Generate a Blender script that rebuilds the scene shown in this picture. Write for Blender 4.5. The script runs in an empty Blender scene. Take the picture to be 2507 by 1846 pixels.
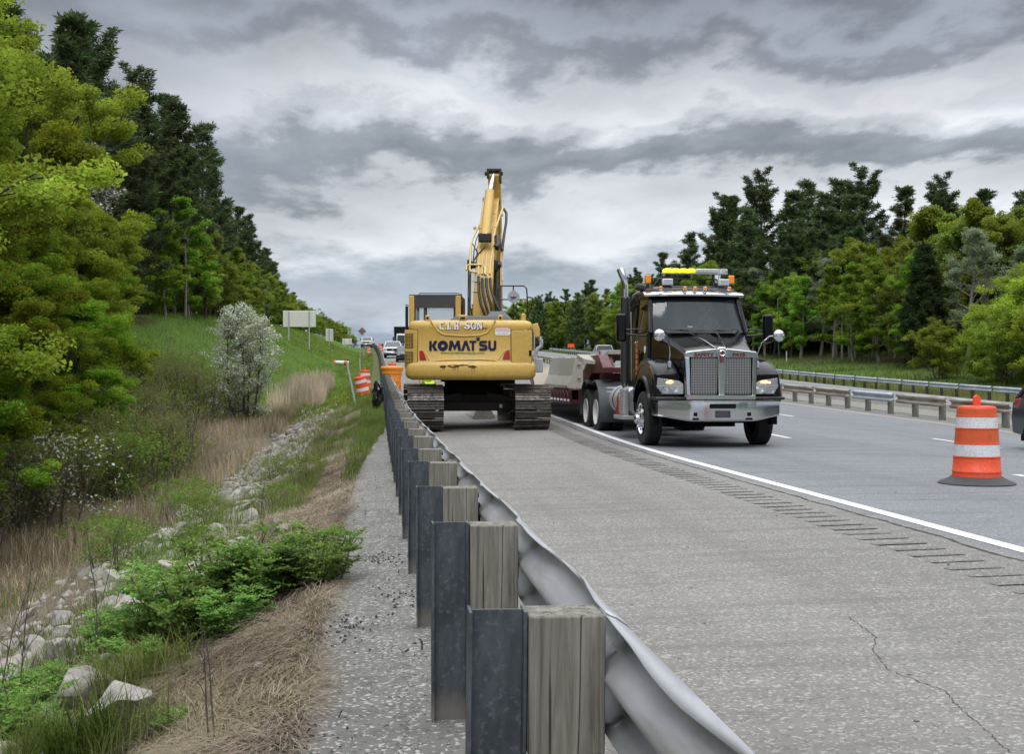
import bpy, math, random
import numpy as np
from mathutils import Vector, Matrix, noise as mnoise
R = math.radians
SC = bpy.context.scene
COL = SC.collection
rng = np.random.default_rng(7)
random.seed(7)

# ---------------------------------------------------------------- camera
cam = bpy.data.cameras.new('camera')
cam.lens = 42.5; cam.sensor_width = 36; cam.clip_start = .05; cam.clip_end = 5000
camo = bpy.data.objects.new('camera', cam); COL.objects.link(camo)
camo.location = (0, 0, 1.44); camo.rotation_euler = (R(90), 0, R(-6.4))
SC.camera = camo
SC.view_settings.view_transform = 'Standard'; SC.view_settings.look = 'None'
SC.view_settings.exposure = 0.0; SC.view_settings.gamma = 1
SC.render.resolution_x = 1024; SC.render.resolution_y = 755

# ---------------------------------------------------------------- sky
SUN_EL, SUN_AZ = R(52), R(200)
w = bpy.data.worlds.new('World'); SC.world = w; w.use_nodes = True
nt = w.node_tree; nt.nodes.clear()
def N(t, **k):
    n = nt.nodes.new(t)
    for a, b in k.items(): setattr(n, a, b)
    return n
def L(a, b): nt.links.new(a, b)
def math_(op, a, b=None, c=None):
    n = N('ShaderNodeMath', operation=op)
    for i, v in enumerate((a, b, c)):
        if v is None: continue
        if hasattr(v, 'is_linked'): L(v, n.inputs[i])
        else: n.inputs[i].default_value = v
    return n.outputs[0]
out = N('ShaderNodeOutputWorld'); bg = N('ShaderNodeBackground'); L(bg.outputs[0], out.inputs[0])
bg.inputs['Strength'].default_value = .1
sky = N('ShaderNodeTexSky', sky_type='NISHITA'); sky.sun_disc = False
sky.sun_elevation = SUN_EL; sky.sun_rotation = SUN_AZ
tc = N('ShaderNodeTexCoord'); sx = N('ShaderNodeSeparateXYZ'); L(tc.outputs['Generated'], sx.inputs[0])
X_, Y_, Z_ = sx.outputs
zc = math_('MAXIMUM', Z_, 0.0)
zi = math_('ADD', zc, .13)
cx = N('ShaderNodeCombineXYZ'); L(math_('DIVIDE', X_, zi), cx.inputs[0]); L(math_('DIVIDE', math_('MULTIPLY', Y_, .62), zi), cx.inputs[1]); cx.inputs[2].default_value = 3.7
def noi(scale, detail, rough, dist=0, vec=None, off=0):
    mp = N('ShaderNodeMapping'); mp.inputs['Location'].default_value = (off, off*.7, off*.3)
    L(vec or cx.outputs[0], mp.inputs[0])
    n = N('ShaderNodeTexNoise'); L(mp.outputs[0], n.inputs['Vector'])
    n.inputs['Scale'].default_value = scale; n.inputs['Detail'].default_value = detail
    n.inputs['Roughness'].default_value = rough; n.inputs['Distortion'].default_value = dist
    return n.outputs['Fac']
n1 = noi(.95, 4, .5, .3, off=7.3); n2 = noi(2.1, 9, .56, .15, off=5); n3 = noi(.45, 2, .5, 0, off=11); n4 = noi(8.5, 8, .62, .1, off=1.4)
el = math_('MULTIPLY', math_('ARCSINE', zc), 180/math.pi)
amp = math_('MINIMUM', math_('MULTIPLY_ADD', el, .85, .6), 11.0)
warp = math_('MULTIPLY', math_('ADD', math_('ADD', math_('SUBTRACT', n1, .5), math_('MULTIPLY', math_('SUBTRACT', n2, .5), .5)), math_('MULTIPLY', math_('SUBTRACT', n4, .5), .20)), amp)
azt = math_('MULTIPLY', math_('SUBTRACT', X_, .12), -2.5)
ew = math_('ADD', math_('ADD', el, math_('MULTIPLY', warp, 1.45)), azt)
ramp = N('ShaderNodeValToRGB'); L(math_('DIVIDE', ew, 30.0), ramp.inputs[0])
cr = ramp.color_ramp; cr.interpolation = 'EASE'
stops = [(0, (.46, .56, .72)), (2, (.34, .43, .57)), (3.4, (.56, .63, .72)), (5.0, (.46, .53, .61)), (6.6, (.80, .83, .87)),
         (7.9, (.66, .69, .73)), (9.0, (.27, .30, .335)), (10.4, (.32, .35, .39)), (11.6, (.60, .63, .68)), (12.6, (.74, .76, .80)), (13.8, (.60, .63, .68)), (15.2, (.28, .305, .35)),
         (16.2, (.38, .41, .48)), (18.0, (.19, .21, .245)), (21, (.25, .27, .315)), (29.5, (1.0, 1.02, 1.05))]
while len(cr.elements) < len(stops): cr.elements.new(.5)
for e, (p, c) in zip(cr.elements, stops): e.position = p/30; e.color = (*c, 1)
det = math_('MULTIPLY_ADD', math_('ADD', math_('SUBTRACT', n2, .5), math_('MULTIPLY', math_('SUBTRACT', n4, .5), .20)), 1.3, .98)
det2 = math_('MULTIPLY_ADD', math_('SUBTRACT', n3, .5), .9, 1.03)
lf = N('ShaderNodeMapRange', interpolation_type='SMOOTHSTEP'); L(math_('ADD', X_, math_('MULTIPLY', math_('SUBTRACT', n1, .5), .5)), lf.inputs[0])
lf.inputs[1].default_value = .02; lf.inputs[2].default_value = -.26; lf.inputs[3].default_value = 0; lf.inputs[4].default_value = .62
lm = N('ShaderNodeMixRGB'); L(lf.outputs[0], lm.inputs[0]); L(ramp.outputs[0], lm.inputs[1]); lm.inputs[2].default_value = (.35, .385, .445, 1)
mul = N('ShaderNodeVectorMath', operation='SCALE'); L(lm.outputs[0], mul.inputs[0])
top = math_('MULTIPLY_ADD', math_('MAXIMUM', math_('SUBTRACT', zc, .36), 0.0), 3.6, 1.0)
L(math_('MULTIPLY', math_('MULTIPLY', math_('MULTIPLY', det, det2), top), 10.0), mul.inputs['Scale'])
mx = N('ShaderNodeMixRGB'); mx.inputs[0].default_value = .94
L(sky.outputs[0], mx.inputs[1]); L(mul.outputs[0], mx.inputs[2]); L(mx.outputs[0], bg.inputs[0])

sl = bpy.data.lights.new('sun', 'SUN'); sl.energy = 1.35; sl.angle = R(20); sl.color = (1, .985, .96)
so = bpy.data.objects.new('sun', sl); COL.objects.link(so)
so.rotation_euler = (R(90)-SUN_EL, 0, math.pi - SUN_AZ)   # high, from behind the camera

# ---------------------------------------------------------------- materials
def newmat(name):
    m = bpy.data.materials.new(name); m.use_nodes = True
    global nt
    nt = m.node_tree
    b = nt.nodes['Principled BSDF']
    return m, b
def setc(b, k, v):
    if hasattr(v, 'is_linked'): L(v, b.inputs[k])
    else: b.inputs[k].default_value = v
def mixc(f, a, b, mode='MIX'):
    n = N('ShaderNodeMixRGB', blend_type=mode)
    for i, v in enumerate((f, a, b)):
        if hasattr(v, 'is_linked'): L(v, n.inputs[i])
        elif i == 0: n.inputs[0].default_value = v
        else: n.inputs[i].default_value = (*v, 1) if len(v) == 3 else v
    return n.outputs[0]
def coord(kind='Object', scale=(1, 1, 1)):
    t = N('ShaderNodeTexCoord'); mp = N('ShaderNodeMapping'); L(t.outputs[kind], mp.inputs[0])
    mp.inputs['Scale'].default_value = scale
    return mp.outputs[0]
def tnoise(vec, scale, detail=4, rough=.6, dist=0):
    n = N('ShaderNodeTexNoise'); L(vec, n.inputs['Vector'])
    n.inputs['Scale'].default_value = scale; n.inputs['Detail'].default_value = detail
    n.inputs['Roughness'].default_value = rough; n.inputs['Distortion'].default_value = dist
    return n.outputs['Fac']
def rampf(v, lo, hi, a=0., b=1.):
    n = N('ShaderNodeMapRange'); L(v, n.inputs[0])
    n.inputs[1].default_value = lo; n.inputs[2].default_value = hi; n.inputs[3].default_value = a; n.inputs[4].default_value = b
    return n.outputs[0]
def bump(b, h, strength=.5, dist=.01):
    n = N('ShaderNodeBump'); n.inputs['Strength'].default_value = strength; n.inputs['Distance'].default_value = dist
    L(h, n.inputs['Height']); L(n.outputs[0], b.inputs['Normal'])
def attr(name):
    n = N('ShaderNodeAttribute'); n.attribute_name = name; return n.outputs['Color']
def paint(name, c, rough=.5, metal=0, dirt=.25, dirtc=(.12, .10, .08), scale=3, coat=0, spec=.5, bmp=0, lo=.5, hi=.8):
    m, b = newmat(name)
    v = coord()
    n = rampf(tnoise(v, scale, 6, .65), lo, hi)
    col = mixc(math_('MULTIPLY', n, dirt), c, dirtc)
    fine = rampf(tnoise(v, scale*9, 3, .6), .3, .7, 1-dirt*.35, 1+dirt*.2)
    s = N('ShaderNodeVectorMath', operation='SCALE'); L(col, s.inputs[0]); L(fine, s.inputs['Scale'])
    L(s.outputs[0], b.inputs['Base Color'])
    L(rampf(n, 0, 1, rough, min(1, rough+.25*dirt*2)), b.inputs['Roughness'])
    b.inputs['Metallic'].default_value = metal; b.inputs['Coat Weight'].default_value = coat; b.inputs['Coat Roughness'].default_value = .06
    b.inputs['Specular IOR Level'].default_value = spec
    if bmp: bump(b, tnoise(v, scale*14, 3), bmp, .004)
    return m
def emis(name, c, e, s):
    m, b = newmat(name); b.inputs['Base Color'].default_value = (*c, 1)
    b.inputs['Emission Color'].default_value = (*e, 1); b.inputs['Emission Strength'].default_value = s
    b.inputs['Roughness'].default_value = .25
    return m

M = {}
M['yellow'] = paint('machine_yellow_paint', (.58, .375, .085), .40, dirt=.33, dirtc=(.30, .22, .12), scale=1.7, lo=.42, hi=.80)
M['dkgrey'] = paint('dark_grey_sheet', (.045, .05, .055), .45, dirt=.3)
M['black'] = paint('black_steel', (.012, .012, .013), .45, dirt=.35, dirtc=(.07, .06, .05))
M['matte'] = paint('matte_black', (.008, .008, .008), .9, dirt=.1, spec=.1)
M['gloss'] = paint('black_gloss_paint', (.004, .004, .005), .16, dirt=.03, dirtc=(.03, .03, .03), spec=.26)
M['chrome'] = paint('chrome', (.75, .76, .78), .09, 1, dirt=.15, dirtc=(.4, .38, .35))
M['brushed'] = paint('polished_steel', (.66, .67, .68), .14, 1, dirt=.10, dirtc=(.4, .38, .36), scale=2)
M['alu'] = paint('dull_aluminium', (.60, .61, .62), .38, .6, dirt=.35, dirtc=(.25, .24, .22), scale=6)
M['whitehub'] = paint('white_wheel_paint', (.62, .62, .60), .45, dirt=.4, dirtc=(.25, .2, .15), scale=5)
M['rubber'] = paint('tyre_rubber', (.016, .016, .017), .8, dirt=.45, dirtc=(.06, .055, .05), scale=5, bmp=.3)
M['mudrub'] = paint('black_plastic_fender', (.045, .05, .058), .5, dirt=.5, dirtc=(.10, .10, .10), scale=4)
M['shoe'] = paint('worn_track_steel', (.17, .155, .145), .42, .75, dirt=.7, dirtc=(.085, .068, .055), scale=9, bmp=.3, lo=.4, hi=.65)
M['greasy'] = paint('greasy_black_steel', (.022, .019, .017), .6, dirt=.6, dirtc=(.07, .055, .04), scale=5, bmp=.3)
M['rustred'] = paint('dark_red_steel', (.075, .010, .014), .5, dirt=.6, dirtc=(.06, .04, .035), scale=4, bmp=.3)
M['rust'] = paint('rust', (.10, .035, .015), .85, dirt=.7, dirtc=(.05, .02, .01), scale=8)
M['orange'] = paint('orange_plastic', (.78, .085, .025), .45, dirt=.6, dirtc=(.36, .07, .03), scale=5, lo=.45, hi=.8)
M['amberplastic'] = paint('yellow_orange_plastic', (.85, .28, .02), .45, dirt=.3, dirtc=(.45, .17, .04), scale=4)
M['white_band'] = paint('white_reflective_band', (.66, .66, .68), .4, dirt=.75, dirtc=(.38, .35, .32), scale=7)
M['orange_band'] = paint('worn_orange_band', (.62, .10, .025), .4, dirt=.65, dirtc=(.25, .06, .025), scale=14)
M['basert'] = paint('rubber_base', (.05, .053, .058), .75, dirt=.6, dirtc=(.12, .11, .11), scale=7)
M['barrier'] = paint('precast_concrete', (.36, .345, .31), .9, dirt=.6, dirtc=(.26, .23, .19), scale=3, bmp=.5)
M['galvgrey'] = paint('galvanised_steel', (.42, .45, .49), .5, .25, dirt=.45, dirtc=(.27, .29, .32), scale=5)
M['whitecar'] = paint('white_car_paint', (.75, .76, .78), .2, dirt=.1, coat=1)
M['silvercar'] = paint('silver_car_paint', (.45, .47, .5), .25, .5, dirt=.1, coat=1)
M['darkcar'] = paint('dark_car_paint', (.02, .024, .035), .18, .2, dirt=.08, coat=1)
M['plastic'] = paint('black_trim', (.015, .015, .016), .4, dirt=.2)
M['signback'] = paint('sign_back_aluminium', (.74, .73, .68), .5, .1, dirt=.25, dirtc=(.45, .44, .40), scale=3)
M['lens_red'] = paint('red_lens', (.40, .008, .008), .25, dirt=.2, coat=.5)
M['lens_amber'] = paint('amber_lens', (.85, .25, .01), .25, dirt=.1, coat=.5)
M['barkl'] = paint('pale_bark', (.22, .20, .17), .9, dirt=.7, dirtc=(.08, .07, .055), scale=4, bmp=.6)
M['bark'] = paint('brown_bark', (.085, .07, .055), .95, dirt=.6, dirtc=(.035, .03, .025), scale=4, bmp=.6)
M['hiviz'] = paint('hi_vis_cloth', (.55, .95, .02), .8, dirt=.15)
M['skin'] = paint('skin', (.45, .26, .18), .6, dirt=.1)
M['denim'] = paint('denim', (.05, .07, .12), .9, dirt=.3)
M['wht'] = paint('white_decal', (.8, .8, .8), .5, dirt=.1)
M['navy'] = paint('navy_decal', (.003, .004, .05), .45, dirt=.1)
M['green_dec'] = paint('green_decal', (.05, .26, .07), .5, dirt=.1)
M['redletter'] = paint('dark_red_letter', (.12, .012, .016), .4, dirt=.1)
M['pink'] = paint('pink_sticker', (.72, .48, .55), .5, dirt=.1)
M['orange_dec'] = paint('orange_decal', (.75, .16, .02), .45, dirt=.2)
M['gold_dec'] = paint('gold_decal', (.30, .20, .03), .4, dirt=.4, coat=.6)
M['lamp_yellow'] = emis('lit_yellow_lamp', (.9, .75, .02), (1, .84, .03), .9)
M['turn'] = emis('lit_turn_signal', (.9, .6, .2), (1, .62, .15), 2.2)
M['bin_bag'] = paint('black_bag', (.01, .01, .011), .25, dirt=.1)

def glassmat(name, c, rough=.05, alpha=.45):
    m, b = newmat(name); b.inputs['Base Color'].default_value = (*c, 1); b.inputs['Roughness'].default_value = rough
    b.inputs['Alpha'].default_value = alpha; b.inputs['Specular IOR Level'].default_value = .6; b.inputs['Coat Weight'].default_value = .25
    b.inputs['Coat Roughness'].default_value = .03
    return m
M['glass'] = glassmat('tinted_glass', (.06, .085, .095), alpha=.42)
M['clear'] = glassmat('clear_lens', (.75, .78, .8), alpha=.35)
M['darkglass'] = glassmat('dark_glass', (.01, .012, .014), alpha=.9)

def m_wood():
    m, b = newmat('weathered_wood')
    v = coord('Object', (30, 30, 1.6)); n = tnoise(v, 1.0, 6, .7, .6)
    v2 = coord('Object', (3, 3, .7)); g = tnoise(v2, 2.2, 4, .6)
    c = mixc(rampf(n, .3, .72), (.075, .070, .056), (.30, .285, .24))
    c = mixc(rampf(g, .58, .80, 0, .65), c, (.115, .125, .045))
    v3 = coord('Object', (15, 15, .22)); k = math_('ABSOLUTE', math_('SUBTRACT', tnoise(v3, 1.0, 2.5, .55, .3), .5)); k = rampf(k, .012, .004)
    c = mixc(math_('MULTIPLY', k, .92), c, (.018, .016, .012))
    L(c, b.inputs['Base Color']); b.inputs['Roughness'].default_value = .9
    bump(b, n, .9, .006)
    return m
M['wood'] = m_wood()
def m_post():
    m, b = newmat('bluish_galvanised_post')
    v = coord('Object', (1, 1, .35)); n = tnoise(v, 9, 8, .7); n2 = tnoise(coord('Object'), 40, 4, .7)
    c = mixc(rampf(n, .35, .68), (.032, .039, .047), (.115, .132, .150))
    c = mixc(rampf(n2, .55, .75, 0, .5), c, (.24, .28, .33))
    g = N('ShaderNodeSeparateXYZ'); L(coord('Object'), g.inputs[0])
    c = mixc(rampf(math_('ADD', g.outputs[2], math_('MULTIPLY', n2, .12)), .20, .10, 0, .75), c, (.22, .20, .17))
    L(c, b.inputs['Base Color']); b.inputs['Roughness'].default_value = .55; b.inputs['Metallic'].default_value = .35
    bump(b, n2, .15, .002)
    return m
M['post'] = m_post()
def m_rail(name, a, b_, rustc, lo, hi, metal=.35):
    m, b = newmat(name)
    v = coord('Object', (1, .25, 1)); n = tnoise(v, 5, 8, .65, .5); n2 = tnoise(coord('Object', (3, .3, 3)), 3.2, 5, .6)
    c = mixc(rampf(n, .3, .7), a, b_)
    c = mixc(rampf(n2, lo, hi), c, rustc)
    L(c, b.inputs['Base Color']); L(rampf(n, .3, .7, .5, .38), b.inputs['Roughness']); b.inputs['Metallic'].default_value = metal
    bump(b, n, .12, .004)
    return m
M['rail'] = m_rail('galvanised_rail', (.27, .275, .28), (.44, .45, .47), (.24, .225, .20), .48, .72, .3)
M['rail2'] = m_rail('silver_rail', (.30, .34, .38), (.52, .56, .60), (.30, .31, .31), .6, .8, .3)
M['rustrail'] = m_rail('stained_rail', (.30, .27, .23), (.40, .36, .30), (.17, .10, .06), .45, .65, .1)

def m_pave(name, a, b_, grit, speck=.5, bscale=1., streak=0, sc=1.0):
    m, b = newmat(name)
    g = N('ShaderNodeNewGeometry'); v = g.outputs['Position']
    def mp(s):
        q = N('ShaderNodeMapping'); L(v, q.inputs[0]); q.inputs['Scale'].default_value = s; return q.outputs[0]
    big = tnoise(mp((.5, .12, .5)), .9, 5, .6)
    mid = tnoise(mp((1, 1, 1)), 6, 6, .7)
    vo = N('ShaderNodeTexVoronoi'); L(mp((1, 1, 1)), vo.inputs['Vector']); vo.inputs['Scale'].default_value = 70*sc
    fin = tnoise(mp((1, 1, 1)), 140*sc, 3, .7)
    c = mixc(rampf(big, .3, .7), a, b_)
    c = mixc(rampf(mid, .35, .75, 0, .35), c, tuple(x*.62 for x in a))
    st = mixc(rampf(fin, .40, .62), tuple(x*.38 for x in a), tuple(min(1, x*1.5) for x in b_))
    c = mixc(speck*.62, c, st)
    sepc = N('ShaderNodeSeparateXYZ'); L(vo.outputs['Color'], sepc.inputs[0])
    c = mixc(rampf(sepc.outputs[0], .83, .86, 0, grit), c, (.55, .54, .51))
    c = mixc(rampf(sepc.outputs[1], .88, .90, 0, grit), c, (.03, .03, .03))
    if streak:
        s = tnoise(mp((.25, 3.2, 1)), 1.1, 5, .65)
        c = mixc(rampf(s, .48, .72, 0, streak), c, tuple(x*.62 for x in a))
        s = tnoise(mp((1.4, .04, 1)), 1.3, 3, .5)
        c = mixc(rampf(s, .5, .75, 0, streak*.7), c, tuple(x*.68 for x in a))
    L(c, b.inputs['Base Color']); b.inputs['Roughness'].default_value = .88; b.inputs['Specular IOR Level'].default_value = .3
    bump(b, mixc(.5, fin, vo.outputs['Distance']), .55*bscale, .006)
    return m
M['shoulder'] = m_pave('pale_shoulder_asphalt', (.170, .163, .150), (.235, .227, .210), .36, .16, .8, .55)
M['lane'] = m_pave('grey_lane_asphalt', (.165, .175, .187), (.20, .212, .225), .26, .2, .6, .65)
M['edge'] = m_pave('rough_verge_asphalt', (.10, .098, .09), (.225, .22, .205), .50, .14, 1.3, .6, .9)
M['line'] = paint('road_line_white', (.72, .73, .74), .6, dirt=.35, dirtc=(.35, .35, .34), scale=10)
M['yline'] = paint('road_line_yellow', (.55, .43, .22), .6, dirt=.4, dirtc=(.35, .33, .28), scale=10)
M['crack'] = paint('crack_dark', (.04, .038, .035), .95, dirt=.2)

def m_ground():
    m, b = newmat('verge_soil_and_litter')
    g = N('ShaderNodeNewGeometry'); v = g.outputs['Position']
    n = tnoise(v, 2.5, 8, .7); f = tnoise(v, 28, 5, .7)
    c = attr('gc')
    c = mixc(rampf(n, .35, .7, 0, .55), c, (.07, .06, .04))
    s = N('ShaderNodeVectorMath', operation='SCALE'); L(c, s.inputs[0]); L(rampf(f, .3, .7, .55, 1.45), s.inputs['Scale'])
    L(s.outputs[0], b.inputs['Base Color']); b.inputs['Roughness'].default_value = 1; b.inputs['Specular IOR Level'].default_value = .1
    bump(b, f, .9, .03)
    return m
M['ground'] = m_ground()
def m_leaf(name, trans=.35, vary=.25, gloss=.0):
    m = bpy.data.materials.new(name); m.use_nodes = True
    global nt
    nt = m.node_tree; nt.nodes.clear()
    o = N('ShaderNodeOutputMaterial'); d = N('ShaderNodeBsdfDiffuse'); t = N('ShaderNodeBsdfTranslucent'); x = N('ShaderNodeMixShader')
    c = attr('c'); oi = N('ShaderNodeObjectInfo')
    h = N('ShaderNodeHueSaturation'); L(c, h.inputs['Color'])
    L(rampf(oi.outputs['Random'], 0, 1, .5-.005*vary*4, .5+.028*vary*4), h.inputs['Hue']); L(rampf(oi.outputs['Random'], 0, 1, 1-vary, 1+vary), h.inputs['Value'])
    L(h.outputs[0], d.inputs[0]); L(h.outputs[0], t.inputs[0])
    x.inputs[0].default_value = trans; L(d.outputs[0], x.inputs[1]); L(t.outputs[0], x.inputs[2]); L(x.outputs[0], o.inputs[0])
    return m
M['leaf'] = m_leaf('leaves', .48); M['needle'] = m_leaf('needles', .25, .22); M['blade'] = m_leaf('grass_blades', .3, .0)
M['straw'] = m_leaf('dry_straw', .1, .0)
def m_rock():
    m, b = newmat('boulder_stone')
    v = coord('Object'); n = tnoise(v, 3, 8, .7); f = tnoise(v, 25, 5, .7); oi = N('ShaderNodeObjectInfo')
    base = mixc(oi.outputs['Random'], (.16, .14, .12), (.32, .30, .27))
    c = mixc(rampf(n, .4, .7), base, (.40, .38, .35)); c = mixc(rampf(f, .5, .75, 0, .6), c, (.14, .13, .11))
    L(c, b.inputs['Base Color']); b.inputs['Roughness'].default_value = .95
    bump(b, f, .6, .01)
    return m
M['rock'] = m_rock()
M['dkrock'] = paint('dark_riprap_stone', (.20, .185, .165), .95, dirt=.8, dirtc=(.38, .36, .33), scale=2.5, lo=.5, hi=.62)

# ---------------------------------------------------------------- object helpers
def link(o): COL.objects.link(o); return o
def tag(o, label=None, cat=None, group=None, kind=None):
    if label: o['label'] = label
    if cat: o['category'] = cat
    if group: o['group'] = group
    if kind: o['kind'] = kind
    return o
def empty(name, loc=(0, 0, 0), rz=0, label=None, cat=None, group=None):
    o = bpy.data.objects.new(name, None); o.empty_display_size = .2
    o.location = loc; o.rotation_euler = (0, 0, rz); link(o)
    return tag(o, label, cat, group)
def copy_tree(o, parent=None, loc=None, rz=None, scale=None, label=None, group=None):
    c = o.copy(); COL.objects.link(c); c.parent = parent
    for ch in list(KIDS.get(o.name, [])):
        d = copy_tree(ch, c); KIDS.setdefault(c.name, []).append(d)
    if loc is not None: c.location = loc
    if rz is not None: c.rotation_euler = (c.rotation_euler[0], c.rotation_euler[1], rz)
    if scale is not None: c.scale = scale if hasattr(scale, '__len__') else (scale,)*3
    if label: c['label'] = label
    if group: c['group'] = group
    return c
KIDS = {}
class MB:
    def __init__(s): s.v = []; s.f = []
    def add(s, vs, fs, mat=None):
        o = len(s.v)
        s.v += [tuple(mat @ Vector(p)) for p in vs] if mat is not None else [tuple(p) for p in vs]
        s.f += [tuple(i+o for i in f) for f in fs]
        return s
    def box(s, c, d, rot=None, taper=1):
        x, y, z = (q/2 for q in d); t = taper
        vs = [(-x, -y, -z), (x, -y, -z), (x, y, -z), (-x, y, -z), (-x*t, -y*t, z), (x*t, -y*t, z), (x*t, y*t, z), (-x*t, y*t, z)]
        m = Matrix.Translation(c)
        if rot: m = m @ Matrix.Rotation(rot[2], 4, 'Z') @ Matrix.Rotation(rot[1], 4, 'Y') @ Matrix.Rotation(rot[0], 4, 'X')
        return s.add(vs, [(3, 2, 1, 0), (4, 5, 6, 7), (0, 1, 5, 4), (1, 2, 6, 5), (2, 3, 7, 6), (3, 0, 4, 7)], m)
    def bb(s, x0, x1, y0, y1, z0, z1): return s.box(((x0+x1)/2, (y0+y1)/2, (z0+z1)/2), (abs(x1-x0), abs(y1-y0), abs(z1-z0)))
    def hexa(s, p):   # 8 corners: bottom 4 ccw, top 4 ccw
        return s.add(p, [(3, 2, 1, 0), (4, 5, 6, 7), (0, 1, 5, 4), (1, 2, 6, 5), (2, 3, 7, 6), (3, 0, 4, 7)])
    def tube(s, pts, r, n=10, cap=True):
        pts = [Vector(p) for p in pts]; rs = r if hasattr(r, '__len__') else [r]*len(pts)
        o = len(s.v); up = None
        for i, p in enumerate(pts):
            a = pts[max(i-1, 0)]; b = pts[min(i+1, len(pts)-1)]; t = (b-a).normalized()
            if up is None: up = Vector((0, 0, 1)) if abs(t.z) < .9 else Vector((0, 1, 0))
            x = t.cross(up)
            if x.length < 1e-4: x = t.cross(Vector((1, 0, 0)))
            x.normalize(); y = x.cross(t).normalized(); up = y
            for k in range(n):
                q = 2*math.pi*k/n; s.v.append(tuple(p + x*(math.cos(q)*rs[i]) + y*(math.sin(q)*rs[i])))
        for i in range(len(pts)-1):
            for k in range(n):
                a = o+i*n+k; b = o+i*n+(k+1) % n; s.f.append((a, b, b+n, a+n))
        if cap:
            s.f.append(tuple(o+k for k in range(n))[::-1]); e = o+(len(pts)-1)*n; s.f.append(tuple(e+k for k in range(n)))
        return s
    def cyl(s, a, b, r, r2=None, n=20): return s.tube([a, b], [r, r if r2 is None else r2], n)
    def prism(s, prof, axis, a, b):   # prof 2d polygon (u,v); axis 0: x=const planes (u=y,v=z); 1: (x,z); 2: (x,y)
        def P(u, v, t): return [(t, u, v), (u, t, v), (u, v, t)][axis]
        n = len(prof); vs = [P(u, v, a) for u, v in prof]+[P(u, v, b) for u, v in prof]
        return s.add(vs, [tuple(range(n)), tuple(range(2*n-1, n-1, -1))]+[(i, i+n, (i+1) % n+n, (i+1) % n) for i in range(n)])
    def lathe(s, prof, c=(0, 0, 0), axis='z', n=32, a0=0, a1=2*math.pi, close=False):
        o = len(s.v); full = abs(a1-a0-2*math.pi) < 1e-6; m = n if full else n+1
        for r, h in prof:
            for k in range(m):
                q = a0+(a1-a0)*k/n; u, v = r*math.cos(q), r*math.sin(q)
                s.v.append({'z': (c[0]+u, c[1]+v, c[2]+h), 'x': (c[0]+h, c[1]+u, c[2]+v), 'y': (c[0]+u, c[1]+h, c[2]+v)}[axis])
        for i in range(len(prof)-1+(1 if close else 0)):
            j = (i+1) % len(prof)
            for k in range(n):
                k2 = (k+1) % m; s.f.append((o+i*m+k, o+i*m+k2, o+j*m+k2, o+j*m+k))
        return s
    def ball(s, c, r, n=14, sq=(1, 1, 1)):
        o = len(s.v); h = n//2
        for i in range(h+1):
            t = math.pi*i/h
            for k in range(n):
                q = 2*math.pi*k/n; s.v.append((c[0]+r*sq[0]*math.sin(t)*math.cos(q), c[1]+r*sq[1]*math.sin(t)*math.sin(q), c[2]+r*sq[2]*math.cos(t)))
        for i in range(h):
            for k in range(n): s.f.append((o+i*n+k, o+(i+1)*n+k, o+(i+1)*n+(k+1) % n, o+i*n+(k+1) % n))
        return s
    def loft(s, secs, close=True, cap=True):  # list of equal-length rings
        o = len(s.v); n = len(secs[0])
        for r in secs: s.v += [tuple(p) for p in r]
        for i in range(len(secs)-1):
            for k in range(n if close else n-1):
                s.f.append((o+i*n+k, o+i*n+(k+1) % n, o+(i+1)*n+(k+1) % n, o+(i+1)*n+k))
        if cap and close:
            s.f.append(tuple(o+k for k in range(n))[::-1]); e = o+(len(secs)-1)*n; s.f.append(tuple(e+k for k in range(n)))
        return s
    def build(s, name, mat, parent=None, bevel=0, angle=40, loc=None, segs=2, fix=True, sub=0):
        me = bpy.data.meshes.new(name); me.from_pydata(s.v, [], s.f); me.validate()
        if fix:
            import bmesh
            bm = bmesh.new(); bm.from_mesh(me); bmesh.ops.remove_doubles(bm, verts=bm.verts, dist=1e-5)
            bmesh.ops.recalc_face_normals(bm, faces=bm.faces); bm.to_mesh(me); bm.free()
        me.polygons.foreach_set('use_smooth', [True]*len(me.polygons))
        me.set_sharp_from_angle(angle=R(angle)); me.materials.append(mat)
        o = link(bpy.data.objects.new(name, me)); o.parent = parent
        if parent is not None: KIDS.setdefault(parent.name, []).append(o)
        if loc: o.location = loc
        if bevel:
            b = o.modifiers.new('bevel', 'BEVEL'); b.width = bevel; b.segments = segs; b.limit_method = 'ANGLE'; b.angle_limit = R(35); b.harden_normals = False
        if sub:
            b = o.modifiers.new('sub', 'SUBSURF'); b.levels = b.render_levels = sub
        return o
def npmesh(name, V, F, mat, colors=None, smooth=False):
    """V (n,3), F (m,k) all faces same size (k=3/4); colors (n,3)"""
    me = bpy.data.meshes.new(name); V = np.asarray(V, dtype=np.float32); F = np.asarray(F, dtype=np.int32)
    m, k = F.shape
    me.vertices.add(len(V)); me.vertices.foreach_set('co', V.ravel())
    me.loops.add(m*k); me.loops.foreach_set('vertex_index', F.ravel())
    me.polygons.add(m); me.polygons.foreach_set('loop_start', np.arange(0, m*k, k, dtype=np.int32))
    try: me.polygons.foreach_set('loop_total', np.full(m, k, dtype=np.int32))
    except Exception: pass
    if smooth: me.polygons.foreach_set('use_smooth', np.ones(m, dtype=bool))
    me.update(calc_edges=True)
    if colors is not None:
        a = me.color_attributes.new('c' if mat is not M['ground'] else 'gc', 'FLOAT_COLOR', 'POINT')
        C4 = np.ones((len(V), 4), dtype=np.float32); C4[:, :3] = colors; a.data.foreach_set('color', C4.ravel())
    me.materials.append(mat)
    return me
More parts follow.
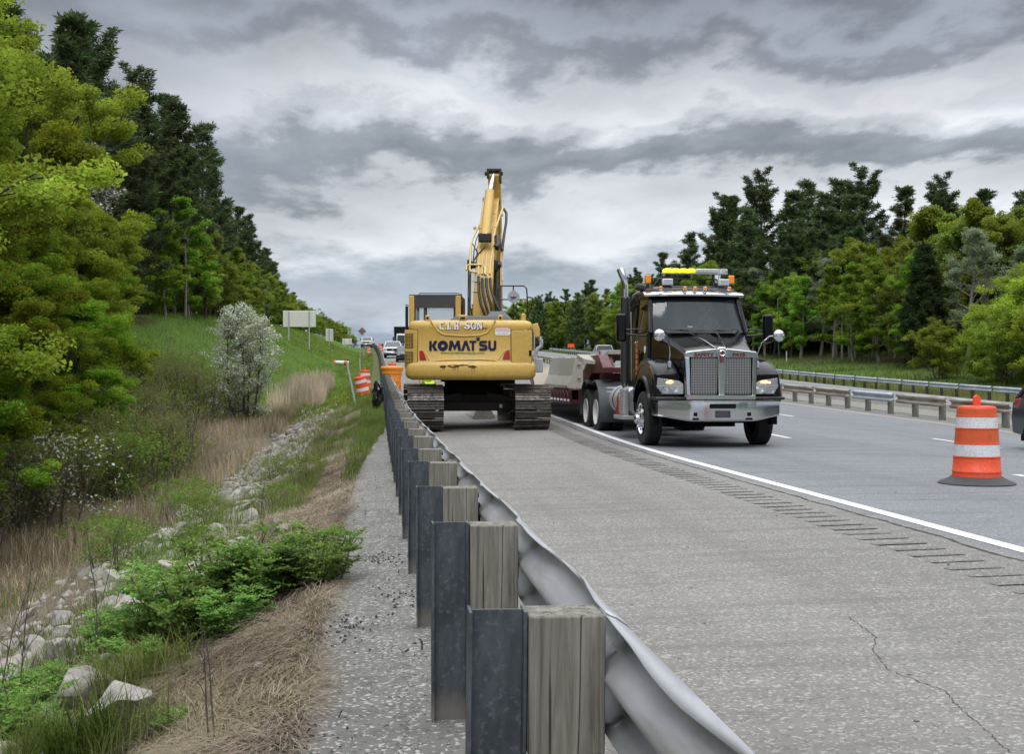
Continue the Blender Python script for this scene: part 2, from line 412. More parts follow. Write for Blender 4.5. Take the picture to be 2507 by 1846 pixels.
def textmesh(name, body, size, mat, parent, mtx, bold=0, extrude=.002, xs=1., align='CENTER', shear=0, spacing=1.0):
    cu = bpy.data.curves.new(name, 'FONT'); cu.body = body; cu.size = size; cu.offset = bold; cu.extrude = extrude
    cu.align_x = align; cu.shear = shear; cu.space_character = spacing; cu.resolution_u = 3
    o = bpy.data.objects.new(name, cu); me = bpy.data.meshes.new_from_object(o); bpy.data.objects.remove(o)
    me.transform(mtx @ Matrix.Diagonal((xs, 1, 1, 1))); me.materials.clear(); me.materials.append(mat)
    q = link(bpy.data.objects.new(name, me)); q.parent = parent
    if parent is not None: KIDS.setdefault(parent.name, []).append(q)
    return q

# ---------------------------------------------------------------- terrain
def lerp(x, xs, ys):
    if x <= xs[0]: return ys[0]
    for i in range(1, len(xs)):
        if x <= xs[i]:
            t = (x-xs[i-1])/(xs[i]-xs[i-1]); return ys[i-1]+(ys[i]-ys[i-1])*t
    return ys[-1]
def prof(Y):
    if Y < 19: return 0.
    if Y < 30: return .0013*(Y-19)**2
    t = Y-30
    if t < 75: return .157+.02*t+.00012*t*t
    if t < 190: return 2.332+.038*(t-75)
    if t < 390: return 6.702+.038*(t-190)-.00013*(t-190)**2
    return 9.102-.014*(t-390)
def curv(Y):
    if Y < 110: return 0.
    if Y < 330: return -.00007*(Y-110)**2
    return -3.388-.0308*(Y-330)
ROADX = [0, 5, 9, 16.8, 33, 36, 44, 60, 75]; ROADZ = [0, .085, .085, -.16, -.75, -1.0, -.6, 1.1, 2.2]
def zg(X, Y, rough=True):
    x = X-curv(Y); P = prof(Y)
    if x >= 0:
        z = P+lerp(x, ROADX, ROADZ)
        if rough and x > 36: z += mnoise.noise((X*.15, Y*.15, 3))*.35
        return z
    T = lerp(Y, [0, 25, 55, 100], [1.9, 1.9, 1.0, .35]); G = lerp(Y, [0, 30, 60, 85, 300], [.04, .08, .38, .5, .3])
    if x > -.4: return P-.03*(-x)/.4
    d = -.4-x
    nz = 0
    if rough:
        q = min(1, d/.6); nz = q*(.09*mnoise.noise((X*1.3, Y*1.3, 0))+.035*mnoise.noise((X*4.5, Y*4.5, 5))+.12*mnoise.noise((X*.35, Y*.35, 9)))
    if d < T/.4: return P-.03-.4*d+nz
    z = P-.03-T
    X0 = lerp(Y, [0, 60, 85, 110], [-6.2, -6.2, -4.4, -2.8])
    if x <= X0:
        k = X0-x; z += G*min(k, 9)+.12*max(0, min(k-9, 30))
    return z+nz
YR = list(np.arange(-206, -6, 20))+list(np.arange(-6, 30, .5))+list(np.arange(30, 60, 1.))+list(np.arange(60, 150, 2.5))+list(np.arange(150, 330, 5))+list(np.arange(330, 921, 20))
def strip(name, xs, ya=-206, yb=920, dz=0., mat=None, label=None, zf=None, sub=1, kind='structure', parent=None):
    """sheet following the road: lateral stations xs, lifted by dz"""
    ys = [ya]+[y for y in YR if ya < y < yb]+[yb]
    if sub > 1: ys = [a+(b-a)*k/sub for a, b in zip(ys[:-1], ys[1:]) for k in range(sub)]+[ys[-1]]
    V = []; 
    for y in ys:
        xs_ = xs(y) if callable(xs) else xs
        # linear interpolation of the terrain rows keeps every sheet parallel to the ground mesh
        import bisect
        i = max(0, min(len(YR)-2, bisect.bisect_right(YR, y)-1)); y0, y1 = YR[i], YR[i+1]; t = (y-y0)/(y1-y0)
        c0, c1 = curv(y0), curv(y1); c = c0+(c1-c0)*t
        for x in xs_:
            z = (1-t)*zg(x+c0, y0, False)+t*zg(x+c1, y1, False)
            V.append((x+c, y, z+dz+(zf(x, y) if zf else 0)))
    n = len(xs_); F = [(i*n+j, i*n+j+1, (i+1)*n+j+1, (i+1)*n+j) for i in range(len(ys)-1) for j in range(n-1)]
    me = npmesh(name, V, F, mat, smooth=True); o = link(bpy.data.objects.new(name, me))
    if kind: o['kind'] = kind
    if label: o['label'] = label
    if parent is not None: o.parent = parent; KIDS.setdefault(parent.name, []).append(o)
    return o
def mixf(a, b, t): return tuple(a[i]*(1-t)+b[i]*t for i in range(3))
STRAWC = (.19, .155, .115); GRASSC = (.085, .15, .025); DARKC = (.045, .042, .022); BRUSHC = (.13, .105, .06); SOILC = (.20, .18, .15)
def gcol(x, y):
    n = mnoise.noise((x*.5, y*.12, 2)); n2 = mnoise.noise((x*1.5, y*1.0, 7))
    if x >= 33.5:
        if x < 36: return mixf(SOILC, GRASSC, .5+n*.5)
        return mixf(GRASSC, DARKC, max(0, min(1, (x-46+6*n)/5)))
    if x > -.5: return (.17, .15, .12)
    d = -x
    if d < 1.0 and y > 26: return mixf((.10, .15, .03), BRUSHC, .5+n2*.6)
    if y > 52:
        c = (.075, .155, .02)
        if d > 14.5+2*n: c = DARKC
        elif d < 2.2+n: c = mixf(c, BRUSHC, .4)
        return mixf(c, BRUSHC, max(0, min(.8, (62-y)/10)) if d > 3 else 0)
    if d < 1.7+n*.5: c = STRAWC
    elif d < 3.0+n: c = mixf(STRAWC, GRASSC, .5+n2*.5)
    elif d < 5.2+n: c = mixf(SOILC, BRUSHC, .5+n2*.5)
    elif d < 8: c = BRUSHC
    else: c = DARKC
    return c
gx = [-420, -300, -200, -120, -80, -60, -45, -36, -30, -26, -22, -20, -18, -16.5]+list(np.arange(-15.2, -7, .8))+list(np.arange(-7, -4, .5))+list(np.arange(-4, -.5, .25))+[-.4, -.2, 0, 5, 9, 16.8, 33, 36, 38, 40, 42, 44, 47, 50, 55, 60, 75, 100, 150, 250, 420]
V = []; C = []
for y in YR:
    c = curv(y)
    for x in gx:
        z = zg(x+c, y) if (x < -.41 or x > 36.01) else zg(x+c, y, False)-.06
        if abs(x+.4) < .01: z -= .0
        V.append((x+c, y, z)); C.append(gcol(x, y))
n = len(gx); F = [(i*n+j, i*n+j+1, (i+1)*n+j+1, (i+1)*n+j) for i in range(len(YR)-1) for j in range(n-1)]
o = link(bpy.data.objects.new('ground', npmesh('ground', V, F, M['ground'], C, True))); o['kind'] = 'structure'

# pavement sheets
def rumble(x, y):
    if not (4.02 < x < 4.48): return 0.
    return -.012*max(0, math.sin(y*2*math.pi/.32))**.7 if math.sin(y*2*math.pi/.32) > 0 else 0.
def wavy(x, y):
    return 0
def vx(y):
    l = lerp(y, [16, 24, 34], [-.36, -.12, .40])+.07*mnoise.noise((0, y*.9, 3))+.03*mnoise.noise((0, y*5, 3)); l = min(l, .5); return [l, (l+.6)/2, .6]
strip('verge_pavement', vx, -206, 920, dz=.0, mat=M['edge'], sub=3)
M['vsoil'] = paint('grassy_verge_soil', (.10, .115, .045), 1, dirt=.8, dirtc=(.15, .125, .085), scale=.6, spec=.1)
strip('verge_soil', [-.42, -.2, 0, .2, .55], -206, 920, dz=-.012, mat=M['vsoil'])
strip('shoulder', [.6, 1.5, 2.5, 3.4, 3.95], dz=.004, mat=M['shoulder'])
strip('shoulder_rumble_strip', [3.95, 4.02, 4.06, 4.44, 4.48, 4.6], 3, 60, dz=.004, mat=M['shoulder'], zf=rumble, sub=12)
strip('shoulder_outer', [3.95, 4.6], 60, 920, dz=.004, mat=M['shoulder'])
strip('shoulder_near', [3.95, 4.6], -206, 3, dz=.004, mat=M['shoulder'])
strip('shoulder_seam', [4.6, 4.82], dz=.004, mat=M['shoulder'])
strip('carriageway', [4.82, 5, 7, 9, 12, 16.8, 17.2], dz=.004, mat=M['lane'])
strip('median_pavement', [17.2, 18.0, 20.2], dz=.0, mat=M['edge'])
strip('opposite_carriageway', [20.2, 25, 33.2], dz=.004, mat=M['lane'])
# markings
def mark(name, x, y0, y1, wd=.12, m='line'): strip(name, [x-wd/2, x+wd/2], y0, y1, dz=.009, mat=M[m])
mark('edge_line', 5.0, -206, 600, .15)
for k in range(-1, 24):
    mark('lane_dash', 8.75, 12.75+12.2*k, 12.75+12.2*k+3.05); mark('lane_dash', 12.5, 7.6+2.2+12.2*k+13.3, 7.6+2.2+12.2*k+16.3)
mark('median_line', 16.3, -206, 600, .12, 'yline')
for xx in (24.4, 28.1):
    for k in range(0, 22): mark('lane_dash', xx, 30+12.2*k, 33+12.2*k)
mark('opposite_edge_line', 20.9, 10, 600, .12, 'yline'); mark('opposite_edge_line', 31.8, 10, 600, .12)
# cracks and seams: thin crooked ribbons with ragged width
def crack(pts, w0=.006, w1=.02, step=.05, jit=.03, name='pavement_crack'):
    P = []
    for (a, b) in zip(pts[:-1], pts[1:]):
        nn = max(2, int(math.hypot(b[0]-a[0], b[1]-a[1])/step))
        for i in range(nn):
            t = i/nn; P.append((a[0]+(b[0]-a[0])*t, a[1]+(b[1]-a[1])*t))
    V = []; 
    for i, (x, y) in enumerate(P):
        nx = mnoise.noise((x*2, y*2, 1))*jit*3+random.uniform(-1, 1)*jit*.4; ny = mnoise.noise((x*2, y*2, 8))*jit*3
        wd = random.uniform(w0, w1); x2, y2 = x+nx, y+ny
        a = P[max(0, i-1)]; b = P[min(len(P)-1, i+1)]; dx, dy = b[0]-a[0], b[1]-a[1]; l = math.hypot(dx, dy) or 1
        for s in (-1, 1):
            X, Y = x2+s*wd/2*dy/l, y2-s*wd/2*dx/l; V.append((X, Y, zrow(X, Y)+.0065+.002*(w1 > .05)))
    F = [(2*i, 2*i+1, 2*i+3, 2*i+2) for i in range(len(P)-1)]
    o = link(bpy.data.objects.new(name, npmesh(name, V, F, M['crack']))); o['kind'] = 'structure'; return o
def zrow(X, Y):
    import bisect
    i = max(0, min(len(YR)-2, bisect.bisect_right(YR, Y)-1)); y0, y1 = YR[i], YR[i+1]; t = (Y-y0)/(y1-y0)
    c0, c1 = curv(y0), curv(y1); x = X-(c0+(c1-c0)*t)
    return (1-t)*zg(x+c0, y0, False)+t*zg(x+c1, y1, False)
crack([(4.72, 4), (4.74, 20), (4.70, 40), (4.72, 90)], .015, .05, .06, .012, 'pavement_seam')

crack([(2.72, 6.75), (2.60, 6.2), (2.42, 5.55), (2.5, 5.1), (2.40, 4.7), (2.35, 3.6)], .001, .0065, .02, .022)
crack([(.75, 9.9), (1.35, 9.95), (2.0, 10.2), (2.75, 10.5), (3.4, 10.55)], .002, .006, .04, .02); crack([(1.2, 8.6), (2.2, 8.4), (3.5, 8.75), (4.2, 8.6)], .001, .005, .04, .02)
crack([(.8, 15.2), (2.0, 15.0), (3.9, 15.3)], .002, .008, .06, .02); crack([(.8, 20.5), (3.9, 20.8)], .003, .010, .08, .02); crack([(.8, 12.6), (2.4, 12.8), (3.6, 12.4)], .001, .006, .05, .02)
crack([(5.3, 10.5), (6.2, 11.2), (8.0, 11.0), (8.6, 11.3)], .001, .004, .05, .02)
M['groove'] = m_pave('shade_grime_groove', (.14, .135, .126), (.185, .18, .168), .4, .1, 1)  # groove shade painted into the colour along with the grime
V = []; F = []
y = 5.0; rr0 = random.Random(2)
while y < 46:
    a, b = 4.04+rr0.uniform(-.02, .02), 4.46+rr0.uniform(-.02, .02); h = .05+rr0.uniform(-.01, .012)
    k = len(V)
    for (x, q) in ((a, y-h), (b, y-h*.8), (b+.01, y), (b, y+h*.8), (a, y+h), (a-.01, y)): V.append((x, q, zrow(x, q)+.0075))
    F.append((k, k+1, k+2, k+5)); F.append((k+5, k+2, k+3, k+4)); y += .32
o = link(bpy.data.objects.new('rumble_grooves', npmesh('rumble_grooves', V, F, M['groove']))); o['kind'] = 'structure'
# ---------------------------------------------------------------- vegetation
def leafquads(P, size, col, flat=.35, elong=.62, jit=.22, seed=0, nrm=None):
    """rhombic leaves at points P (n,3)"""
    r = np.random.default_rng(seed); n = len(P)
    size = np.asarray(size) if hasattr(size, '__len__') else np.full(n, size)
    s = (size*r.uniform(.6, 1.3, n))[:, None]
    nz = r.normal(size=(n, 3)); nz[:, 2] = np.abs(nz[:, 2])+flat*2
    if nrm is not None: nz = nz*.6+nrm
    nz /= np.linalg.norm(nz, axis=1)[:, None]
    a = r.normal(size=(n, 3)); a -= (a*nz).sum(1)[:, None]*nz; a /= np.linalg.norm(a, axis=1)[:, None]
    b = np.cross(nz, a)
    V = np.stack([P-a*s*.5, P+b*s*.5*elong+nz*s*.06, P+a*s*.5, P-b*s*.5*elong+nz*s*.06], 1).reshape(-1, 3)
    F = np.arange(4*n).reshape(-1, 4)
    c = np.asarray(col); c = np.broadcast_to(c, (n, 3))
    c = c*r.uniform(1-jit, 1+jit, (n, 1))*(1+r.normal(0, .05, (n, 3)))
    return V, F, np.repeat(np.clip(c, .002, 1), 4, 0)
def limb(mb, p0, d, L_, r0, segs, rr, up=.15, wob=.18, r1=.3):
    pts = [Vector(p0)]; d = Vector(d).normalized()
    for i in range(segs):
        d = (d+Vector((rr.gauss(0, wob), rr.gauss(0, wob), rr.gauss(0, wob)+up*.5))).normalized()
        pts.append(pts[-1]+d*L_/segs)
    rs = [r0*(1-(1-r1)*i/segs) for i in range(segs+1)]
    if mb is not None and r0 > .006: mb.tube(pts, rs, 7 if r0 > .05 else 4, cap=False)
    return pts, d
def broadleaf(H, Rc, base=.25, nl=14, leaves=20000, ls=.18, col=(.11, .17, .02), col2=None, seed=1, clump=.55, flatness=.6, bark='bark', name='maple', twig=True, top=1.0, multi=1, flower=None):
    rr = random.Random(seed); r = np.random.default_rng(seed); mb = MB(); tips = []
    for mtr in range(multi):
        off = Vector((rr.uniform(-.2, .2), rr.uniform(-.2, .2), 0))*(multi > 1)*1.5
        lean = Vector((rr.uniform(-.12, .12), rr.uniform(-.12, .12), 1)) if multi == 1 else Vector((off.x*1.6, off.y*1.6, 1))
        r0 = H*.016+.03
        if multi > 1: r0 *= .55
        tp, _ = limb(mb, off, lean, H*.86, r0, 9, rr, .3, .05, .15)
        for i in range(nl):
            t = base+(1-base)*((i+rr.random())/nl)**.9
            k = t*9*.999; j = min(8, int(k)); p = tp[j].lerp(tp[j+1], k-j) if t < 1 else tp[-1]
            az = i*2.399+rr.uniform(-.5, .5)
            tt = (t-base)/(1-base)
            rad = Rc*(math.sin(math.pi*min(1, max(.1, tt*.80+.16)))**.8)*rr.uniform(.65, 1.15)
            el = .15+tt*.95+rr.uniform(-.2, .2)
            d = Vector((math.cos(az)*math.cos(el), math.sin(az)*math.cos(el), math.sin(el)))
            pts, dd = limb(mb, p, d, max(.4, rad), r0*.42*(1-.55*tt), 5, rr, .12, .16, .25)
            tips.append((pts[-1], 1.0))
            ns = 5+int(rad*1.1)
            for q in range(ns):
                u = rr.uniform(.3, 1.0)*5*.999; j2 = min(4, int(u)); p2 = pts[j2].lerp(pts[j2+1], u-j2)
                d2 = (dd+Vector((rr.gauss(0, .8), rr.gauss(0, .8), rr.gauss(.1, .5)))).normalized()
                p3, d3 = limb(mb if twig else None, p2, d2, rad*rr.uniform(.2, .42)+.15, r0*.10, 3, rr, .1, .2, .4)
                tips.append((p3[-1], rr.uniform(.6, 1.1))); tips.append((p3[-2], rr.uniform(.5, .9)))
    T = np.array([tuple(t[0]) for t in tips]); S = np.array([t[1] for t in tips])
    wgt = S**2*r.uniform(.3, 1.6, len(T)); idx = r.choice(len(T), leaves, p=wgt/wgt.sum())
    off = r.normal(size=(leaves, 3)); off /= np.linalg.norm(off, axis=1)[:, None]; off *= (r.random((leaves, 1))**.45)
    off[:, 2] *= flatness
    P = T[idx]+off*clump*S[idx][:, None]
    P[:, 2] = np.maximum(P[:, 2], H*base*.25)
    cc = np.array(col)[None]*r.uniform(.72, 1.28, (len(T), 1)); c2 = np.array(col2 if col2 else col)
    mixt = r.random((len(T), 1))*.8; cc = cc*(1-mixt)+c2[None]*mixt
    lc = cc[idx]
    if flower is not None:
        m = r.random(leaves) < flower; lc = np.where(m[:, None], np.array([[.78, .80, .74]]), lc)
    Vv, F, C = leafquads(P, ls, lc, flat=.25, seed=seed)
    crown = npmesh('crown', Vv, F, M['leaf'], C)
    return mb, crown, bark
def pine(H, Rc, base=.2, seed=1, cards=14000, cs=.34, col=(.092, .122, .05), ragged=.5, bark='bark', dens=1.0):
    rr = random.Random(seed); r = np.random.default_rng(seed); mb = MB()
    tp = [Vector((0, 0, 0))]
    for i in range(10): tp.append(tp[-1]+Vector((rr.gauss(0, .06), rr.gauss(0, .06), H/10)))
    r0 = H*.013+.05
    mb.tube(tp, [r0*(1-.93*i/10) for i in range(11)], 8, cap=False)
    P = []; h = H*base; sz = []; NN = []
    while h < H*.985:
        t = (h-H*base)/(H*(1-base)); k = h/H*10; j = min(9, int(k)); c = tp[j].lerp(tp[j+1], k-j)
        nb = rr.choice([4, 5, 5, 6]); a0 = rr.uniform(0, 6.3)
        for b in range(nb):
            if rr.random() < .12*ragged: continue
            az = a0+2*math.pi*b/nb+rr.uniform(-.35, .35)
            Lb = Rc*((1-t)**.7*.92+.08)*(min(1, .6+t*2.2))*rr.uniform(1-.65*ragged, 1+.35*ragged)
            if rr.random() < .2*ragged: Lb *= 1.4
            el = rr.uniform(-.05, .22)+t*.75; d = Vector((math.cos(az)*math.cos(el), math.sin(az)*math.cos(el), math.sin(el)))
            pts = [c]; q = d.copy()
            for s in range(5):
                q = (q+Vector((rr.gauss(0, .07), rr.gauss(0, .07), (.02+.06*s) if s > 1 else -.02))).normalized(); pts.append(pts[-1]+q*Lb/5)
            mb.tube(pts, [max(.008, r0*.28*(1-t*.7)*(1-.85*i/5)) for i in range(6)], 4, cap=False)
            nsp = max(4, int(Lb*6.5))
            for s in range(nsp):
                u = rr.uniform(.28, 1.0)**.8*5*.999; j2 = int(u); p = pts[j2].lerp(pts[min(5, j2+1)], u-j2)
                side = rr.choice([-1, 1]); lat = Vector((-d.y, d.x, 0)); l2 = Lb*.34*(1.12-u/5)*rr.uniform(.4, 1.2)+.10
                e = p+(lat*side*.8+d*.6).normalized()*l2+Vector((0, 0, rr.uniform(.0, .16)*l2+.03))
                for g in range(3):
                    w_ = (g+1)/3; P.append(tuple(p.lerp(e, w_)+Vector((0, 0, rr.uniform(0, .10))))); sz.append(1.0)
            P.append(tuple(pts[-1])); sz.append(1.1)
        h += H*rr.uniform(.034, .052)*(1.25-t*.55)
    for g in range(6): P.append(tuple(tp[-1]+Vector((0, 0, -g*.18)))); sz.append(.8)
    P = np.array(P); sz = np.array(sz)
    per = max(3, int(cards/len(P))); n = len(P)*per
    C0 = np.repeat(P, per, 0); dirs = r.normal(size=(n, 3)); dirs[:, 2] = dirs[:, 2]*.45+.35; dirs /= np.linalg.norm(dirs, axis=1)[:, None]
    ln = (cs*np.repeat(sz, per)*r.uniform(.6, 1.25, n))[:, None]; C0 = C0+r.normal(0, cs*.24, (n, 3))*np.array([1, 1, .22])
    up = r.normal(size=(n, 3)); sd = np.cross(dirs, up); sd /= np.linalg.norm(sd, axis=1)[:, None]
    wd = ln*.085
    V = np.stack([C0-sd*wd*.4, C0+sd*wd*.4, C0+dirs*ln*.6+sd*wd, C0+dirs*ln, C0+dirs*ln*.6-sd*wd], 1)
    V = V[:, [0, 2, 3, 4]].reshape(-1, 3); F = np.arange(4*n).reshape(-1, 4)
    cl = np.repeat(r.uniform(.6, 1.5, len(P)), per)[:, None]*np.array(col)[None]*(1+r.normal(0, .12, (n, 3)))
    crown = npmesh('crown', V, F, M['needle'], np.repeat(np.clip(cl, .003, 1), 4, 0))
    return mb, crown, bark
def mk_tree(kind, data, label=None, cat='tree', group=None):
    mb, crown, bark = data
    e = empty(kind, (0, 0, 0), 0, label, cat, group)
    mb.build('trunk', M[bark], e, fix=False, angle=80)
    c = link(bpy.data.objects.new('crown', crown)); c.parent = e; KIDS.setdefault(e.name, []).append(c)
    return e
USED = {}
def plant(proto, X, Y, s=1, rz=None, label=None, group=None, dz=-.1, sz=None):
    rz = random.uniform(0, 6.3) if rz is None else rz
    s3 = (s, s, s*(sz or 1))
    if not USED.get(proto.name): USED[proto.name] = 1; t = proto; t.location = (X, Y, zg(X, Y)+dz); t.rotation_euler = (0, 0, rz); t.scale = s3
    else: t = copy_tree(proto, None, (X, Y, zg(X, Y)+dz), rz, s3)
    if label: t['label'] = label
    if group: t['group'] = group
    return t
YG = (.34, .385, .05); YG2 = (.235, .285, .038); MG = (.16, .22, .055)
RR0 = random.Random(77)
maples = [mk_tree('maple_tree', broadleaf(13, 5.0, .10, 28, 150000, .115, YG, YG2, 11, .60, name='m')),
          mk_tree('maple_tree', broadleaf(12, 4.6, .08, 26, 130000, .115, (.30, .34, .03), YG2, 12, .58)),
          mk_tree('maple_tree', broadleaf(9, 3.6, .05, 22, 90000, .10, (.27, .36, .035), (.18, .27, .03), 13, .5))]
farb = [mk_tree('broadleaf_tree', broadleaf(15, 4.6, .10, 26, 40000, .21, (.33, .38, .05), MG, 21, .75)),
        mk_tree('broadleaf_tree', broadleaf(14, 4.4, .08, 24, 38000, .21, (.28, .34, .06), (.17, .23, .06), 22, .75)),
        mk_tree('birch_tree', broadleaf(13, 2.6, .12, 24, 26000, .19, (.24, .35, .04), (.18, .27, .04), 23, .6, bark='barkl')),
        mk_tree('budding_tree', broadleaf(15, 3.4, .2, 22, 17000, .19, (.30, .34, .22), (.22, .26, .14), 24, .7, bark='barkl'))]
pines = [mk_tree('pine_tree', pine(21, 5.2, .14, 31, 38000, .50, ragged=1.0)),
         mk_tree('pine_tree', pine(20, 4.6, .20, 32, 34000, .50, ragged=1.15)),
         mk_tree('pine_tree', pine(18, 4.4, .10, 33, 34000, .50, (.105, .138, .06), ragged=.8)),
         mk_tree('spruce_tree', pine(11, 2.9, .03, 34, 34000, .40, (.06, .09, .036), ragged=.25))]
bushy = [mk_tree('roadside_bush', broadleaf(5.2, 3.0, .04, 16, 40000, .12, (.35, .40, .05), (.25, .31, .04), 41, .42, multi=3), cat='bush'),
         mk_tree('roadside_bush', broadleaf(4.2, 2.6, .04, 14, 32000, .12, (.29, .33, .055), (.20, .25, .04), 42, .4, multi=3), cat='bush')]
scrub = [mk_tree('scrub_bush', broadleaf(1.7, .9, .05, 8, 1300, .06, (.19, .22, .06), (.24, .20, .10), 51, .28, multi=4), cat='bush'),
         mk_tree('scrub_bush', broadleaf(2.2, 1.0, .05, 8, 900, .06, (.17, .20, .07), (.27, .21, .12), 52, .3, multi=4), cat='bush'),
         mk_tree('scrub_bush', broadleaf(1.3, 1.0, .03, 8, 2200, .07, (.20, .28, .05), (.17, .23, .06), 53, .26, multi=4), cat='bush')]

# left wood edge: bright maples near, pines standing above them
GL = 'bright maples at the left wood edge'
ml = [(-10.3, 26.5, 0, .99, 'tallest yellow green maple filling the left edge of the picture'),
      (-11.6, 33, 1, .95, 'spreading yellow green maple behind the leftmost maple'),
      (-8.4, 21, 2, .66, 'low bright maple at the left edge above the rocky bank'),
      (-12.7, 41, 0, .95, 'olive green maple stepping down towards the pines on the left'),
      (-9.6, 28.5, 2, .70, 'rounded bright green maple standing low in the left ditch'),
      (-10.2, 35, 2, .68, 'full bright green maple left of the brown brush'),
      (-13.9, 49, 1, .78, 'maple below the white flowering crown beside the dark pines'),
      (-11.0, 43, 2, .66, 'bushy green maple at the foot of the bright grass slope'),
      (-15.5, 31, 1, 1.2, 'tall maple second row behind the leftmost maple'),
      (-16.2, 40, 0, 1.2, 'maple in the second row, just in front of the tallest pine'),
      (-17, 60, 2, .9, 'green maple beside the thin bare pole trunk on the grass slope'),
      (-9.4, 24.5, 2, .62, 'low rounded maple in front of the leftmost maple'),
      (-8.9, 31.5, 2, .52, 'small bright maple low in the ditch between two larger ones'),
      (-9.0, 36.5, 2, .55, 'small bright maple at the edge of the brown brush'),
      (-10.4, 39.5, 1, .52, 'rounded low maple above the brown brush'),
      (-11.6, 45, 0, .60, 'mid sized maple just left of the bright grass slope'),
      (-12.6, 54, 1, .62, 'yellow green maple above the left end of the grass slope'),
      (-8.0, 24.5, 2, .48, 'dark low maple under the left crowns, near the white flowering shrub'),
      (-8.2, 20.5, 2, .42, 'small maple right at the left edge above the stones'),
      (-8.6, 27.5, 1, .45, 'low bushy maple in the shade of the left crowns'),
      (-11.3, 47, 1, .70, 'maple overlapping the left end of the bright grass slope'),
      (-11.6, 37, 2, .85, 'full maple behind the small bright maples'),
      (-12.2, 50, 2, .62, 'small maple at the left end of the grass slope')]
for X, Y, k, s, lab in ml: plant(maples[k], X, Y, s, None, lab, GL)
PL = 'tall dark pines in the row behind the left grass slope'
pl = [(-16.8, 58, 0, .86), (-15.6, 64, 1, .85), (-21, 57, 1, .74), (-16.6, 71, 0, .78), (-15.5, 77, 2, 1.05), (-19, 80, 0, .84), (-16, 86, 1, .90), (-15.3, 94, 2, 1.0), (-19, 97, 0, .95),
      (-16, 104, 1, .87), (-15.4, 113, 2, .93), (-16, 122, 0, .78), (-20, 118, 1, 1.0), (-15.8, 132, 2, .88), (-16, 143, 1, .74), (-16, 155, 2, .80), (-24, 72, 2, .85), (-25, 88, 0, .8), (-24, 108, 1, 1.0), (-23, 64, 0, .78),
      (-16, 168, 0, .64), (-16.2, 182, 2, .70), (-16.5, 198, 1, .56), (-16.5, 216, 2, .55), (-19, 50, 2, .74), (-16.8, 236, 0, .42), (-17.2, 258, 1, .40), (-20, 135, 0, .85), (-20, 160, 1, .75), (-20, 190, 0, .65), (-19, 225, 1, .5), (-19.5, 280, 2, .42), (-22, 300, 0, .4), (-26, 330, 1, .42)]
for i, (X, Y, k, s) in enumerate(pl):
    s *= .87+.17*math.sin(i*2.7)
    lab = 'dark green pine with layered boughs in the pine row behind the left grass slope'
    if i == 0: lab = 'tallest dark pine with ragged flat top on the left'
    plant(pines[k], X, Y, s, None, lab, PL)
UL = 'bright understorey trees below the left pine row'
ul = [(-14.2, 84, 2, .62), (-13.6, 90, 2, .75), (-14.5, 97, 2, .72), (-13.5, 100, 0, .5), (-14.0, 108, 1, .5), (-13.6, 118, 2, .6), (-13.8, 128, 0, .5), (-13.8, 138, 1, .5), (-13.8, 149, 0, .5), (-14, 161, 1, .5), (-14, 173, 0, .48),
      (-14, 186, 1, .45), (-14.2, 200, 0, .42), (-14.6, 214, 1, .40), (-15, 228, 0, .36), (-15.4, 244, 1, .36), (-14.5, 178, 3, .35), (-14.3, 154, 3, .42), (-16, 264, 0, .36), (-17, 284, 1, .36), (-13.9, 123, 1, .42), (-14.2, 134, 2, .5), (-14, 145, 3, .4), (-14.2, 167, 2, .42), (-18.5, 305, 0, .36), (-20, 325, 1, .36), (-22, 345, 0, .36), (-12.9, 94, 0, .4), (-13.2, 104, 1, .4), (-12.8, 112, 0, .36)]
for X, Y, k, s in ul: plant(farb[k], X, Y, s, None, 'yellow green young tree at the foot of the left pine row', UL)
for i in range(34):
    Y = 176+i*5.2; X = -12.4+(Y-176)*.024+RR0.uniform(-1.2, 1.0)
    plant(farb[[1, 0, 3, 2][i % 4]] if i % 3 else bushy[1], X, Y, RR0.uniform(.22, .34) if i % 3 else RR0.uniform(.7, 1.0), None, 'small leafy tree on the crest of the left slope, far behind the blank signs', 'small trees on the far crest')
for i in range(30):
    sd = -1 if i % 2 else 1; Y = -14-i*5; X = (-15-RR0.uniform(0, 6)) if sd < 0 else (50+RR0.uniform(0, 10))
    plant(farb[i % 3] if i % 4 else pines[0], X, Y, RR0.uniform(.8, 1.1), None, 'roadside tree behind the viewpoint', 'trees behind the viewpoint')
for i, (X, Y) in enumerate([(-14.8, 91), (-13.2, 86)]):
    e = empty('dead_tree', (X, Y, zg(X, Y)-.1), 0, ['tall thin grey bare trunk standing on the left grass slope', 'slim leaning bare birch trunk in the bright green tree'][i], 'tree')
    mb = MB(); mb.tube([(0, 0, 0), (.05, .05, 3), (-.05, 0, 6), (.02, 0, 9.3-3*i)], [.13-.04*i, .11-.04*i, .09-.03*i, .04], 8); mb.build('trunk', M['barkl'], e)
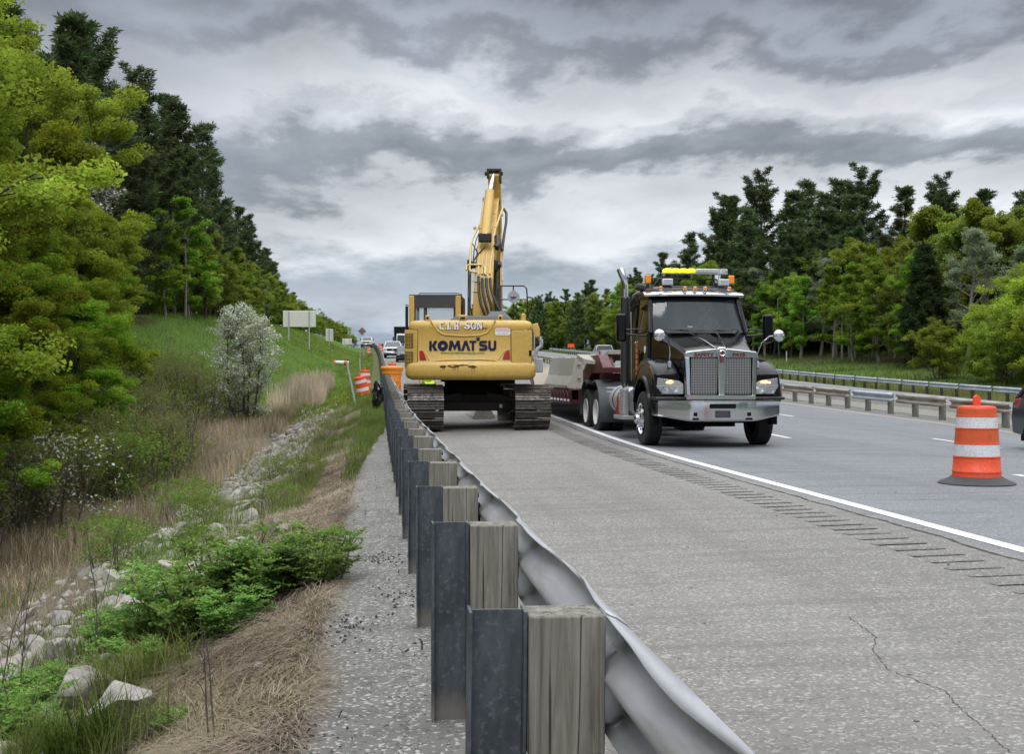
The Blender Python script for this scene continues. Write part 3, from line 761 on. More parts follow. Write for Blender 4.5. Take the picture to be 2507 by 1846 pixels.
# white-flowering trees
e = mk_tree('flowering_tree', broadleaf(3.9, 1.18, .08, 18, 17000, .085, (.38, .43, .24), (.46, .50, .33), 61, .24, multi=5, flower=.38), 'white blossoming tree with many stems standing alone in the brown brush')
e.location = (-5.25, 50.5, zg(-5.25, 50.5)-.1); e.scale = (1.08, 1.08, 1.32)
e = mk_tree('flowering_shrub', broadleaf(2.0, 1.2, .1, 10, 1000, .08, (.12, .17, .04), (.2, .25, .1), 62, .28, multi=3, flower=.4), 'sparse shrub with white blossom spikes at the foot of the left maples', 'bush')
e.location = (-6.6, 26.5, zg(-6.6, 26.5)-.1)
e = mk_tree('flowering_tree', broadleaf(11, 1.9, .3, 12, 3200, .2, (.20, .22, .17), (.14, .17, .1), 63, .5, bark='barkl', flower=.25), 'thin grey white blossoming crown between the maples and the pines', 'tree')
e.location = (-14.2, 55, zg(-14.2, 55)-.1)

# right wood
RR = random.Random(5)
GR = 'pines standing above the right wood'
pr = [(47.5, 180, 2, 1.0), (50, 172, 0, 1.08), (53, 177, 1, 1.15), (51, 163, 2, 1.1), (55, 168, 0, 1.2), (55, 156, 1, 1.05), (59, 162, 2, 1.25), (61, 148, 0, 1.08), (58, 143, 1, .95), (60, 153, 2, 1.2), (63, 139, 1, .95), (64, 131, 0, .92), (65, 124, 1, .85), (68, 119, 0, .78), (66, 127, 2, .9), (72, 116, 0, .8), (72, 104, 1, .7), (79, 106, 2, .8),
      (46, 192, 1, .8), (50, 200, 2, .8), (45, 205, 1, .6), (38, 228, 2, .62), (34, 250, 0, .55), (28, 275, 1, .55), (43, 240, 1, .7), (24, 300, 2, .6), (48, 222, 0, .62), (66, 134, 2, .95), (70, 124, 2, .9), (57, 150, 2, 1.1), (53, 150, 0, .8), (49, 168, 1, .8)]
for i, (X, Y, k, s) in enumerate(pr): plant(pines[k], X, Y, s, None, 'tallest dark pine above the right wood' if i == 6 else ('small dark pine in the far wood right of the excavator' if Y > 160 else 'dark pine rising out of the wood on the right'), GR)
GB = 'broadleaf trees of the right wood'
rw = []
for i in range(17):
    for row in range(3):
        Y = 72+i*5.6+RR.uniform(-1.8, 1.8); X = 50.5+row*6.5+RR.uniform(-1.5, 1.5)+(4 if Y < 100 else 0)
        k = RR.choice([0, 1, 0, 3, 1, 2] if row else [1, 2, 3, 0, 2]); rw.append((X, Y, k, RR.uniform(.72, .9) if row == 0 else RR.uniform(.88, 1.08)))
rw += [(47.5, 168, 2, .7), (46.5, 176, 1, .6), (49, 160, 0, .7), (52, 154, 2, .9), (51, 146, 0, .75), (53, 140, 3, .85)]
plant(farb[0], 57.5, 118, 1.5, 1.0, 'huge dome shaped yellow green tree, the broadest crown of the right wood', GB, sz=.72)
plant(farb[1], 62, 112, 1.35, 2.0, 'second broad olive dome beside the broadest crown of the right wood', GB, sz=.76)
for X, Y, k, s in rw:
    plant(farb[k], X, Y, s, None, {0: 'yellow green broadleaf tree in the wood on the right', 1: 'olive green broadleaf tree in the wood on the right', 2: 'fresh green birch in the wood on the right', 3: 'pale grey green budding tree in the wood on the right'}[k], GB)
GF = 'far trees beyond the opposite carriageway'
for i in range(34):
    Y = 156+i*6.2+RR.uniform(-2, 2); X = 47+curv(Y)*.9+RR.uniform(-2.5, 3)-(Y-158)*.045
    plant(farb[[1, 0, 1, 2, 0, 1, 3][i % 7]], X, Y, RR.uniform(.7, .95), None, 'green tree in the far wood between excavator and truck', GF)
for i in range(14):
    Y = 160+i*11+RR.uniform(-3, 3); X = 52+curv(Y)*.9+RR.uniform(-3, 3)-(Y-158)*.045
    plant(pines[i % 3], X, Y, RR.uniform(.5, .72), None, 'dark pine in the far wood between excavator and truck', GF)
plant(pines[3], 49.0, 104, 1.0, None, 'dense spruce in front of the tree trunks on the right', None)
plant(pines[3], 41, 190, .9, None, 'dark spruce left of the truck at the far wood edge', None)
GBU = 'yellow green bushes behind the silver guardrail'
for X, Y, k, s in [(44, 91, 1, .9), (45.5, 85, 0, 1.05), (43.5, 80, 1, 1.0), (44.5, 74, 0, 1.1), (47.5, 79, 0, 1.45), (43.5, 69, 1, 1.25), (45.5, 64, 0, 1.25), (50, 70, 0, 1.7), (43, 60, 1, 1.3), (47, 58, 0, 1.5), (51, 61, 1, 2.0), (51, 80, 1, 1.7), (54, 72, 0, 2.0), (56, 84, 1, 2.0), (52, 90, 0, 1.5), (58, 66, 0, 2.1)]:
    plant(bushy[k], X, Y, s, None, 'broad yellow green bush behind the silver guardrail on the right', GBU)
GD = 'dense dark spruces filling the inside of the right wood'
for i in range(46):
    Y = 66+i*3.0; plant(pines[3], 60+RR.uniform(-2, 5)+(8 if Y < 96 else 0), Y, RR.uniform(.7, 1.0), None, 'shaded dense spruce inside the right wood', GD)
for i in range(44):
    Y = 200+i*4.0; plant(pines[3] if i % 3 else farb[1], 46+curv(Y)-(Y-200)*.055+RR.uniform(0, 5), Y, RR.uniform(.38, .6), None, 'dark dense spruce in the far wood behind the carriageway', 'dense spruces of the far wood')
for i in range(20):
    Y = 140+i*3.4; plant(pines[3], 58+curv(Y)-(Y-140)*.12+RR.uniform(0, 4), Y, RR.uniform(.6, .9), None, 'dark dense spruce in the wood left of the truck', 'dense spruces of the far wood')
for i in range(36):
    Y = 44+i*4.2; plant(pines[3], -20.5-RR.uniform(0, 3)+curv(Y)*.3, Y, RR.uniform(.6, .85), None, 'shaded dense spruce inside the left wood', 'dense dark spruces filling the inside of the left wood')
for i in range(24):
    Y = 60+i*6; plant(bushy[i % 2], -16.3+RR.uniform(-1, 1), Y, RR.uniform(.7, 1.0), None, 'leafy bush at the top edge of the left grass slope', 'bushes along the top of the left slope')
# pale bare trunks in the dark right wood edge
for i in range(22):
    Y = 108+RR.uniform(0, 52); X = 51+RR.uniform(-.5, 7)
    e = empty('bare_trunk', (X, Y, zg(X, Y)-.2), 0, 'slim pale trunk standing at the dark right wood edge', 'tree', 'slim trunks along the right wood edge')
    mb = MB(); h = RR.uniform(6, 10); mb.tube([(0, 0, 0), (RR.uniform(-.3, .3), 0, h/2), (RR.uniform(-.6, .6), 0, h)], [.13, .1, .05], 6); mb.build('trunk', M['barkl'], e)
# right-hand dark backdrop trees (second rows) so that no horizon shows under the crowns
GK = 'second row trees deep in the right wood'
for i in range(34):
    Y = 70+i*3.4; X = (68 if Y > 100 else 84-(Y-70)*.2)+RR.uniform(0, 8)
    plant(farb[i % 3] if i % 3 else pines[2], X, Y, RR.uniform(.7, .95), None, 'shaded tree deep in the second row of the right wood', GK)
GK2 = 'second row trees deep in the left wood'
for i in range(16):
    Y = 26+i*7; X = -20-RR.uniform(0, 5)
    plant(farb[i % 2] if Y < 60 else pines[2], X, Y, RR.uniform(.75, .95) if Y < 60 else .7, None, 'shaded tree deep in the second row of the left wood', GK2)

# brush in the ditch, left
GS = 'scrubby bushes in the left ditch'
for i in range(150):
    Y = 17+41*RR.random()**.7; lo = -7.0 if Y < 30 else -5.6; X = lo-RR.random()*(2.8 if Y < 40 else 7)
    if abs(X+5.25) < 1.2 and Y < 50.5 and Y > 40: X -= 2.4
    plant(scrub[RR.choice([0, 1, 1, 2])], X, Y, RR.uniform(.6, 1.15), None, 'twiggy half bare bush in the brown brush of the left ditch', GS)
for X, Y, s in [(-3.0, 20.5, .5), (-2.4, 17.5, .42), (-3.7, 24, .6), (-2.0, 25, .4), (-1.2, 21, .35), (-3.4, 17, .55), (-4.2, 19.5, .6), (-1.4, 17.2, .3)]:
    plant(scrub[2], X, Y, s, None, 'small green bush on the grassy part of the bank', 'small bushes on the grassy bank')

# blades
def blades(name, P, h, wd, col, lean=.5, seed=0, label=None, cat=None, mat='blade', jit=.3, flat=False, z0=0., kind='stuff', dirn=None, patch=.6):
    r = np.random.default_rng(seed); n = len(P); P = np.asarray(P, float)
    hh = (h*r.uniform(.45, 1.25, n))[:, None]; az = r.uniform(0, 2*np.pi, n) if dirn is None else dirn+r.normal(0, .85, n)
    d = np.stack([np.cos(az), np.sin(az), np.zeros(n)], 1); s = np.stack([-np.sin(az), np.cos(az), np.zeros(n)], 1)
    up = np.array([[0, 0, 1.]]); le = (lean*r.uniform(.3, 1.6, n))[:, None]; w2 = (wd*r.uniform(.6, 1.3, n))[:, None]/2
    if flat: up = up*.12; le = le*0+1.
    m_ = P+up*hh*.55+d*hh*le*.28; t = P+up*hh*(1-.25*le)+d*hh*le*.85
    if flat: t = P+up*hh*r.uniform(-.1, 1.6, (n, 1))+d*hh+r.normal(0, .15, (n, 3))*hh*.6; m_ = (P+t)/2+up*hh*.9
    V = np.stack([P-s*w2, P+s*w2, m_+s*w2*.8, m_-s*w2*.8, t+s*w2*.12, t-s*w2*.12], 1).reshape(-1, 3)
    b = np.arange(n)[:, None]*6; F = np.concatenate([b+[[0, 1, 2, 3]], b+[[3, 2, 4, 5]]], 1).reshape(-1, 4)
    c = np.broadcast_to(np.asarray(col), (n, 3))*r.uniform(1-jit, 1+jit, (n, 1))*(1+r.normal(0, .06, (n, 3)))
    pn = np.array([mnoise.noise((p[0]*.45, p[1]*.18, 3.)) for p in P])[:, None]; pn2 = np.array([mnoise.noise((p[0]*1.7, p[1]*.8, 8.)) for p in P])[:, None]
    c = c*(1+.75*pn+.5*pn2); k_ = np.clip(.25+1.3*pn2-.5*pn, 0, .8)*patch; c = c*(1-k_)+np.array([[.19, .165, .09]])*k_
    o = link(bpy.data.objects.new(name, npmesh(name, V, F, M[mat], np.repeat(np.clip(c, .003, 1), 6, 0))))
    if kind: o['kind'] = kind
    return tag(o, label, cat)
def scatter(n, xr, yr, seed, dens=None, pw=1.0):
    r = random.Random(seed); out_ = []
    while len(out_) < n:
        Y = yr[0]+(yr[1]-yr[0])*r.random()**pw; X = r.uniform(*xr)
        if dens and r.random() > dens(X, Y): continue
        out_.append((X+curv(Y), Y))
    return out_
def onz(L_, dz=-.01): return np.array([(x, y, zg(x, y)+dz) for x, y in L_])
nf = lambda s, a=0: (lambda X, Y: max(0, min(1, .5+2.2*mnoise.noise((X*s, Y*s*.35, a)))))
P = scatter(95000, (-2.0, -.30), (3.6, 24), 1, lambda X, Y: .9 if X > -1.2-.012*(Y-5)*8+.3*mnoise.noise((X*2, Y*.7, 4)) else .22, 1.7)
blades('matted_straw', onz(P, .008), .21, .0038, (.37, .305, .235), seed=2, label='matted dry straw covering the top of the bank beside the pavement', cat='straw', mat='straw', jit=.5, flat=True, dirn=np.array([-1.0+2.6*mnoise.noise((p[0]*1.6, p[1]*1.1, 4)) for p in P]))
P = scatter(22000, (-2.4, -.4), (3.4, 15), 3, lambda X, Y: .8 if X > -1.7 else .3, 1.4)
blades('brown_leaf_litter', onz(P, .0), .10, .008, (.17, .135, .10), seed=4, label='dark brown dead grass mat on the upper bank', cat='dead grass', mat='straw', jit=.6, flat=True, dirn=2.2)
P = scatter(17000, (-6, -1.0), (4, 40), 5, lambda X, Y: (.08 if Y < 11 else .65)*nf(.8, 3)(X, Y), 1.1)
blades('bank_grass', onz(P), .20, .006, (.11, .17, .03), .6, 6, 'thin green grass among the rocks of the left bank', 'grass')
P = scatter(20000, (-2.6, .2), (22, 60), 7, lambda X, Y: nf(.9, 6)(X, Y)*(1 if X < -.5 or Y > 27 else 0), 1.)
P += scatter(5000, (-2.6, -.9), (15, 24), 77, nf(.9, 6))+scatter(7000, (-.5, .45), (17, 44), 78, lambda X, Y: 1 if X < vx(Y)[0]+.03 else 0)
blades('bank_turf', onz(P), .20, .007, (.14, .20, .045), .5, 8, 'green grass strip on the bank beyond the straw', 'grass')
P = scatter(50000, (-9, -1.2), (8.2, 50), 9, lambda X, Y: (.25 if Y < 25 else .4)+.6*nf(.6, 8)(X, Y), 1.1)
blades('dead_bank_grass', onz(P), .22, .005, (.34, .29, .215), .9, 10, 'dry pale grass among the bank rocks', 'dead grass', 'straw', .45)
P = scatter(22000, (-9, -3.6), (22, 62), 11, nf(.4, 12), 1.)
blades('dead_reeds', onz(P), .55, .010, (.33, .27, .19), .4, 12, 'tall dead reddish brown grass standing in the left ditch', 'dead grass', 'straw', .4)
P = scatter(5200, (-5.2, -2.7), (58, 80), 13, nf(.5, 21))
blades('tan_reed_patch', onz(P), 1.15, .014, (.52, .43, .33), .25, 14, 'pale tan reed patch right of the white blossoming tree', 'reeds', 'straw', .3)
P = scatter(52000, (-15, -.3), (50, 190), 15, None, 1.6)
blades('slope_grass', onz(P), .28, .024, (.17, .25, .035), .4, 16, 'bright green grass covering the far left slope', 'grass')
P = scatter(30000, (34, 58), (70, 190), 17, None, 1.)
blades('right_slope_grass', onz(P), .40, .03, (.085, .14, .022), .4, 18, 'green grass slope beyond the silver guardrail', 'grass')
P = scatter(9000, (33.9, 38), (40, 130), 19, nf(.5, 4), 1.)
blades('rail_foot_weeds', onz(P), .6, .014, (.20, .19, .08), .3, 20, 'tan and green weeds along the foot of the silver guardrail', 'weeds')
# denser tufts
def tuft(name, X, Y, n, h, rad, col, label, seed, wd=.006):
    r = random.Random(seed); L_ = [(X+r.gauss(0, rad), Y+r.gauss(0, rad)) for _ in range(n)]
    e = blades(name, onz(L_), h, wd, col, .8, seed, label, 'grass tuft', kind=None); return e
tuft('grass_tuft', -1.50, 7.75, 700, .34, .17, (.17, .25, .035), 'bright green grass tuft below the rose bushes, right of the grey stone', 21)
tuft('grass_tuft', -1.66, 6.35, 700, .32, .16, (.13, .22, .035), 'dense grass tuft in the bottom left corner of the picture', 22)
tuft('grass_tuft', -1.35, 6.15, 450, .28, .16, (.14, .22, .04), 'low grass tuft at the bottom edge of the straw', 23)
tuft('grass_tuft', -2.5, 9.6, 500, .33, .22, (.14, .2, .04), 'thin grass tuft left of the rose bushes among rocks', 24)
tuft('grass_tuft', -2.3, 13.5, 900, .42, .3, (.12, .2, .035), 'green grass tuft above the rose bushes', 25)
tuft('grass_tuft', -2.35, 16.5, 1100, .5, .4, (.11, .19, .03), 'tall green grass tuft half way along the rocky bank', 26)
# rugosa rose bushes
def rosebush(seed, n=5200):
    rr = random.Random(seed); r = np.random.default_rng(seed); mb = MB(); P = []; Nn = []
    for s in range(34):
        az = rr.uniform(0, 6.3); d = Vector((math.cos(az)*.75, math.sin(az)*.75, rr.uniform(.5, 1.2)))
        pts, dd = limb(mb, (rr.uniform(-.12, .12), rr.uniform(-.12, .12), 0), d, rr.uniform(.35, .66), .007, 5, rr, .25, .14, .5)
        for q in range(15):
            u = (rr.uniform(.3, 1) if q < 10 else rr.uniform(.93, 1))*5*.999; j = int(u); p = pts[j].lerp(pts[j+1], u-j)
            a2 = rr.uniform(0, 6.3); ld = Vector((math.cos(a2), math.sin(a2), rr.uniform(.1, .7))).normalized(); ll = rr.uniform(.07, .13)
            for g in range(4):    # pinnate leaf: leaflets in pairs
                c = p+ld*ll*(g+1)/4; sd = ld.cross(Vector((0, 0, 1))).normalized()*.018
                P.append(tuple(c+sd)); P.append(tuple(c-sd))
            P.append(tuple(p+ld*ll*1.25))
    P = np.array(P); V, F, C = leafquads(P, .040, np.where(r.random((len(P), 1)) < .35, np.array([[.30, .41, .10]]), np.array([[.18, .28, .07]])), flat=.8, elong=.6, seed=seed)
    e = empty('rose_bush', label='', cat='bush'); mb.build('stems', M['bark'], e, fix=False)
    c = link(bpy.data.objects.new('foliage', npmesh('foliage', V, F, M['leaf'], C))); c.parent = e; KIDS.setdefault(e.name, []).append(c)
    return e
roses = [rosebush(71), rosebush(72), rosebush(73)]
GRO = 'low rose bushes on the bank'
for i, (X, Y, k, s, lab) in enumerate([
    (-.42, 8.75, 0, .72, 'rose bush nearest the pavement at the right end of the green clump'), (-.62, 8.95, 1, .85, 'second rose bush from the pavement edge'), (-.86, 8.9, 2, .85, 'rose bush in the right half of the clump, behind a straw ledge'),
    (-1.08, 9.35, 0, 1.05, 'tallest rose bush at the top of the clump'), (-1.22, 8.7, 1, .95, 'dark centre rose bush with branches touching the straw'), (-1.45, 9.1, 2, 1.0, 'rose bush left of the clump centre'),
    (-1.72, 9.2, 0, .9, 'rose bush at the left shoulder of the clump'), (-1.98, 9.4, 1, .75, 'small rose bush at the far left end of the clump'), (-1.62, 8.2, 2, .72, 'low rose bush below the clump beside the grass tuft'),
    (-1.85, 8.0, 0, .6, 'small rose bush on the dark stone below the clump'), (-2.0, 7.15, 1, .80, 'large rose bush in the lower left corner'), (-2.25, 7.9, 2, .75, 'rose bush at the left picture edge'), (-2.1, 8.2, 0, .6, 'little rose bush between left edge rocks'),
    (-1.02, 6.15, 1, .25, 'seedling bush at the bottom edge in the straw'), (-.98, 8.35, 2, .6, 'low rose bush hanging over the straw in front of the clump')]):
    plant(roses[k], X, Y, s*(1.08 if X > -1.6 else .88), None, lab, GRO, dz=-.05)
# dead stalks
for i, (X, Y, h, lx) in enumerate([(-.72, 5.35, .58, -.07), (-.69, 5.33, .52, -.10), (-2.25, 7.9, 1.25, .1), (-2.3, 7.5, 1.0, .25), (-1.9, 8.6, .75, -.05), (-2.9, 13.0, 1.4, .3), (-3.1, 14, 1.2, -.2), (-1.5, 16, .6, .1), (-1.1, 19, .55, .05), (-4.2, 15, 1.5, .3)]):
    rr = random.Random(i+300); e = empty('dead_stalk', (X, Y, zg(X, Y)-.02), 0, ['left of two thin dark dead stalks rising from the straw at the bottom', 'right of two thin dark dead stalks rising from the straw at the bottom', 'tall bare branching stalk at the left picture edge', 'leaning bare stalk beside the left picture edge'][i] if i < 4 else 'thin bare branching stalk standing on the rocky bank', 'stalk', 'bare stalks on the bank')
    mb = MB(); pts = [(0, 0, 0), (lx*.3*h, 0, h*.35), (lx*.55*h, .02, h*.7), (lx*h, .0, h)]; mb.tube(pts, [.0045, .004, .003, .0015], 5)
    for q in range(5 if i < 2 else 14):
        t = rr.uniform(.3, .95); b = Vector((lx*t*h, 0, h*t)); d = Vector((rr.uniform(-1, 1), rr.uniform(-1, 1), rr.uniform(.6, 1.6))).normalized(); l = h*rr.uniform(.1, .35)*(1.2-t)
        mb.tube([b, b+d*l*.5+Vector((0, 0, .01)), b+d*l], [.0025, .002, .001], 4)
    mb.build('stem', M['bark'], e)

# boulders and stones
def rockmesh(seed, flat=.7):
    import bmesh
    bm = bmesh.new(); bmesh.ops.create_icosphere(bm, subdivisions=4, radius=.55); rr = random.Random(seed)
    pl_ = [(Vector((rr.gauss(0, 1), rr.gauss(0, 1), rr.gauss(0, .8))).normalized(), rr.uniform(.24, .36)) for _ in range(16)]
    for v in bm.verts:
        c = v.co.copy()
        for n_, d_ in pl_:
            k = c.dot(n_)
            if k > d_: c -= n_*(k-d_)
        c += c.normalized()*mnoise.noise(c*3+Vector((seed, 0, 0)))*.03; c += c.normalized()*mnoise.noise(c*9+Vector((seed, 3, 0)))*.02
        c.z *= flat; v.co = c
    me = bpy.data.meshes.new('boulder'); bm.to_mesh(me); bm.free()
    me.polygons.foreach_set('use_smooth', [True]*len(me.polygons)); me.set_sharp_from_angle(angle=R(18)); me.materials.append(M['rock']); return me
rocks = [rockmesh(s, f) for s, f in ((1, .6), (2, .7), (3, .55), (4, .8), (5, .65), (6, .5))]
def boulder(X, Y, s, lab, k=None, sink=.25):
    o = link(bpy.data.objects.new('boulder', rocks[RR.randrange(6) if k is None else k]))
    o.location = (X, Y, zg(X, Y)+s*(.35-sink)); o.rotation_euler = (RR.uniform(-.3, .3), RR.uniform(-.3, .3)+.25, RR.uniform(0, 6.3)); o.scale = (s*RR.uniform(.9, 1.5), s*RR.uniform(.8, 1.1), s)
    return tag(o, lab, 'rock', 'boulders of the stone bank')
for X, Y, s, lab in [(-1.36, 6.85, .42, 'smooth pale boulder half buried in straw at the bottom'), (-1.80, 7.75, .55, 'large cracked pale boulder beside the bottom left rose bush'), (-1.62, 8.15, .34, 'dark grey boulder under the small rose bush'), (-2.05, 6.95, .3, 'pale boulder cut by the left picture edge at the bottom'),
                     (-1.7, 6.2, .28, 'pale boulder in the bottom left corner'), (-2.35, 8.9, .34, 'brown grey boulder left of the rose clump'), (-1.45, 11.8, .5, 'large flat white ledge boulder above the rose clump'), (-1.25, 12.3, .42, 'long flat white boulder behind the ledge boulder'),
                     (-1.85, 11.2, .42, 'rounded white boulder left of the ledge boulder'), (-2.15, 11.0, .38, 'rounded boulder behind the left end of the rose clump'), (-1.05, 13.2, .32, 'flat pinkish boulder in the straw near the pavement'), (-.62, 6.55, .09, 'small white stone lying on the straw'),
                     (-1.6, 10.4, .3, 'small white boulder right above the rose clump'), (-.9, 10.4, .16, 'pink stone in the straw right of the rose clump')]:
    boulder(X, Y, s*1.15, lab, sink=.20)
for i in range(286):
    if i < 170:
        u = RR.random(); Y = 9.5+15*RR.random(); X = -1.25-abs(RR.gauss(0, 1.25))-.05*(Y-10)
        if X < -5.5: X = -2.6
        if X > -2.3 and Y < 10.8: X -= 1.1
        s = RR.uniform(.18, .58)*(1-.2*(X < -3.5)); sk = .30
    elif i < 200: Y = RR.uniform(6.2, 9.5); X = -1.9-RR.random()*1.0; s = RR.uniform(.16, .34); sk = .28
    else: Y = RR.uniform(22, 46); X = -2.4-.02*(Y-20)-abs(RR.gauss(0, .5)); s = RR.uniform(.18, .42); sk = .3
    boulder(X, Y, s, 'grey white boulder in the long stone band of the left bank', sink=sk)
P = scatter(1300, (-3.4, -1.7), (22, 58), 41); V = []; F = []
def pebbles(name, L_, s0, s1, label, cat, mat='rock', seed=3, dz=0):
    r = np.random.default_rng(seed); P = onz(L_, dz); n = len(P); s = r.uniform(s0, s1, n)[:, None, None]
    base = np.array([(1, 0, 0), (0, 1, 0), (-1, 0, 0), (0, -1, 0), (0, 0, .7), (0, 0, -.7)], float)
    V = base[None]*(1+r.normal(0, .25, (n, 6, 3))); a = r.uniform(0, 6.3, n); c, s_ = np.cos(a)[:, None], np.sin(a)[:, None]
    V = np.stack([V[..., 0]*c-V[..., 1]*s_, V[..., 0]*s_+V[..., 1]*c, V[..., 2]], -1)*s+P[:, None]
    tri = np.array([(0, 1, 4), (1, 2, 4), (2, 3, 4), (3, 0, 4), (1, 0, 5), (2, 1, 5), (3, 2, 5), (0, 3, 5)])
    F = (tri[None]+np.arange(n)[:, None, None]*6).reshape(-1, 3)
    o = link(bpy.data.objects.new(name, npmesh(name, V.reshape(-1, 3), F, M[mat]))); o['kind'] = 'stuff'; return tag(o, label, cat)
pebbles('riprap', P, .06, .18, 'small broken riprap stones in the far part of the bank', 'riprap', 'dkrock')
pebbles('riprap_chips', scatter(1600, (-5, -1.7), (6, 40), 42), .03, .1, 'small stones between the boulders of the bank', 'stones')
P = scatter(1500, (-.42, .3), (2.5, 16), 43, lambda X, Y: .15+.85*(mnoise.noise((X*2, Y*.8, 4)) > .05 or X < -.25), 1.4)
pebbles('gravel', P, .002, .007, 'loose gravel on the pavement strip behind the guardrail', 'gravel', 'rock', 5, .004)
P = scatter(700, (-.42, .25), (2.5, 10), 44, lambda X, Y: max(0, mnoise.noise((X*2.4, Y*1.3, 4))*2.2), 1.2)
pebbles('asphalt_crumbs', P, .002, .011, 'dark broken asphalt crumbs on the strip behind the guardrail', 'gravel', 'crack', 6, .004)
pebbles('road_grit', scatter(150, (.8, 8), (3.5, 16), 91, None, 1.2), .005, .014, 'small stray stones on the shoulder', 'grit', 'dkrock', 9, .006)
P = scatter(260, (-.5, .25), (3, 18), 45); blades('twigs', onz(P, .012), .11, .007, (.03, .022, .016), seed=46, label='dark twigs and bark bits on the pavement strip', cat='twigs', mat='straw', flat=True)
# ---------------------------------------------------------------- guardrails
def wprof(top=.80, face=1, x0=0., lipdx=0., lipdz=0.):
    # W-beam section seen in (x,z); face=+1 bulges towards +x
    pts = [(.012+lipdx, 0+lipdz), (.040+lipdx*.6, -.012+lipdz*.5), (.070, -.032), (.083, -.055), (.080, -.078), (.050, -.105), (.018, -.128), (.004, -.145), (0, -.156)]
    p = pts+[(x, -.312-z) for x, z in [(.0, -.156), (.004, -.145), (.018, -.128), (.050, -.105), (.080, -.078), (.083, -.055), (.070, -.032), (.040, -.012), (.012, 0)]][1:]
    return [(x0+face*x, top+z) for x, z in p]
def rail_sheet(y0, y1, X, top, face, step, mat, parent, name, dent=0, seed=0, base=(0, 0, 0), sol=.004):
    ys = np.arange(y0, y1+1e-6, step); secs = []
    for y in ys:
        dx = dz = 0
        if dent:
            ph = math.sin(math.pi*((y-3.15)/1.905) % math.pi)
            dx = dent*(.05+ph**1.3*.95)*(.85+1.3*mnoise.noise((y*.55, 0, 0)))+.010*mnoise.noise((y*2.2, 3, 0))+.004*mnoise.noise((y*4, 0, 1)); dz = -dent*.6*ph*(1+mnoise.noise((y*.7, 0, 5)))+.003*mnoise.noise((y*5, 0, 1))
            dx = max(-.012, dx)
        c = curv(y); g = prof(y)+lerp(X, ROADX, ROADZ)*(X > 0)
        secs.append([(x+c-base[0], y-base[1], z+g-base[2]) for x, z in wprof(top, face, X, dx, dz)])
    mb = MB().loft(secs, close=False, cap=False); o = mb.build(name, mat, parent, angle=60)
    s = o.modifiers.new('thickness', 'SOLIDIFY'); s.thickness = sol; s.offset = 0
    return o
def ibeam(h, d=.152, f=.10, t=.009, depth=.0):
    mb = MB(); mb.bb(-d/2, -d/2+t, -f/2, f/2, -.3, h); mb.bb(d/2-t, d/2, -f/2, f/2, -.3, h); mb.bb(-d/2+t, d/2-t, -.004, .004, -.3, h-.001); return mb
base = (.6, 3.15, 0)
g1 = empty('guardrail', base, 0, 'long weathered guardrail with wooden blocks and dented rail running away beside the shoulder', 'guardrail')
pm = None; bmesh_ = None; rr = random.Random(3); faredge = MB()
y = 3.15; k = 0
far = MB()
while y < 230:
    c = curv(y); x = .305+c; z = prof(y)
    if k < 100:
        if pm is None:
            o = ibeam(.825).build('post', M['post'], g1, bevel=.0015)
            m_ = MB(); m_.box((.178, 0, .637), (.2, .152, .36)); b = m_.build('wood_block', M['wood'], o, bevel=.006); pm, bmesh_ = o, b
        else:
            o = link(pm.copy()); o.parent = g1; b = link(bmesh_.copy()); b.parent = o
        o.location = (x-base[0], y-base[1], z-base[2]); o.rotation_euler = (rr.gauss(0, .006), rr.gauss(0, .008), rr.gauss(0, .015)-(.176 if y > 330 else (.0008*(y-110) if y > 110 else 0)))
        o.scale = (1, 1, 1+rr.gauss(0, .01))
        b.rotation_euler = (rr.gauss(0, .006), rr.gauss(0, .008), rr.gauss(0, .02))
    else: far.box((x-base[0], y-base[1], z+.4), (.15, .1, .82))
    y += 1.905; k += 1
o = far.build('far_posts', M['post'], g1); o['kind'] = 'stuff'
i = 0; y = -.66
while y < 225:
    y1 = y+3.81+.15; near = y < 20
    rail_sheet(y, y1, .588+.004*(i % 2), .80+.003*(i % 2), 1, .08 if near else (.25 if y < 60 else .6), M['rail'], g1, 'rail_beam', .062 if y < 90 else .02, i*0+1, base)
    if i < 8:
        mb = MB()
        for dz in (-.045, -.11, -.20, -.265):
            for dy in (.05, .16):
                q = Vector((.572-base[0]+.02, y+dy-base[1]+.0, .80+dz)); mb.cyl(q+Vector((-.022, 0, 0)), q+Vector((.0, 0, 0)), .016, n=6); mb.cyl(q+Vector((-.034, 0, 0)), q+Vector((-.02, 0, 0)), .008, n=8)
        mb.build('splice_bolts', M['black'], g1)
    y += 3.81; i += 1
for q in range(1, 9):
    y = 3.15+1.905*q-1.905; mb = MB(); mb.cyl((.668-base[0], y-base[1], .64), (.61-base[0], y-base[1], .64), .022, n=8); mb.box((.598-base[0], y-base[1]+.12, .64), (.012, .09, .12)); mb.build('post_bolt', M['black'], g1)

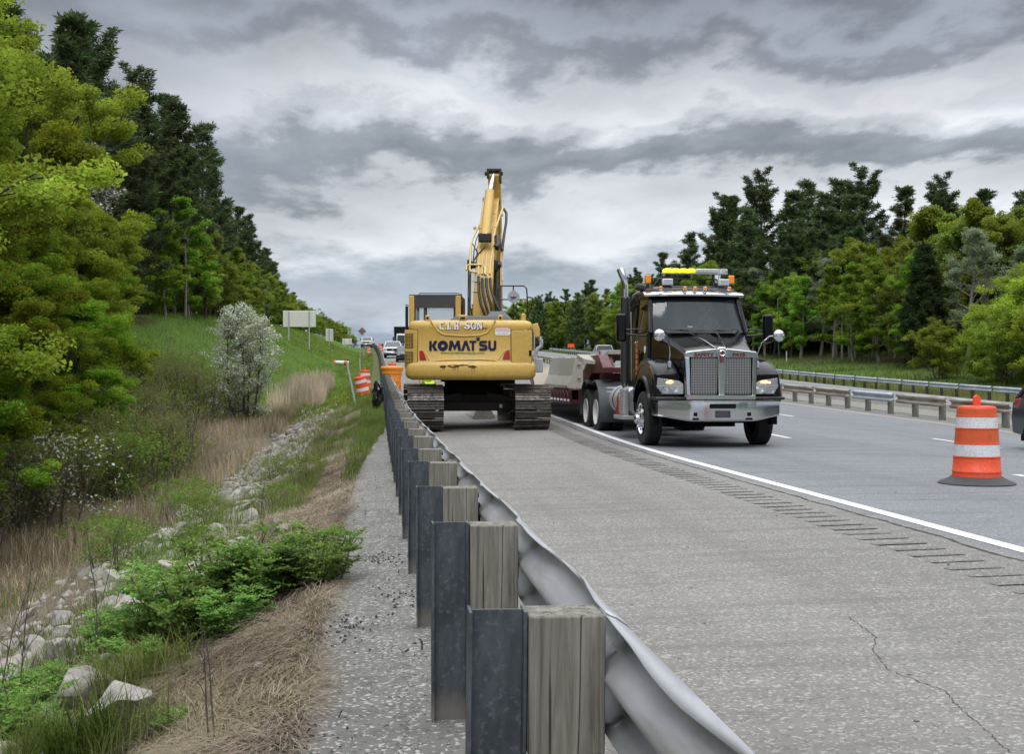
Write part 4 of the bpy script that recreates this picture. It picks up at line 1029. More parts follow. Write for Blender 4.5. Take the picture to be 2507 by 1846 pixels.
g2 = empty('guardrail', (17.5, 24, 0), 0, 'stained brownish median guardrail on short posts behind the yellow line', 'guardrail')
mats = [M['rustrail']]*9
y = 24.; i = 0
while y < 210:
    rail_sheet(y, y+3.85, 17.42, .72+.002*(i % 2), -1, .5, M['rail2'] if i in (4, 17) else M['rustrail'], g2, 'rail_beam', 0, 0, (17.5, 24, 0)); y += 3.81; i += 1
y = 24.5; k = 0; p0 = None
while k < 98:
    X = 17.52; z = prof(y)+lerp(X, ROADX, ROADZ)
    if p0 is None: p0 = MB().box((0, 0, .25), (.16, .16, .92)).build('post', M['wood'], g2, bevel=.008); q = p0
    else: q = link(p0.copy()); q.parent = g2
    q.location = (X+curv(y)-17.5, y-24, z); q.rotation_euler = (0, 0, rr.gauss(0, .05)); y += 1.905; k += 1
g3 = empty('guardrail', (33.6, 40, 0), 0, 'bright silver guardrail at the far side of the opposite carriageway, below the trees', 'guardrail')
y = 40.; i = 0
while y < 225:
    rail_sheet(y, y+3.85, 33.5, .78+.002*(i % 2), -1, .6, M['rail2'], g3, 'rail_beam', 0, 0, (33.6, 40, 0)); y += 3.81; i += 1
y = 40.5; k = 0; p0 = None
while k < 97:
    X = 33.62; z = prof(y)+lerp(X, ROADX, ROADZ)
    if p0 is None: p0 = ibeam(.78, .15, .12).build('post', M['bark'], g3); q = p0
    else: q = link(p0.copy()); q.parent = g3
    q.location = (X+curv(y)-33.6, y-40, z); y += 1.905; k += 1
# low concrete median barrier behind the stained rail
JP = [(-.30, 0), (-.30, .06), (-.16, .28), (-.09, .56), (.09, .56), (.16, .28), (.30, .06), (.30, 0)]
secs = []
for y in np.arange(18, 200, 3.):
    g = prof(y)+lerp(18.5, ROADX, ROADZ); secs.append([(18.55+curv(y)+x, y, g+z*.85-.02) for x, z in JP])
o = MB().loft(secs).build('median_barrier', M['barrier'], None, angle=20)
tag(o, 'low pale concrete barrier running behind the stained median guardrail', 'barrier')

# ---------------------------------------------------------------- traffic drums
def make_drum(label, group=None):
    e = empty('traffic_drum', (0, 0, 0), 0, label, 'traffic drum', group)
    zs = [(.04, .300), (.20, .285), (.205, .270), (.42, .268), (.425, .262), (.60, .258), (.605, .252), (.80, .246), (.805, .238), (.965, .232), (.985, .215), (.99, .0)]
    def rad(z): 
        return .300-.066*(z-.04)/.93
    segs = [('body', .055, .235, 'orange', 0), ('white_band', .235, .375, 'white_band', .002), ('body', .375, .40, 'orange', 0)]
    # body: stepped barrel with raised ribs
    prof_ = [(rad(.04), .04), (rad(.15), .15), (rad(.15)+.006, .155), (rad(.17)+.006, .17), (rad(.17), .175)]
    for z in (.345, .515, .700, .860):
        prof_ += [(rad(z-.012), z-.012), (rad(z)+.007, z-.008), (rad(z)+.007, z+.008), (rad(z), z+.012)]
    prof_ += [(rad(.955), .955), (rad(.985)-.012, .980), (.16, .988), (0, .988)]
    MB().lathe(prof_, n=40).build('body', M['orange'], e, angle=50)
    for nme, a, b, m in (('white_band', .355, .505, 'white_band'), ('orange_band', .527, .688, 'orange_band'), ('white_band', .712, .848, 'white_band'), ('orange_band', .872, .950, 'orange_band')):
        MB().lathe([(rad(a)+.0015, a), (rad(b)+.0015, b)], n=40).build(nme, M[m], e)
    h = MB(); h.box((0, 0, 1.03), (.10, .035, .10)); h.cyl((0, -.02, 1.075), (0, .02, 1.075), .048, n=16); h.build('handle', M['orange'], e, bevel=.006)
    MB().lathe([(0, .0), (.46, .0), (.47, .012), (.455, .024), (.40, .045), (.335, .075), (.31, .095), (.0, .095)], n=44).build('rubber_base', M['basert'], e, angle=60)
    return e
dr = make_drum('dirty orange and white traffic drum standing in the lane in front on the right', 'traffic drums')
dr.location = (7.55, 14.55, zrow(7.55, 14.55)+.004); dr.rotation_euler = (0, 0, .15)
def drum(X, Y, lab, rot=(0, 0, .4), dz=0, s=1):
    t = copy_tree(dr, None, (X, Y, zg(X, Y)+dz), None, s, lab, 'traffic drums'); t.rotation_euler = rot; return t
drum(-.50, 52.5, 'leaning traffic drum behind the guardrail beside the bent steel post', (.05, -.24, .2), -.1)
drum(-.55, 60.5, 'upright traffic drum behind the guardrail, just beyond the leaning drum')
drum(.95, 74, 'traffic drum standing on the shoulder behind the big yellow orange barrel')
for i, (x, Y) in enumerate([(.9, 176), (1.1, 184), (.9, 192), (1.3, 200), (-.8, 168)]):
    drum(x+curv(Y), Y, 'far traffic drum at the crest beside the distant white pickup')
# big sand barrels, nested
e = empty('sand_barrel', (.72, 56.0, zrow(.72, 56)), 0, 'big yellow orange plastic crash barrel standing on the shoulder behind the excavator', 'barrel')
MB().lathe([(0, 0), (.34, 0), (.345, .03), (.37, .42), (.40, .44), (.40, .47), (.44, .80), (.47, .82), (.47, .90), (.50, 1.02), (.50, 1.08), (.46, 1.1), (.44, 1.02)], n=28).build('barrel_body', M['amberplastic'], e, angle=40)
MB().lathe([(0, 1.18), (.49, 1.16), (.53, 1.12), (.53, 1.03), (.50, 1.03)], n=28).build('lid', M['amberplastic'], e, angle=40)
mb = MB()
for a in (.3, 1.8, 3.4, 4.9): mb.box((.39*math.cos(a), .39*math.sin(a), .22), (.04, .12, .36), (0, 0, a))
mb.build('handle', M['amberplastic'], e, bevel=.01)
# posts, tube, bag
def upost(name, X, Y, h, tilt, lab, cat='post', mat='galvgrey'):
    e = MB(); e.bb(-.035, .035, -.012, -.006, 0, h); e.bb(-.035, -.029, -.006, .02, 0, h); e.bb(.029, .035, -.006, .02, 0, h)
    o = e.build(name, M[mat], None); o.location = (X, Y, zg(X, Y)-.1); o.rotation_euler = tilt; return tag(o, lab, cat)
upost('delineator_post', -.80, 48, 1.75, (0, -.20, .2), 'pale steel channel post leaning left beside the leaning drum')
upost('delineator_post', -1.15, 88, 1.5, (0, -.03, 0), 'slim upright steel marker post left of the distant guardrail')
for i, (X, Y) in enumerate([(43.5, 150), (47, 135)]): upost('marker_post', X, Y, 1.3, (0, 0, 0), ['small white marker post in the grass right of the truck', 'small pale marker post at the right wood edge'][i], 'post', 'wht')
e = empty('fallen_drum', (-3.1, 113, zg(-3.1, 113)+.35), .1, 'faded channelizer tube lying on its side in the far green grass', 'traffic tube')
MB().tube([(-.7, 0, 0), (.55, 0, 0)], .21, 18).build('tube', M['white_band'], e); MB().tube([(-.85, 0, 0), (-.70, 0, 0)], .225, 18).build('end_cap', M['orange'], e); MB().tube([(.1, 0, 0), (.4, 0, 0)], .216, 18).build('orange_band', M['orange_band'], e)
MB().box((.45, 0, .25), (.2, .2, .12)).build('foot', M['black'], e)
mb = MB(); secs = []
for i in range(15):
    t = i/14; r = (.10+.14*math.sin(math.pi*min(1, t*1.05))**.6)*(1-.15*t) if i < 14 else .05; ring = []
    for k in range(22):
        a = 2*math.pi*k/22; q = r*(1+.55*mnoise.noise((math.cos(a)*2.2, math.sin(a)*2.2, t*4))+.25*mnoise.noise((math.cos(a)*6, math.sin(a)*6, t*9))); ring.append((q*math.cos(a)*.7+.05*math.sin(t*5), q*math.sin(a), .98-.98*t))
    secs.append(ring)
mb.loft(secs); o = mb.build('bin_bag', M['bin_bag'], None, angle=28); o.location = (.02, 39.2, prof(39.2)-.02); tag(o, 'black plastic bag hanging crumpled behind the guardrail posts', 'bag')

# ---------------------------------------------------------------- signs
def backsign(X, Y, z0, w_, h_, rz, lab, posts=(-.32, .30), zt=None, mat='signback', ribs=True, zb=None):
    e = empty('road_sign', (X, Y, z0), rz, lab, 'road sign')
    mb = MB(); mb.bb(-w_/2, w_/2, 0, .03, zt-h_-z0, zt-z0)
    mb.build('sign_panel', M[mat], e, bevel=.01)
    if ribs:
        mb = MB()
        for i in range(1, 8): mb.bb(-w_/2+.02, w_/2-.02, -.018, -.002, zt-h_*i/8-.012-z0, zt-h_*i/8+.012-z0)
        mb.build('stiffener_ribs', M[mat], e)
    for p in posts:
        x = p*w_; m2 = MB(); g = zg(X+x*math.cos(rz), Y+x*math.sin(rz))-z0-.3; m2.bb(x-.05, x+.05, -.10, -.022, g, zt-z0-.05); m2.build('post', M['galvgrey'], e)
    return e
backsign(-7.18, 115, zg(-7.18, 115), 3.05, 1.52, 0, 'large blank sign seen from behind on two posts on the left slope', zt=7.67)
backsign(-6.1, 160, zg(-6.1, 160), 1.5, 1.6, .9, 'tall narrow sign back seen obliquely behind the large blank sign', (-.1,), zt=7.75)
backsign(-4.9, 205, zg(-4.9, 205), 1.55, 1.0, 0, 'small blank sign back near the crest, right of the tall narrow sign', (-.3, .3), zt=7.9)
e = empty('warning_sign', (-1.75, 150, zg(-1.75, 150)), 0, 'diamond shaped warning sign seen from behind above the distant guardrail', 'road sign')
mb = MB(); q = .46; mb.prism([(-q, 3.35), (0, 3.35-q), (q, 3.35), (0, 3.35+q)], 1, 0, .02); mb.build('sign_panel', paint('brown_sign_back', (.16, .12, .11), .5), e)
mb = MB(); mb.prism([(-q-.04, 3.35), (0, 3.31-q), (q+.04, 3.35), (0, 3.39+q)], 1, .021, .03); mb.build('sign_rim', M['dkgrey'], e)
mb = MB()
mb.bb(-.26, -.21, -.06, -.005, -.3, 3.2); mb.build('post', M['galvgrey'], e); MB().bb(.21, .26, -.06, -.005, -.3, 3.2).build('post', M['galvgrey'], e)
e = empty('roadworks_sign', (33.2, 205, zg(33.2, 205)), 0, 'small orange rectangular sign at the far wood edge, right of the excavator', 'road sign')
MB().bb(-.66, .66, 0, .03, 1.1, 1.92).build('sign_border', M['matte'], e)
MB().bb(-.58, .58, -.01, -.002, 1.2, 1.82).build('sign_panel', paint('orange_sign', (.95, .12, .01), .5, dirt=.1), e)
MB().bb(-.05, .05, .04, .1, -.3, 1.9).build('post', M['galvgrey'], e)
# ---------------------------------------------------------------- excavator
EX, EY = 2.40, 30.35
ex = empty('excavator', (EX, EY, zrow(EX, EY)+.006), 0, 'yellow tracked excavator seen from behind with raised boom, parked on the shoulder against the guardrail', 'excavator')
def stadium(n, y0, y1, r, zc):
    pts = []; L1 = y1-y0; tot = 2*L1+2*math.pi*r
    for i in range(n):
        s = tot*i/n
        if s < L1: pts.append((y0+s, zc-r, 0.))
        elif s < L1+math.pi*r: a = (s-L1)/r; pts.append((y1+r*math.sin(a), zc-r*math.cos(a), a))
        elif s < 2*L1+math.pi*r: q = s-L1-math.pi*r; pts.append((y1-q, zc+r-.03*math.sin(math.pi*q/L1), math.pi))
        else: a = (s-2*L1-math.pi*r)/r; pts.append((y0-r*math.sin(a), zc+r*math.cos(a), math.pi+a))
    return pts
for sx_ in (-1, 1):
    xc = sx_*1.26; mb = MB(); W_ = .42
    for (y, z, a) in stadium(50, -1.72, 1.72, .485, .515):
        m = Matrix.Translation((xc, y, z)) @ Matrix.Rotation(a, 4, 'X')
        p = [(-.100, -.008), (.085, -.008), (.095, .010), (-.090, .010)]
        def pr(poly, x0, x1):
            mb.add([(x0, u, v) for u, v in poly]+[(x1, u, v) for u, v in poly], [(0, 1, 2, 3), (7, 6, 5, 4), (0, 4, 5, 1), (1, 5, 6, 2), (2, 6, 7, 3), (3, 7, 4, 0)], m)
        jx = random.uniform(-.004, .004)
        pr([(-.092, -.012), (.083, -.012), (.088, .012), (-.088, .012)], -W_+jx, W_+jx)
        for g, gh in ((-.080, .034), (-.012, .022), (.055, .022)): pr([(g, -.012-gh), (g+.016, -.012-gh), (g+.022, -.010), (g-.006, -.010)], -W_+jx, W_+jx)
        for bx in (-.14, -.08, .08, .14):
            mb.box(m @ Vector((bx, .03, -.022)), (.03, .03, .03), (a, 0, 0))
    mb.build('track', M['shoe'], ex, angle=25)
    mb = MB(); mb.bb(xc-.16, xc+.16, -1.55, 1.55, .30, .72); mb.cyl((xc-.1, -1.72, .515), (xc+.1, -1.72, .515), .40, n=26); mb.cyl((xc-.1, 1.72, .515), (xc+.1, 1.72, .515), .40, n=26)
    for k in range(7): mb.cyl((xc-.2, -1.3+k*.43, .2), (xc+.2, -1.3+k*.43, .2), .11, n=14)
    mb.bb(xc-.30, xc+.30, -1.2, 1.2, .42, .62)
    mb.build('track_frame', M['greasy'], ex, bevel=.02)
mb = MB()
mb.hexa([(-.85, -.85, .50), (.85, -.85, .50), (.85, .85, .50), (-.85, .85, .50), (-.85, -.75, .80), (.85, -.75, .80), (.85, .75, .80), (-.85, .75, .80)])
mb.hexa([(-1.1, -1.0, .48), (-.3, -.80, .48), (-.3, .8, .48), (-1.1, 1.0, .48), (-1.1, -.95, .72), (-.3, -.75, .86), (-.3, .75, .86), (-1.1, .95, .72)])
mb.hexa([(.3, -.80, .48), (1.1, -1.0, .48), (1.1, 1.0, .48), (.3, .8, .48), (.3, -.75, .86), (1.1, -.95, .72), (1.1, .95, .72), (.3, .75, .86)])
mb.bb(-.9, .9, -.97, -.93, .40, .62)
mb.build('undercarriage', M['greasy'], ex, bevel=.015)
MB().lathe([(0, .80), (.78, .80), (.78, 1.0), (.70, 1.0), (.70, 1.10), (.80, 1.12), (.80, 1.18), (0, 1.18)], n=40).build('slewing_ring', M['matte'], ex)
MB().box((.62, -.98, .52), (.07, .02, .09)).build('decal', M['wht'], ex)
UP = Matrix.Translation((.06, 0, 0)) @ Matrix.Rotation(R(-7.5), 4, 'Z')
def up(o): o.matrix_basis = UP; return o
CWY = -2.42
def yf(x, ins=.07): return CWY+.10*x*x+ins
def ring(ins, z, hw=1.53, yfront=-1.25):
    pts = []; w_ = hw-ins; r = .22
    xs = np.linspace(-w_+r, w_-r, 15)
    for x in xs: pts.append((x, CWY+.10*x*x+ins, z))
    yc = CWY+.10*(w_-r)**2+ins
    for a in (20, 45, 70, 90): pts.append((w_-r+r*math.sin(R(a)), yc+r*(1-math.cos(R(a))), z))
    pts.append((w_, yfront, z)); pts.append((-w_, yfront, z))
    for a in (90, 70, 45, 20): pts.append((-(w_-r+r*math.sin(R(a))), yc+r*(1-math.cos(R(a))), z))
    return pts
mb = MB().loft([ring(.16, 1.16), ring(.05, 1.20), ring(.0, 1.27), ring(0, 1.50), ring(.025, 1.54), ring(.075, 1.60), ring(.075, 2.36), ring(.065, 2.40), ring(.085, 2.48), ring(.13, 2.535), ring(.22, 2.56)])
cw = up(mb.build('counterweight', M['yellow'], ex, angle=50))
# relief on the counterweight: ridges, door lines, arch
def ridge(pts, r, name, mat='yellow', dy=0.):
    P = []
    for (a, b) in zip(pts[:-1], pts[1:]):
        for k in range(6): t = k/6; P.append((a[0]+(b[0]-a[0])*t, a[1]+(b[1]-a[1])*t))
    P.append(pts[-1])
    mb = MB(); o = len(mb.v)
    secs = []
    for x, z in P: secs.append((x, yf(x)+dy, z))
    mb.tube(secs, r, 8); q = mb.build(name, M[mat], cw, angle=60); return q
kx = lambda u: (u-798)*.002455
kz = lambda v: 2.56-(v-508)*.00243
ridge([(kx(425), kz(512)), (kx(455), kz(560)), (kx(500), kz(620)), (kx(560), kz(652)), (kx(740), kz(664)), (kx(900), kz(656)), (kx(965), kz(630)), (kx(1010), kz(570)), (kx(1040), kz(515))], .024, 'raised_lip', dy=.008)
ridge([(kx(395), kz(935)), (kx(450), kz(905)), (kx(560), kz(893)), (kx(900), kz(888)), (kx(1030), kz(895)), (kx(1100), kz(925))], .022, 'raised_lip', dy=.012)
ridge([(kx(395), kz(930)), (kx(340), kz(955)), (kx(305), kz(975))], .018, 'raised_lip', dy=.01); ridge([(kx(1090), kz(920)), (kx(1160), kz(960)), (kx(1215), kz(975))], .018, 'raised_lip', dy=.01)
ridge([(kx(318), kz(800)), (kx(352), kz(800)), (kx(385), kz(850)), (kx(412), kz(895))], .012, 'raised_lip', dy=.006); ridge([(kx(1068), kz(895)), (kx(1095), kz(850)), (kx(1135), kz(805)), (kx(1180), kz(790))], .012, 'raised_lip', dy=.006)
def flat(poly, mat, name, off=.004, parent=cw, n=1, th=0.):
    vs = [(x, yf(x)-off, z) for x, z in poly]; fs = [tuple(range(len(poly)))]
    mb = MB().add(vs, fs)
    if th: mb = MB(); mb.add([(x, yf(x)-off, z) for x, z in poly]+[(x, yf(x)-off+th, z) for x, z in poly], [tuple(range(len(poly))), tuple(range(2*len(poly)-1, len(poly)-1, -1))]+[(i, i+len(poly), (i+1) % len(poly)+len(poly), (i+1) % len(poly)) for i in range(len(poly))])
    return mb.build(name, mat, parent)
# side doors: proud plates with a dark gap behind
flat([(kx(1186), kz(968)), (kx(1388), kz(968)), (kx(1386), kz(596)), (kx(1186), kz(604))], M['matte'], 'door_gap', .003)
o = flat([(kx(1215), kz(963)), (kx(1386), kz(963)), (kx(1384), kz(604)), (kx(1192), kz(608)), (kx(1192), kz(900))], M['yellow'], 'side_door', .032, th=.03)
o.modifiers.new('b', 'BEVEL').width = .012
MB().bb(kx(1360), kx(1382), yf(1.4)-.055, yf(1.4)-.03, kz(850), kz(800)).build('door_handle', M['matte'], cw, bevel=.004)
flat([(kx(172), kz(968)), (kx(300), kz(960)), (kx(302), kz(600)), (kx(172), kz(596))], M['matte'], 'door_gap', .003)
flat([(kx(172), kz(965)), (kx(275), kz(965)), (kx(296), kz(925)), (kx(298), kz(606)), (kx(172), kz(600))], M['yellow'], 'grille_panel', .03, th=.028).modifiers.new('b', 'BEVEL').width = .01
mb = MB()
for k in range(24):
    if k == 11 or k == 12: continue
    z = kz(640+k*13.2)
    for xa, xb in ((176, 205), (209, 229), (233, 257)):
        x0, x1 = kx(xa), kx(xb); mb.add([(x0, yf(x0)-.034, z), (x1, yf(x1)-.034, z), (x1, yf(x1)-.034, z-.016), (x0, yf(x0)-.034, z-.016)], [(0, 1, 2, 3)])
mb.build('vent_slots', M['matte'], cw)
for poly in ([(kx(318), kz(888)), (kx(384), kz(888)), (kx(356), kz(818)), (kx(340), kz(806)), (kx(316), kz(806))], [(kx(1108), kz(884)), (kx(1180), kz(884)), (kx(1176), kz(802)), (kx(1150), kz(808)), (kx(1132), kz(822))]):
    flat(poly, M['lens_red'], 'tail_light', .014, th=.013)
# lettering wrapped on the rear face
FACE = Matrix(((1, 0, 0, 0), (0, 0, -1, 0), (0, 1, 0, 0), (0, 0, 0, 1)))
def letter(body, x, z, h, wd, mat, name='lettering', bold=.0, off=.008, spacing=1., ital=0):
    cu = bpy.data.curves.new(name, 'FONT'); cu.body = body; cu.size = 1; cu.offset = bold; cu.resolution_u = 4; cu.space_character = spacing; cu.shear = ital
    o = bpy.data.objects.new(name, cu); me = bpy.data.meshes.new_from_object(o); bpy.data.objects.remove(o)
    n = len(me.vertices); co = np.empty(n*3, dtype=np.float32); me.vertices.foreach_get('co', co); co = co.reshape(-1, 3)
    mn, mx_ = co.min(0), co.max(0); co[:, 0] = (co[:, 0]-mn[0])/(mx_[0]-mn[0])*wd+x; zz = (co[:, 1]-mn[1])/(mx_[1]-mn[1])*h+z
    co2 = np.stack([co[:, 0], CWY+.10*co[:, 0]**2+.075-off, zz], 1); me.vertices.foreach_set('co', co2.astype(np.float32).ravel()); me.update()
    me.materials.clear(); me.materials.append(mat); q = link(bpy.data.objects.new(name, me)); q.parent = cw; KIDS.setdefault(cw.name, []).append(q); return q
GK_ = {'K': [[(0, 0), (.30, 0), (.30, 1), (0, 1)], [(.30, .50), (.62, 1), (1, 1), (.66, .50), (1, 0), (.60, 0)]],
       'M': [[(0, 0), (.10, 1), (.34, 1), (.50, .50), (.66, 1), (.90, 1), (1, 0), (.76, 0), (.70, .55), (.54, .05), (.46, .05), (.30, .55), (.24, 0)]],
       'A': [[(0, 0), (.36, 1), (.64, 1), (1, 0), (.70, 0), (.50, .62), (.30, 0)]],
       'T': [[(.33, 0), (.67, 0), (.67, .80), (1, .80), (1, 1), (0, 1), (0, .80), (.33, .80)]],
       'S': [[(0, 0), (.75, 0), (1, .14), (1, .46), (.80, .62), (.36, .66), (.34, .76), (.94, .76), (.94, 1), (.22, 1), (0, .86), (0, .55), (.2, .42), (.64, .36), (.66, .25), (0, .25)]],
       'U': [[(0, 1), (0, .24), (.22, 0), (.78, 0), (1, .24), (1, 1), (.68, 1), (.68, .30), (.6, .24), (.4, .24), (.32, .30), (.32, 1)]]}
circ = lambda r, n=28: [(.5+r*math.cos(2*math.pi*k/n), .5+r*math.sin(2*math.pi*k/n)) for k in range(n)]
mb = MB()
for ch, xa, xb in (('K', 412, 492), ('O', 494, 590), ('M', 596, 716), ('A', 716, 806), ('T', 796, 862), ('S', 888, 966), ('U', 973, 1050)):
    za, zb_ = kz(803), kz(708); f_ = lambda p: (kx(xa)+(kx(xb)-kx(xa))*p[0], yf(kx(xa)+(kx(xb)-kx(xa))*p[0])-.009, za+(zb_-za)*p[1])
    if ch == 'O':
        o_, i_ = circ(.52), circ(.17)
        for k in range(28): mb.add([f_(o_[k]), f_(o_[(k+1) % 28]), f_(i_[(k+1) % 28]), f_(i_[k])], [(0, 1, 2, 3)])
    else:
        for poly in GK_[ch]: mb.add([f_(p) for p in poly], [tuple(range(len(poly)))])
mb.build('lettering', M['navy'], cw, fix=False)
flat([(kx(862), kz(708)), (kx(893), kz(708)), (kx(893), kz(677)), (kx(862), kz(677))], M['navy'], 'lettering', .009)
letter('www.andersonequip.com', kx(520), kz(842), .075, (937-520)*.002455, M['green_dec'], bold=.018)
def serif(word, x0, x1, z0, z1, mat, off, dx=0, dz=0):
    # chunky slab-serif capitals drawn as strokes in a unit box
    G = {'C': [[(.95, .78), (.95, 1), (.25, 1), (0, .8), (0, .2), (.25, 0), (.95, 0), (.95, .25), (.72, .2), (.38, .2), (.30, .3), (.30, .7), (.38, .8), (.72, .8)]],
         'L': [[(0, 0), (.95, 0), (.95, .35), (.72, .16), (.5, .16), (.5, .86), (.65, .86), (.65, 1), (0, 1), (0, .86), (.15, .86), (.15, .16), (0, .16)]],
         'H': [[(0, 0), (.42, 0), (.42, .14), (.34, .14), (.34, .42), (.66, .42), (.66, .14), (.58, .14), (.58, 0), (1, 0), (1, .14), (.92, .14), (.92, .86), (1, .86), (1, 1), (.58, 1), (.58, .86), (.66, .86), (.66, .58), (.34, .58), (.34, .86), (.42, .86), (.42, 1), (0, 1), (0, .86), (.08, .86), (.08, .14), (0, .14)]],
         'S': [[(0, .02), (.15, .12), (.35, 0), (.7, 0), (1, .22), (1, .45), (.8, .58), (.4, .68), (.35, .78), (.45, .86), (.7, .84), (.82, .70), (.95, .70), (.95, 1), (.82, .93), (.6, 1), (.3, 1), (.05, .82), (.05, .6), (.25, .46), (.65, .34), (.68, .22), (.55, .15), (.3, .17), (.14, .34), (0, .34)]],
         'O': [[(.25, 0), (.75, 0), (1, .25), (1, .75), (.75, 1), (.25, 1), (0, .75), (0, .25), (.24, .3), (.24, .7), (.4, .86), (.6, .86), (.76, .7), (.76, .3), (.6, .14), (.4, .14), (.24, .3), (0, .25)]],
         'N': [[(0, 0), (.36, 0), (.36, .14), (.27, .14), (.27, .66), (.72, 0), (.90, 0), (.90, .86), (1, .86), (1, 1), (.64, 1), (.64, .86), (.73, .86), (.73, .42), (.33, 1), (0, 1), (0, .86), (.1, .86), (.1, .14), (0, .14)]],
         '.': [[(.2, 0), (.8, 0), (.8, .2), (.2, .2)]]}
    wds = {'.': .3}; tot = sum(wds.get(c, 1.) for c in word)+.12*(len(word)-1); u = (x1-x0)/tot; x = x0; mb = MB()
    for c in word:
        for poly in G[c]:
            mb.add([(x+p[0]*u*wds.get(c, 1.)+dx, yf(x)-off, z0+p[1]*(z1-z0)+dz) for p in poly], [tuple(range(len(poly)))])
        x += u*(wds.get(c, 1.)+.12)
    mb.build('lettering', mat, cw, fix=False)
for (dx, dz, mt, of) in ((.012, -.012, 'navy', .006), (0, 0, 'wht', .009)):
    serif('C.L.H', kx(510), kx(695), kz(600), kz(530), M[mt], of, dx, dz); serif('SON', kx(750), kx(918), kz(598), kz(528), M[mt], of, dx, dz)
letter('&', kx(705), kz(560), .06, .07, M['wht']); letter('INC', kx(922), kz(600), .045, .10, M['navy'], bold=.02)
flat([(kx(1045), kz(655)), (kx(1172), kz(655)), (kx(1184), kz(640)), (kx(1180), kz(600)), (kx(1165), kz(586)), (kx(1050), kz(586)), (kx(1040), kz(600)), (kx(1038), kz(640))], M['wht'], 'sticker', .006)
flat([(kx(1046), kz(622)), (kx(1178), kz(622)), (kx(1174), kz(600)), (kx(1162), kz(590)), (kx(1052), kz(590)), (kx(1044), kz(602))], M['pink'], 'sticker', .008)
letter('TOLL-FREE 800', kx(1052), kz(644), .022, .28, M['dkgrey'], name='sticker_text', off=.010)
# rust patches with runs
rr = random.Random(4); mb = MB()
def blob(x0, x1, z, h, seed):
    n = 14; T = []; B = []
    for i in range(n+1):
        t = i/n; x = x0+(x1-x0)*t; e = math.sin(math.pi*t)**.5
        T.append((x, z+h*.35*e+h*.25*mnoise.noise((x*9, seed, 0)))); B.append((x, z-h*.5*e+h*.4*mnoise.noise((x*14, seed, 4))))
    for i in range(n): mb.add([(p[0], CWY+.10*p[0]**2+.012-.004-(0.0), p[1]) for p in (B[i], B[i+1], T[i+1], T[i])], [(0, 1, 2, 3)])
Z1 = kz(948)
for a, b, dz, h, s in ((515, 580, 0, .075, 1), (588, 700, .01, .09, 2), (640, 800, .03, .035, 3), (785, 868, -.005, .075, 4)): blob(kx(a), kx(b), Z1-.015+dz, h, s)
for u in (545, 560, 640, 655, 668, 688, 820, 848):
    x = kx(u); l = rr.uniform(.06, .17); mb.add([(x-.004, CWY+.10*x*x+.0, Z1-.03-l), (x+.003, CWY+.10*x*x+.0, Z1-.03-l), (x+.005, CWY+.10*x*x+.006, Z1-.03), (x-.005, CWY+.10*x*x+.006, Z1-.03)], [(0, 1, 2, 3)])
for i, v in enumerate(mb.v):    # follow the lower swell of the weight
    z = v[2]; ins = 0 if z < 1.5 else (.025*(z-1.5)/.04 if z < 1.54 else (.025+.05*(z-1.54)/.06 if z < 1.6 else .075))
    mb.v[i] = (v[0], CWY+.10*v[0]**2+ins-.005, z)
mb.build('rust_stain', M['rust'], cw, fix=False)
# top furniture
mb = MB()
mb.hexa([(kx(540), -2.0, 2.50), (kx(1215), -2.0, 2.50), (kx(1215), -1.0, 2.50), (kx(540), -1.0, 2.50), (kx(660), -1.85, 2.68), (kx(1150), -1.85, 2.68), (kx(1150), -1.0, 2.68), (kx(660), -1.0, 2.68)])
mb.hexa([(kx(925), -1.9, 2.60), (kx(1225), -1.9, 2.52), (kx(1225), -.8, 2.52), (kx(925), -.8, 2.60), (kx(985), -1.6, 2.80), (kx(1120), -1.6, 2.80), (kx(1120), -.9, 2.80), (kx(985), -.9, 2.80)])
up(mb.build('engine_hood', M['dkgrey'], ex, bevel=.03))
for u in (392, 1086):
    mb = MB(); x = kx(u); mb.bb(x-.055, x+.055, -2.16, -2.08, 2.50, 2.68); o = up(mb.build('lifting_lug', M['yellow'], ex, bevel=.02)); up(MB().cyl((x, -2.17, 2.61), (x, -2.155, 2.61), .028, n=12).build('lug_hole', M['matte'], ex))
up(MB().bb(kx(690), kx(768), -2.26, -2.10, 2.58, 2.68).build('camera_housing', M['yellow'], ex, bevel=.02)); up(MB().bb(kx(708), kx(752), -2.27, -2.255, 2.585, 2.625).build('camera_lens', M['matte'], ex))
mb = MB(); mb.bb(-1.42, 1.42, -1.25, 1.55, 1.16, 1.42); mb.bb(.35, 1.42, -1.25, .9, 1.42, 2.35); mb.bb(-1.42, -.30, -1.25, -.62, 1.42, 2.30); mb.bb(-.3, .35, -1.25, -.3, 1.42, 2.3)
up(mb.build('engine_housing', M['yellow'], ex, bevel=.03))
